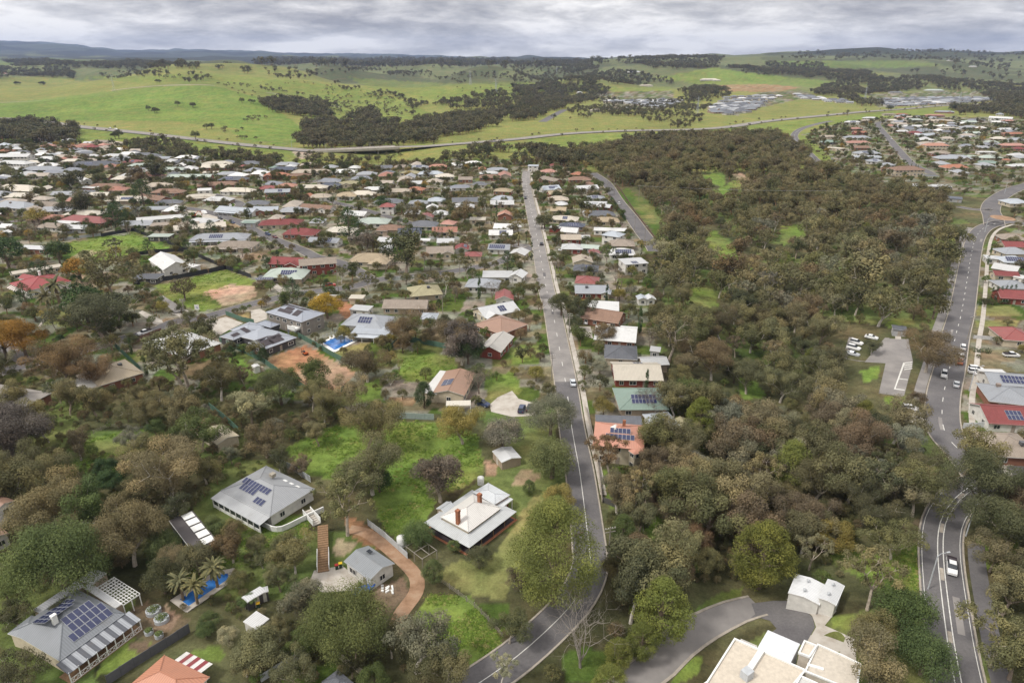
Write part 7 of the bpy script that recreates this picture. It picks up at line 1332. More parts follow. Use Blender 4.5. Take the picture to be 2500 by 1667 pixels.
for f_ in (.18, .5, .82):
    i = int(f_ * (len(seg) - 1)); q = seg[i]; d = seg[min(i + 1, len(seg) - 1)] - seg[i - 1]; rz = math.atan2(d.y, d.x); gz = h1(q.x, q.y)
    under(obj('pier_cap', unitbox('concrete'), None, (q.x, q.y, -3.0), (0, 0, rz), (1.4, 17, 1.0)), br)
    for s in (-1, 1): e = offs([q, q + d], s * 5)[0]; under(obj('pier', unitbox('concrete'), None, (e.x, e.y, gz - 1), (0, 0, rz), (1.3, 1.8, -3 - gz + 1.2)), br)
tag(br, 'long concrete road bridge over the wooded gully', 'bridge')
# ------------------------------------------------------------------ distant estates
DH = []; DR = []
def far_house(x, y, rz, rc, lab, grp, Lx=None, w_=None):
    if grp is not None:
        DH.append((x, y, r6.uniform(.85, 1.1))); DR.append(rz); HOUSES.append((x, y, 10, 8, rz)); return
    Lx = Lx or r6.uniform(15, 21); w_ = w_ or r6.uniform(10, 13); z = h1(x, y); root = thing('house', (x, y, z), rz); c_ = RC_[rc]
    rm_, rise = roofmesh(Lx, w_, .6, 2.8, R(23), 'h', 'roof_metal'); obj('roof', rm_, root, color=c_); obj('wall', B().box((0, 0, .9), (Lx, w_, 3.8)).build('wall', 'wall'), root, color=(.5, .46, .4))
    for k in (-1, 1): obj('window', shared('win', win_mesh), root, (k * Lx * .25, -w_ / 2 - .05, 1.5), scale=(2.4, 1, 1.4))
    HOUSES.append((x, y, Lx / 2 + 1, w_ / 2 + 1, rz)); tag(root, lab, 'house', 'far farm buildings')
def house_shape(Lx, w_, kind, rm0='roof_mix'):
    rm_, rise = roofmesh(Lx, w_, .6, 2.8, R(23), kind, rm0); bm = bmesh.new(); bm.from_mesh(rm_)
    b = B().box((0, 0, .9), (Lx, w_, 3.8)); 
    for k in (-1, 0, 1): b.box((k * Lx * .3, -w_ / 2 - .02, 1.4), (2, .1, 1.3), mi=1)
    if kind == 'g':
        for s in (-1, 1): b.add([(s * Lx / 2, -w_ / 2, 2.8), (s * Lx / 2, w_ / 2, 2.8), (s * Lx / 2, 0, 2.5 + rise)], [(0, 1, 2)])
    n0_ = len(bm.faces); bm.from_mesh(b.build('w', ['wall_mix', 'glass'])); bm.faces.ensure_lookup_table()
    for f in bm.faces[n0_:]: f.material_index += 2
    me_ = bpy.data.meshes.new('distant_house_shape'); bm.to_mesh(me_); bm.free()
    for q in (rm0, 'trim', 'wall_mix', 'glass'): me_.materials.append(M[q])
    return me_
def mixmat(name, stops, rough):
    m, t, b = mat(name, rough); rr_ = ramp(t, N(t, 'ShaderNodeObjectInfo').outputs['Random'], stops, 'CONSTANT'); L(t, mix(t, 1.0, rr_, gray(t, noise(t, .5, 5, .6, geop(t)), .8, 1.15), 'MULTIPLY'), b.inputs[0])
def estate(v, pts, rz, sx, sy, cols, lab, grp, n=60):
    poly = vpts(v, pts); W_ = [at(*q) for q in poly]; cx, cy = sum(p.x for p in W_) / len(W_), sum(p.y for p in W_) / len(W_); co, si = math.cos(rz), math.sin(rz); c_ = 0
    for j in range(-24, 25):
        for i in range(-24, 25):
            a, b_ = i * sx, j * sy + (sy * .3 if j % 2 else 0) + r6.uniform(-1, 1); x, y = cx + a * co - b_ * si, cy + a * si + b_ * co; u, w2_ = proj(x, y, h1(x, y))
            if c_ < n and inpoly(np.array([u]), np.array([w2_]), poly)[0] and clear_road(x, y, 9): far_house(x, y, rz + r6.uniform(-.05, .05), r6.choice(cols), lab, grp); c_ += 1
MOD = ['dgrey', 'grey', 'dgrey', 'lgrey', 'white', 'grey', 'navy', 'dgrey']
estate('c', [(780, 590), (880, 545), (1000, 565), (1180, 545), (1360, 560), (1600, 580), (1560, 640), (1400, 690), (1250, 690), (1000, 650), (820, 640)], .25, 20, 21, MOD, 'pale-roofed house in the distant estate left of the bare earth', 'left distant estate', 60)
estate('c', [(1790, 740), (1880, 650), (1990, 580), (2180, 540), (2352, 520), (2600, 540), (2650, 570), (2500, 590), (2352, 640), (2150, 740), (1980, 760)], .35, 22, 24, MOD, 'dark-roofed house in the estate along the paddock ridge', 'ridge estate', 85)
estate('d', [(270, 560), (450, 600), (660, 620), (820, 655), (700, 660), (420, 620), (250, 605)], -.15, 22, 24, MOD, 'pale-roofed house in the row below the ridge paddock wood', 'ridge estate end', 20)
estate('d', [(980, 600), (1100, 560), (1500, 560), (1900, 570), (2080, 620), (1850, 655), (1500, 672), (1120, 690), (980, 650)], .05, 23, 25, MOD + ['beige', 'tan'], 'pale-roofed house in the estate above the right suburb', 'right distant estate', 80)
for v_, x, y, rc, L_, lab in (('c', 1230, 495, 'beige', 45, 'long beige farm shed above the distant estate'), ('c', 1810, 440, 'cream', 60, 'long cream farm building on the green rise'), ('d', 1520, 540, 'sage', 60, 'long pale green shed roof above the right estate'), ('d', 1170, 560, 'dgrey', 35, 'dark flat shed left of the pale green shed roof'), ('c', 930, 708, 'tan', 24, 'tan farmhouse below the left distant estate'), ('c', 770, 728, 'beige', 22, 'beige farmhouse among trees beside the tan one'), ('c', 1040, 710, 'grey', 20, 'grey farmhouse right of the tan one'), ('c', 1120, 370, 'lgrey', 50, 'pale farm sheds on the wooded slope'), ('b', 640, 905, 'white', 14, 'white roof half hidden in the gully trees'), ('c', 440, 550, 'blue', 16, 'pale blue roof in the wooded slope'), ('c', 620, 560, 'white', 16, 'white roof among trees left of the distant estate'), ('d', 1880, 318, 'white', 30, 'white farm roof on the dark wooded hill'), ('d', 1670, 262, 'white', 30, 'small white roof on the dark wooded hill'), ('a', 40, 385, 'pink', 18, 'pink roof in the trees on the far left'), ('c', 1880, 445, 'cream', 25, 'small cream barn beside the long cream farm building')):
    p = at(*vp(v_, x, y)); far_house(p.x, p.y, r6.uniform(-.1, .1), rc, lab, None, L_, max(10, L_ * .3)); o = C.objects[-1] if False else None
mixmat('wall_mix', [(0, (.5, .46, .4)), (.3, (.3, .22, .17)), (.55, (.55, .53, .5)), (.8, (.4, .33, .26))], .85)
mixmat('roof_mix', [(0, (.12, .125, .14)), (.16, (.28, .29, .31)), (.34, (.45, .45, .45)), (.48, (.66, .65, .63)), (.60, (.20, .21, .24)), (.74, (.36, .31, .26)), (.86, (.5, .46, .39)), (.94, (.30, .14, .10))], .5)
mixmat('roof_estate', [(0, (.10, .105, .12)), (.3, (.17, .18, .20)), (.55, (.26, .27, .29)), (.78, (.36, .37, .38)), (.9, (.55, .55, .55))], .5)
SZ_ = [(19, 12, 'h'), (16, 12, 'h'), (22, 11, 'h'), (17, 10, 'g')]
scatter_mass('distant_houses', DH + TH, [house_shape(*q) for q in SZ_] + [house_shape(*q, 'roof_estate') for q in SZ_], DR + TRZ, seed=9, idx=[4 + r6.randrange(4) for _ in DH] + [r6.randrange(4) for _ in TH])
# ------------------------------------------------------------------ transmission towers
def pylon_mesh():
    b = B()
    for sx in (-1, 1):
        for sy in (-1, 1): b.tube([(sx * 3, sy * 3, 0), (sx * .8, sy * .8, 22), (0, 0, 36)], .18, 4)
    for k in range(6):
        z0, z1 = k * 4.5, k * 4.5 + 4.5; w0, w1 = 3 - z0 * .1, 3 - z1 * .1
        for s in (-1, 1): b.tube([(-w0, s * w0, z0), (w1, s * w1, z1)], .09, 3); b.tube([(w0, s * w0, z0), (-w1, s * w1, z1)], .09, 3); b.tube([(s * w0, -w0, z0), (s * w1, w1, z1)], .09, 3)
    return b.build('lattice', 'galv')
def arm_mesh(): b = B(); b.tube([(-6, 0, 0), (0, 0, 1.2), (6, 0, 0)], .14, 4); b.tube([(-6, 0, 0), (6, 0, 0)], .14, 4); return b.build('cross_arm', 'galv')
for v_, x, y, lab in (('a', 1050, 540, 'lattice transmission tower on the left paddock hill'), ('b', 1970, 480, 'lattice transmission tower above the wooded gully'), ('c', 410, 385, 'lattice transmission tower on the slope left of the farms'), ('c', 1700, 760, 'lattice transmission tower beside the ridge estate'), ('d', 885, 640, 'lattice transmission tower behind the row of pale roofs'), ('d', 1745, 690, 'lattice transmission tower right of the right estate'), ('b', 2205, 560, 'lattice transmission tower on the treed slope')):
    p = at(*vp(v_, x, y)); o = thing('transmission_tower', p, .5); sc_ = .9 if p.y < 1600 else 1.0; obj('lattice', shared('pyl', pylon_mesh), o, scale=(sc_,) * 3)
    for z in (22, 27, 32): obj('cross_arm', shared('arm', arm_mesh), o, (0, 0, z * sc_), scale=(sc_,) * 3)
    tag(o, lab, 'pylon', 'transmission towers')
# ------------------------------------------------------------------ vehicles
def loft(secs, name, mats, mi=None):
    """cross sections along x: (x, halfwidth_bottom, halfwidth_top, z0, z1)"""
    V, F, MI = [], [], []
    for x, a, b_, z0, z1 in secs: V += [(x, -a, z0), (x, a, z0), (x, a, z0 + (z1 - z0) * .55), (x, b_, z1), (x, -b_, z1), (x, -a, z0 + (z1 - z0) * .55)]
    n = len(secs)
    for i in range(n - 1):
        for k in range(6): F.append((i * 6 + k, i * 6 + (k + 1) % 6, (i + 1) * 6 + (k + 1) % 6, (i + 1) * 6 + k))
    F += [tuple(range(6))[::-1], tuple(range((n - 1) * 6, n * 6))]
    return mesh(name, V, F, mats)
def wheel_mesh():
    b = B(); b.tube([(0, -.11, 0), (0, .11, 0)], .33, 12, 0); b.tube([(0, -.125, 0), (0, -.11, 0)], .19, 10, 1); b.tube([(0, .11, 0), (0, .125, 0)], .19, 10, 1); return b.build('wheel', ['tyre', 'chrome'])
CARS = {
 'sedan': (4.6, [(-2.3, .78, .70, .35, .78), (-2.1, .86, .80, .25, .95), (-1.1, .90, .82, .22, 1.0), (.8, .90, .82, .22, 1.0), (1.9, .86, .78, .24, .86), (2.3, .74, .66, .32, .70)], [(-1.75, .78, .55, .93, .98), (-1.05, .78, .60, .93, 1.42), (.25, .78, .60, .93, 1.44), (1.05, .78, .6, .93, .99)]),
 'suv': (4.7, [(-2.3, .84, .78, .35, 1.0), (-2.1, .92, .86, .28, 1.12), (.9, .93, .86, .26, 1.12), (1.9, .90, .82, .28, 1.02), (2.3, .8, .72, .36, .86)], [(-2.2, .82, .66, 1.08, 1.14), (-1.9, .82, .70, 1.08, 1.70), (.2, .82, .70, 1.08, 1.72), (1.1, .82, .68, 1.08, 1.14)]),
 'ute': (5.2, [(-2.6, .88, .86, .45, 1.0), (-.6, .90, .86, .35, 1.0), (1.2, .92, .86, .30, 1.08), (2.2, .90, .82, .30, 1.0), (2.6, .8, .72, .38, .86)], [(-.8, .82, .70, 1.04, 1.1), (-.6, .82, .70, 1.04, 1.66), (.6, .82, .70, 1.04, 1.68), (1.4, .82, .68, 1.04, 1.12)]),
 'van': (5.2, [(-2.6, .92, .88, .35, 2.0), (1.2, .94, .88, .30, 2.05), (2.0, .92, .84, .30, 1.2), (2.6, .84, .76, .36, .9)], [(1.0, .86, .74, 1.2, 1.98), (1.25, .86, .74, 1.2, 1.98), (1.95, .86, .74, 1.15, 1.25)])}
def car(v, x, y, dx, dy, kind, colr, lab, z=0.1, group='parked and moving cars'):
    p = at(*vp(v, x, y)); q = at(*vp(v, x + dx, y + dy)); rz = math.atan2(q.y - p.y, q.x - p.x); ln, body, glass = CARS[kind]
    root = thing({'sedan': 'car', 'suv': 'car', 'ute': 'utility_truck', 'van': 'delivery_van'}[kind], (p.x, p.y, p.z + z), rz)
    obj('body', shared(('cb', kind), lambda: loft(body, 'body', 'carpaint')), root, color=colr)
    obj('windows', shared(('cg', kind), lambda: loft(glass, 'windows', 'glass')), root)
    g0, g1 = glass[1], glass[2]; obj('roof_panel', unitbox('carpaint'), root, ((g0[0] + g1[0]) / 2, 0, g1[4] - .03), scale=(g1[0] - g0[0] + .1, 1.24, .06), color=colr)
    for sx in (-.31, .31):
        for s in (-1, 1): obj('wheel', shared('wheel', wheel_mesh), root, (sx * ln, s * .82, .33))
    for s in (-1, 1): obj('headlight', unitbox('chrome'), root, (ln / 2 - .12, s * .6, .62), scale=(.1, .3, .14)); obj('tail_light', unitbox('redlamp'), root, (-ln / 2 + .05, s * .66, .68), scale=(.1, .22, .2))
    if kind == 'ute': obj('tray', B().box((0, 0, .04), (1.7, 1.6, .05)).box((0, .82, .2), (1.7, .06, .3)).box((0, -.82, .2), (1.7, .06, .3)).box((-.85, 0, .2), (.06, 1.6, .3)).build('tray', 'deckdark'), root, (-1.65, 0, .98))
    tag(root, lab, {'sedan': 'car', 'suv': 'car', 'ute': 'ute', 'van': 'van'}[kind], group); return root
WH, SI, BK, NV_, GR = (.72, .72, .72), (.42, .44, .46), (.02, .02, .025), (.03, .045, .10), (.12, .13, .14)
for a in [('G', 466, 590, -12, -60, 'sedan', (.6, .64, .68), 'silver car driving up the long straight road'), ('D', 1355, 725, 5, 60, 'ute', WH, 'white ute driving down the curving median road'), ('H', 1490, 318, 3, -40, 'suv', WH, 'white car parked at the kerb, farthest of its row'), ('H', 1477, 388, 3, -40, 'suv', WH, 'white car parked at the kerb, middle of its row'), ('H', 1468, 428, 3, -40, 'sedan', (.42, .13, .06), 'orange-red car parked at the kerb, nearest of its row'),
  ('H', 1345, 528, -5, 40, 'suv', WH, 'white car driving on the street beside the car park'), ('H', 1440, 602, 4, -40, 'sedan', SI, 'silver car heading away on the street opposite the grey roofs'), ('H', 1085, 788, 60, 4, 'suv', WH, 'white car parked on the sandy forecourt under the round bushes'), ('H', 675, 282, 60, 8, 'suv', WH, 'white car in the car park bay nearest the shelter'), ('H', 655, 322, 60, 8, 'suv', WH, 'white car in the middle of the left car park bays'), ('H', 648, 367, 60, 8, 'sedan', SI, 'silver car in the lowest of the left car park bays'), ('H', 790, 240, 60, 8, 'sedan', WH, 'white car in the topmost car park bay'),
  ('H', 1858, 378, 60, 2, 'ute', WH, 'white ute on the driveway below the red roof'), ('H', 1590, 486, 50, 5, 'suv', WH, 'white car, rear of three beside the grey solar roof'), ('H', 1588, 508, 50, 5, 'suv', WH, 'white car, middle of three beside the grey solar roof'), ('H', 1634, 524, 50, 5, 'sedan', WH, 'white car, front of three beside the grey solar roof'), ('U', 745, 372, 5, 35, 'suv', WH, 'white car on the verge before the roundabout'),
  ('F', 1735, 752, 50, 15, 'suv', NV_, 'dark blue car beside the long brown-roofed gable house'), ('G', 75, 792, 22, -55, 'suv', NV_, 'navy car, left of two on the concrete driveway'), ('G', 137, 782, 18, -55, 'sedan', BK, 'black car, right of two on the concrete driveway'), ('G', 575, 122, 20, -20, 'sedan', WH, 'white car under the green carport'), ('E', 1110, 205, -60, 18, 'ute', WH, 'white ute parked on the side street by the white roof'), ('J', 680, 1118, 60, -5, 'suv', (.40, .03, .02), 'red car parked on the cross street'),
  ('J', 110, 650, 50, 18, 'suv', NV_, 'navy car on the diagonal street by the maroon roofs'), ('J', 172, 675, 50, 18, 'sedan', (.12, .03, .03), 'maroon car on the diagonal street by the maroon roofs'), ('K', 122, 322, -2, 25, 'suv', BK, 'black car at the far end of the straight road'), ('K', 975, 372, -5, -25, 'suv', WH, 'white car on the sloping side street'), ('K', 268, 738, -5, -40, 'sedan', BK, 'black car at the right kerb of the straight road'), ('K', 460, 795, 40, 3, 'sedan', WH, 'white car in a front yard right of the straight road'), ('R', 1125, 523, 10, 14, 'sedan', WH, 'white car on the upper hill street'),
  ('L', 570, 456, 40, 4, 'sedan', BK, 'dark car in the far left cul-de-sac'), ('L', 1580, 1068, 55, 12, 'suv', WH, 'white car outside the cream solar house'), ('L', 790, 1145, 20, 22, 'sedan', SI, 'silver car on the driveway of the taupe house'), ('L', 790, 1268, 55, 5, 'sedan', BK, 'dark car behind the red solar roof'), ('L', 1985, 705, 25, 22, 'sedan', SI, 'silver car beside the tall golden conifer'), ('L', 415, 1278, 50, -3, 'sedan', SI, 'silver car behind the bare tree on the left street'),
  ('M', 880, 955, 55, 18, 'van', WH, 'white van parked by the pollarded street trees'), ('M', 560, 915, 50, 6, 'suv', SI, 'silver car near the excavator'), ('M', 1105, 1035, 50, 22, 'suv', BK, 'black car below the white van'), ('M', 1282, 1090, 50, 22, 'sedan', NV_, 'navy car lowest on the diagonal street'), ('M', 962, 768, 40, 14, 'sedan', WH, 'white car left of two at the white corner house'), ('M', 1015, 765, 40, 14, 'sedan', WH, 'white car right of two at the white corner house'), ('M', 1250, 845, 10, 20, 'sedan', WH, 'white car at the blue-grey roof on the street bend'), ('I', 235, 935, 55, -8, 'suv', SI, 'silver car beside the long cream outbuilding'),
  ('b', 2005, 1020, 60, -6, 'sedan', WH, 'white car on the highway right of the bridge'), ('b', 2190, 998, 60, -6, 'sedan', NV_, 'dark car on the highway right of the bridge'), ('a', 1070, 898, 60, 8, 'van', WH, 'white van on the highway left of the bridge'), ('d', 45, 805, 60, -6, 'sedan', BK, 'dark car on the highway below the ridge paddock')]: car(*a, z=.9 if a[0] in 'abd' else .1)
for v_, x, y, dx, dy, lab in (('L', 1590, 1165, -60, -2, 'white flatbed truck parked across from the red solar roof'), ('a', 1010, 890, 60, 8, 'white box truck on the highway left of the bridge')):
    p = at(*vp(v_, x, y)); q = at(*vp(v_, x + dx, y + dy)); root = thing('truck', p + Vector((0, 0, .9 if v_ == 'a' else .1)), math.atan2(q.y - p.y, q.x - p.x))
    obj('cab', loft([(1.4, .98, .9, .6, 2.3), (2.6, .98, .9, .6, 2.35), (3.0, .95, .85, .55, 1.5)], 'cab', 'carpaint'), root, color=WH); obj('windscreen', unitbox('glass'), root, (2.85, 0, 1.5), (0, -.35, 0), (.06, 1.6, .7)); obj('tray', B().box((-.9, 0, .95), (4.4, 2.1, .2)).box((-.9, 1.0, 1.2), (4.4, .08, .4)).box((-.9, -1.0, 1.2), (4.4, .08, .4)).build('tray', 'concrete'), root)
    for x_ in (-2.2, -1.2, 2.1):
        for s in (-1, 1): obj('wheel', shared('wheel', wheel_mesh), root, (x_, s * .9, .42), scale=(1.3, 1.2, 1.3))
    tag(root, lab, 'truck')
# excavators
for v_, x, y, rz, sc_, lab in (('M', 735, 1000, .4, 1.0, 'red-orange excavator on the construction yard'), ('N', 1490, 930, 2.4, .55, 'small orange digger on the bare dirt lot')):
    root = thing('excavator', at(*vp(v_, x, y)) + Vector((0, 0, .08)), rz); S_ = (sc_,) * 3; oc = (.42, .10, .03)
    for s in (-1, 1): obj('track', B().box((0, 0, .35), (3.2, .5, .6)).box((0, 0, .35), (3.6, .46, .3)).build('track', 'tyre'), root, (0, s * 1.0 * sc_, 0), scale=S_)
    obj('body', B().box((-.3, 0, 1.25), (2.6, 2.1, .9)).box((-1.3, 0, 1.6), (.8, 2.0, .5)).build('body', 'objpaint'), root, scale=S_, color=oc); obj('cab', B().box((.4, .55, 2.1), (1.2, .9, 1.3)).build('cab', 'glass'), root, scale=S_)
    obj('boom', B().tube([(.9, -.2, 1.5), (2.4, -.2, 3.6), (4.2, -.2, 3.2)], .2, 5).build('boom', 'objpaint'), root, scale=S_, color=oc); obj('dipper_arm', B().tube([(4.2, -.2, 3.2), (4.6, -.2, 1.2)], .15, 5).build('dipper_arm', 'objpaint'), root, scale=S_, color=oc); obj('bucket', B().box((4.5, -.2, .8), (.8, .9, .6)).build('bucket', 'deckdark'), root, scale=S_); tag(root, lab, 'excavator')
# ------------------------------------------------------------------ poles, lamps and wires
def pole(v, x, y, hgt, lab, kind='utility'):
    p = at(*vp(v, x, y)); root = thing('utility_pole' if kind == 'utility' else 'street_lamp', p, rng.uniform(-.3, .3)); 
    obj('shaft', shared(('sh', kind), lambda: B().tube([(0, 0, -.3), (0, 0, 1)], [.17, .11], 7).build('shaft', 'pole' if kind == 'utility' else 'galv')), root, scale=(1, 1, hgt))
    if kind == 'utility':
        for z in (.95, .86): obj('cross_arm', unitbox('pole'), root, (0, 0, hgt * z), scale=(2.3, .13, .14))
        for k in (-1, -.4, .4, 1): obj('insulator', shared('ins', lambda: B().tube([(0, 0, 0), (0, 0, .22)], .05, 6).build('insulator', 'white')), root, (k, 0, hgt * .95 + .14))
    else: obj('lamp_arm', B().tube([(0, 0, 0), (.6, 0, .5), (2.2, 0, .55)], .05, 5).build('lamp_arm', 'galv'), root, (0, 0, hgt - .1)); obj('lamp_head', unitbox('galv'), root, (2.3, 0, hgt + .38), scale=(.7, .28, .14))
    tag(root, lab, 'pole' if kind == 'utility' else 'street lamp', 'poles and lamps'); return root
for v_, x, y, hg in [('C', 712, 680, 9), ('H', 1525, 245, 9), ('J', 752, 1165, 9), ('J', 1313, 1058, 9), ('I', 762, 445, 9), ('I', 1692, 1402, 8), ('E', 140, 418, 7), ('G', 437, 235, 9), ('G', 303, 560, 9), ('K', 395, 1065, 9), ('K', 517, 1568, 9), ('K', 870, 205, 9), ('K', 930, 285, 9), ('K', 1117, 605, 9), ('K', 1208, 705, 9), ('K', 1155, 335, 11), ('J', 620, 340, 9), ('J', 702, 385, 9), ('J', 1857, 1005, 9), ('J', 2070, 905, 9), ('J', 157, 725, 9), ('J', 322, 695, 8), ('J', 1540, 985, 8), ('L', 505, 405, 9), ('L', 270, 738, 9), ('L', 1742, 1105, 9), ('M', 1487, 752, 9), ('M', 432, 875, 9), ('M', 1410, 1112, 9), ('U', 1025, 235, 10), ('W', 1000, 300, 9), ('R', 640, 1140, 12), ('J', 1020, 430, 9), ('J', 1345, 250, 8), ('J', 1230, 290, 8), ('E', 1420, 90, 8), ('F', 1430, 50, 8)]:
    q = at(*vp(v_, x, y)); pole(v_, x, y, hg, f'timber power pole near {near(q)}')
for v_, x, y in [('D', 1185, 872), ('b', 330, 1062), ('b', 640, 1085), ('b', 1050, 1085), ('R', 2155, 1020), ('U', 1000, 330), ('D', 1465, 480), ('H', 1540, 640)]: q = at(*vp(v_, x, y)); pole(v_, x, y, 8, f'slim metal street lamp near {near(q)}', 'lamp')
a_, b_ = at(*vp('K', 1155, 335)), at(*vp('R', 640, 1140)); pw = []
for k in range(21): f = k / 20; pw.append((a_.x + (b_.x - a_.x) * f, a_.y + (b_.y - a_.y) * f, a_.z + 10.6 + (b_.z + 1 - a_.z) * f - 5 * 4 * f * (1 - f) * .25))
tag(obj('power_line', B().tube(pw, .05, 4).build('power_line', 'galv')), 'single power line strung across the wooded valley', 'wire')
# ------------------------------------------------------------------ yard things
for v_, x, y, lid, lab in (('B', 600, 725, (.30, .02, .02), 'wheelie bin with red lid beside the cottage'), ('B', 628, 712, (.55, .38, .02), 'wheelie bin with yellow lid beside the cottage'), ('A', 1385 + 530, 1010, (.5, .3, .02), 'yellow toy box beside the white flat-roofed garden shed'), ('E', 545, 530, (.5, .4, .03), 'yellow-lidded bin beside the beige house carport')):
    root = thing('wheelie_bin', at(*vp(v_, x, y)) + Vector((0, 0, .06)), .3); obj('tub', loft([(-.3, .26, .3, 0, .95), (.3, .26, .32, 0, 1.0)], 'tub', 'objpaint'), root, color=(.03, .06, .04)); obj('lid', unitbox('objpaint'), root, (0, 0, 1.0), scale=(.72, .7, .1), color=lid); tag(root, lab, 'bin')
for k in range(9):
    q = at(*vp('B', 935 + (k * 37) % 110, 850 + (k * 23) % 50)); o = obj('rubble_block', unitbox('white'), None, q, (0, 0, k), (.5 + (k % 3) * .35, .35, .25)); tag(o, 'pale rubble block lying in front of the grey gabled cottage', 'rubble', 'rubble blocks', True)
for k, (x, y) in enumerate(((770, 880), (800, 900), (820, 915))):
    q = at(*vp('B', x, y)); root = thing('boat_trailer', q, .6) if k == 1 else None
    if root: obj('hull', loft([(-2.2, .5, .8, .4, .9), (0, .6, .95, .35, 1.0), (1.6, .4, .7, .4, 1.05), (2.4, .05, .1, .7, 1.1)], 'hull', 'objpaint'), root, color=(.04, .12, .42)); obj('frame', B().box((0, 0, .3), (4.4, .12, .12)).box((0, 0, .3), (.12, 1.8, .12)).build('frame', 'galv'), root); [obj('wheel', shared('wheel', wheel_mesh), root, (0, s * .95, .33)) for s in (-1, 1)]; tag(root, 'small blue boat on its trailer beside the cottage', 'boat')
def planter(v, x, y, r_, lab):
    root = thing('garden_planter', at(*vp(v, x, y)), 0); obj('rim', B().tube([(0, 0, 0), (0, 0, .75)], r_, 20).build('rim', 'galv'), root); V, Q, ti = leaf_cloud(np.array([[math.cos(a) * r_ * .5, math.sin(a) * r_ * .5, .75] for a in range(6)] + [[0, 0, .8]]), np.full(7, r_ * .5), 60, .28, np.random.default_rng(3)); obj('herbs', bigmesh('herbs', V, Q, 'leaf', ti), root, color=FC['green']); tag(root, lab, 'planter', 'round garden planters')
planter('A', 1140, 1045, 1.35, 'larger round garden bed behind the other in the gravel yard'); planter('A', 1200, 1105, 1.3, 'round garden bed in front of its twin in the gravel yard'); planter('A', 1105, 1200, .75, 'left small round tub at the gravel yard edge'); planter('A', 1180, 1225, .75, 'right small round tub at the gravel yard edge')
root = thing('toy_slide', at(*vp('A', 1280, 715)), .6); obj('ramp', B().add([(-.6, -.25, .1), (.9, -.25, 1.2), (.9, .25, 1.2), (-.6, .25, .1)], [(0, 1, 2, 3), (3, 2, 1, 0)]).box((.15, .27, .6), (1.5, .05, .2)).build('ramp', 'objpaint'), root, color=(.6, .22, .02)); obj('ladder', B().box((1.0, 0, .6), (.1, .5, 1.2)).box((1.15, 0, .3), (.3, .5, .06)).build('ladder', 'objpaint'), root, color=(.03, .15, .4)); tag(root, 'orange and blue toy slide on the lawn by the studio', 'slide')
for x, y, lab in ((600, 402, 'white garden bench left of two on the left lawn'), (630, 405, 'white garden bench right of two on the left lawn'), (718, 386, 'small white garden table near the two benches')):
    root = thing('garden_bench', at(*vp('A', x, y)), 1.2); obj('seat', unitbox('white'), root, (0, 0, .42), scale=(1.6, .5, .06)); [obj('leg', unitbox('white'), root, (s * .65, 0, 0), scale=(.08, .45, .42)) for s in (-1, 1)]; tag(root, lab, 'bench' if 'bench' in lab else 'table')
root = thing('sale_sign', at(*vp('I', 1800, 1345)), .1); obj('board', unitbox('white'), root, (0, 0, .7), scale=(1.8, .08, 2.2)); obj('stripe', unitbox('objpaint'), root, (0, -.06, 1.6), (0, .5, 0), (.9, .04, .25), (.05, .12, .4)); [obj('post', unitbox('timber'), root, (s * .7, .08, 0), scale=(.09, .09, 2.9)) for s in (-1, 1)]; tag(root, 'white real estate sign at the kerb of the vacant lot', 'sign')
for k in range(6): q = at(*vp('E', 1120 + 20 * k, 20 + 12 * k)); tag(obj('bollard', B().tube([(0, 0, 0), (0, 0, 1.1)], [.14, .13], 8).tube([(0, 0, 1.1), (0, 0, 1.2)], [.17, .05], 8).build('bollard', 'timber'), None, q), 'timber bollard beside the curved driveway', 'bollard', 'driveway bollards', True)
def hedge(v, pts, w_, hgt, colr, lab):
    P = [at(*vp(v, *q)) for q in pts]; cs = []
    for a, b_ in zip(P[:-1], P[1:]):
        n = max(2, int((b_ - a).length / .9))
        for k in range(n):
            q = a + (b_ - a) * (k / n)
            for zq in (.3, .7): cs.append((q.x - P[0].x, q.y - P[0].y, hgt * zq))
    V, Q, ti = leaf_cloud(np.array(cs), np.full(len(cs), w_ * .55), 40, .4, np.random.default_rng(len(cs)), 0, 1.0); o = obj('hedge', bigmesh('hedge', V, Q, 'leaf', ti), None, P[0], color=FC[colr]); tag(o, lab, 'hedge', 'hedges')
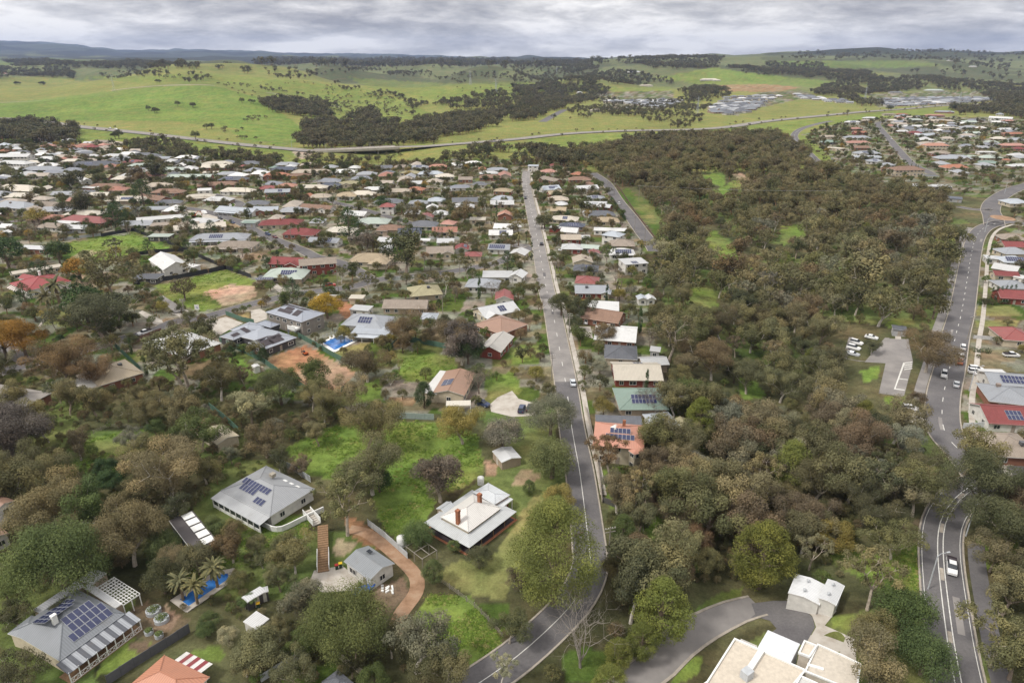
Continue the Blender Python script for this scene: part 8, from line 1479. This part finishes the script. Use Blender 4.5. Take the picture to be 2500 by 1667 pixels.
for a in (('U', [(930, 1190), (1150, 1195), (1360, 1180)], 1.6, 2.0, 'dgreen', 'clipped hedge under the cypress row by the red brick wall'), ('R', [(950, 585), (1090, 580)], 2.0, 2.0, 'green', 'clipped hedge on the upper hill street corner'), ('J', [(370, 705), (450, 735), (545, 770)], 1.5, 1.6, 'green', 'clipped hedge beside the white gabled solar house'), ('J', [(780, 1205), (880, 1235), (980, 1265)], 1.6, 1.9, 'dark', 'long hedge beside the terracotta paved drive'), ('H', [(1575, 340), (1680, 350), (1700, 350)], 1.6, 1.3, 'dgreen', 'low hedge below the blue-grey conifer'), ('J', [(360, 1205), (440, 1195), (540, 1190)], 1.5, 1.5, 'dgreen', 'dark hedge behind the yellow autumn tree'), ('K', [(905, 330), (960, 420), (1030, 520)], 2.2, 2.2, 'dgreen', 'row of dark bushes lining the sloping side street')): hedge(*a)
# ------------------------------------------------------------------ air
hz = bpy.data.materials.new('haze'); hz.use_nodes = True; t = hz.node_tree; t.nodes.clear(); vo = N(t, 'ShaderNodeVolumePrincipled'); vo.inputs['Color'].default_value = (.50, .64, 1.0, 1); vo.inputs['Density'].default_value = 4.2e-5; vo.inputs['Anisotropy'].default_value = 0.2
mo_ = N(t, 'ShaderNodeOutputMaterial'); L(t, vo.outputs[0], mo_.inputs['Volume']); M['haze'] = hz
zmin, zmax = float(Z.min()) - 1.5, max(float(Z.max()), CAMZ) + 45
hzo = obj('haze', B().box((0, 8600, (zmin + zmax) / 2), (36000, 17900, zmax - zmin)).build('haze', 'haze')); hzo['kind'] = 'stuff'; sc.cycles.volume_step_rate = 4
# ------------------------------------------------------------------ labels that single out
by = {}
for o in THINGS: by.setdefault(o['label'], []).append(o)
for lab, os_ in by.items():
    if len(os_) > 1:
        def px_(o):
            q = o.location; return float(proj(q.x, q.y, q.z)[0])
        os_.sort(key=px_)
        for i, o in enumerate(os_): o['label'] = f"{lab}, {ordinal(i + 1) if i < len(os_) - 1 or len(os_) > 99 else 'last'} from left"
        if len(os_) == 2: os_[0]['label'] = lab + ', left one'; os_[1]['label'] = lab + ', right one'
        else: os_[-1]['label'] = lab + ', rightmost'
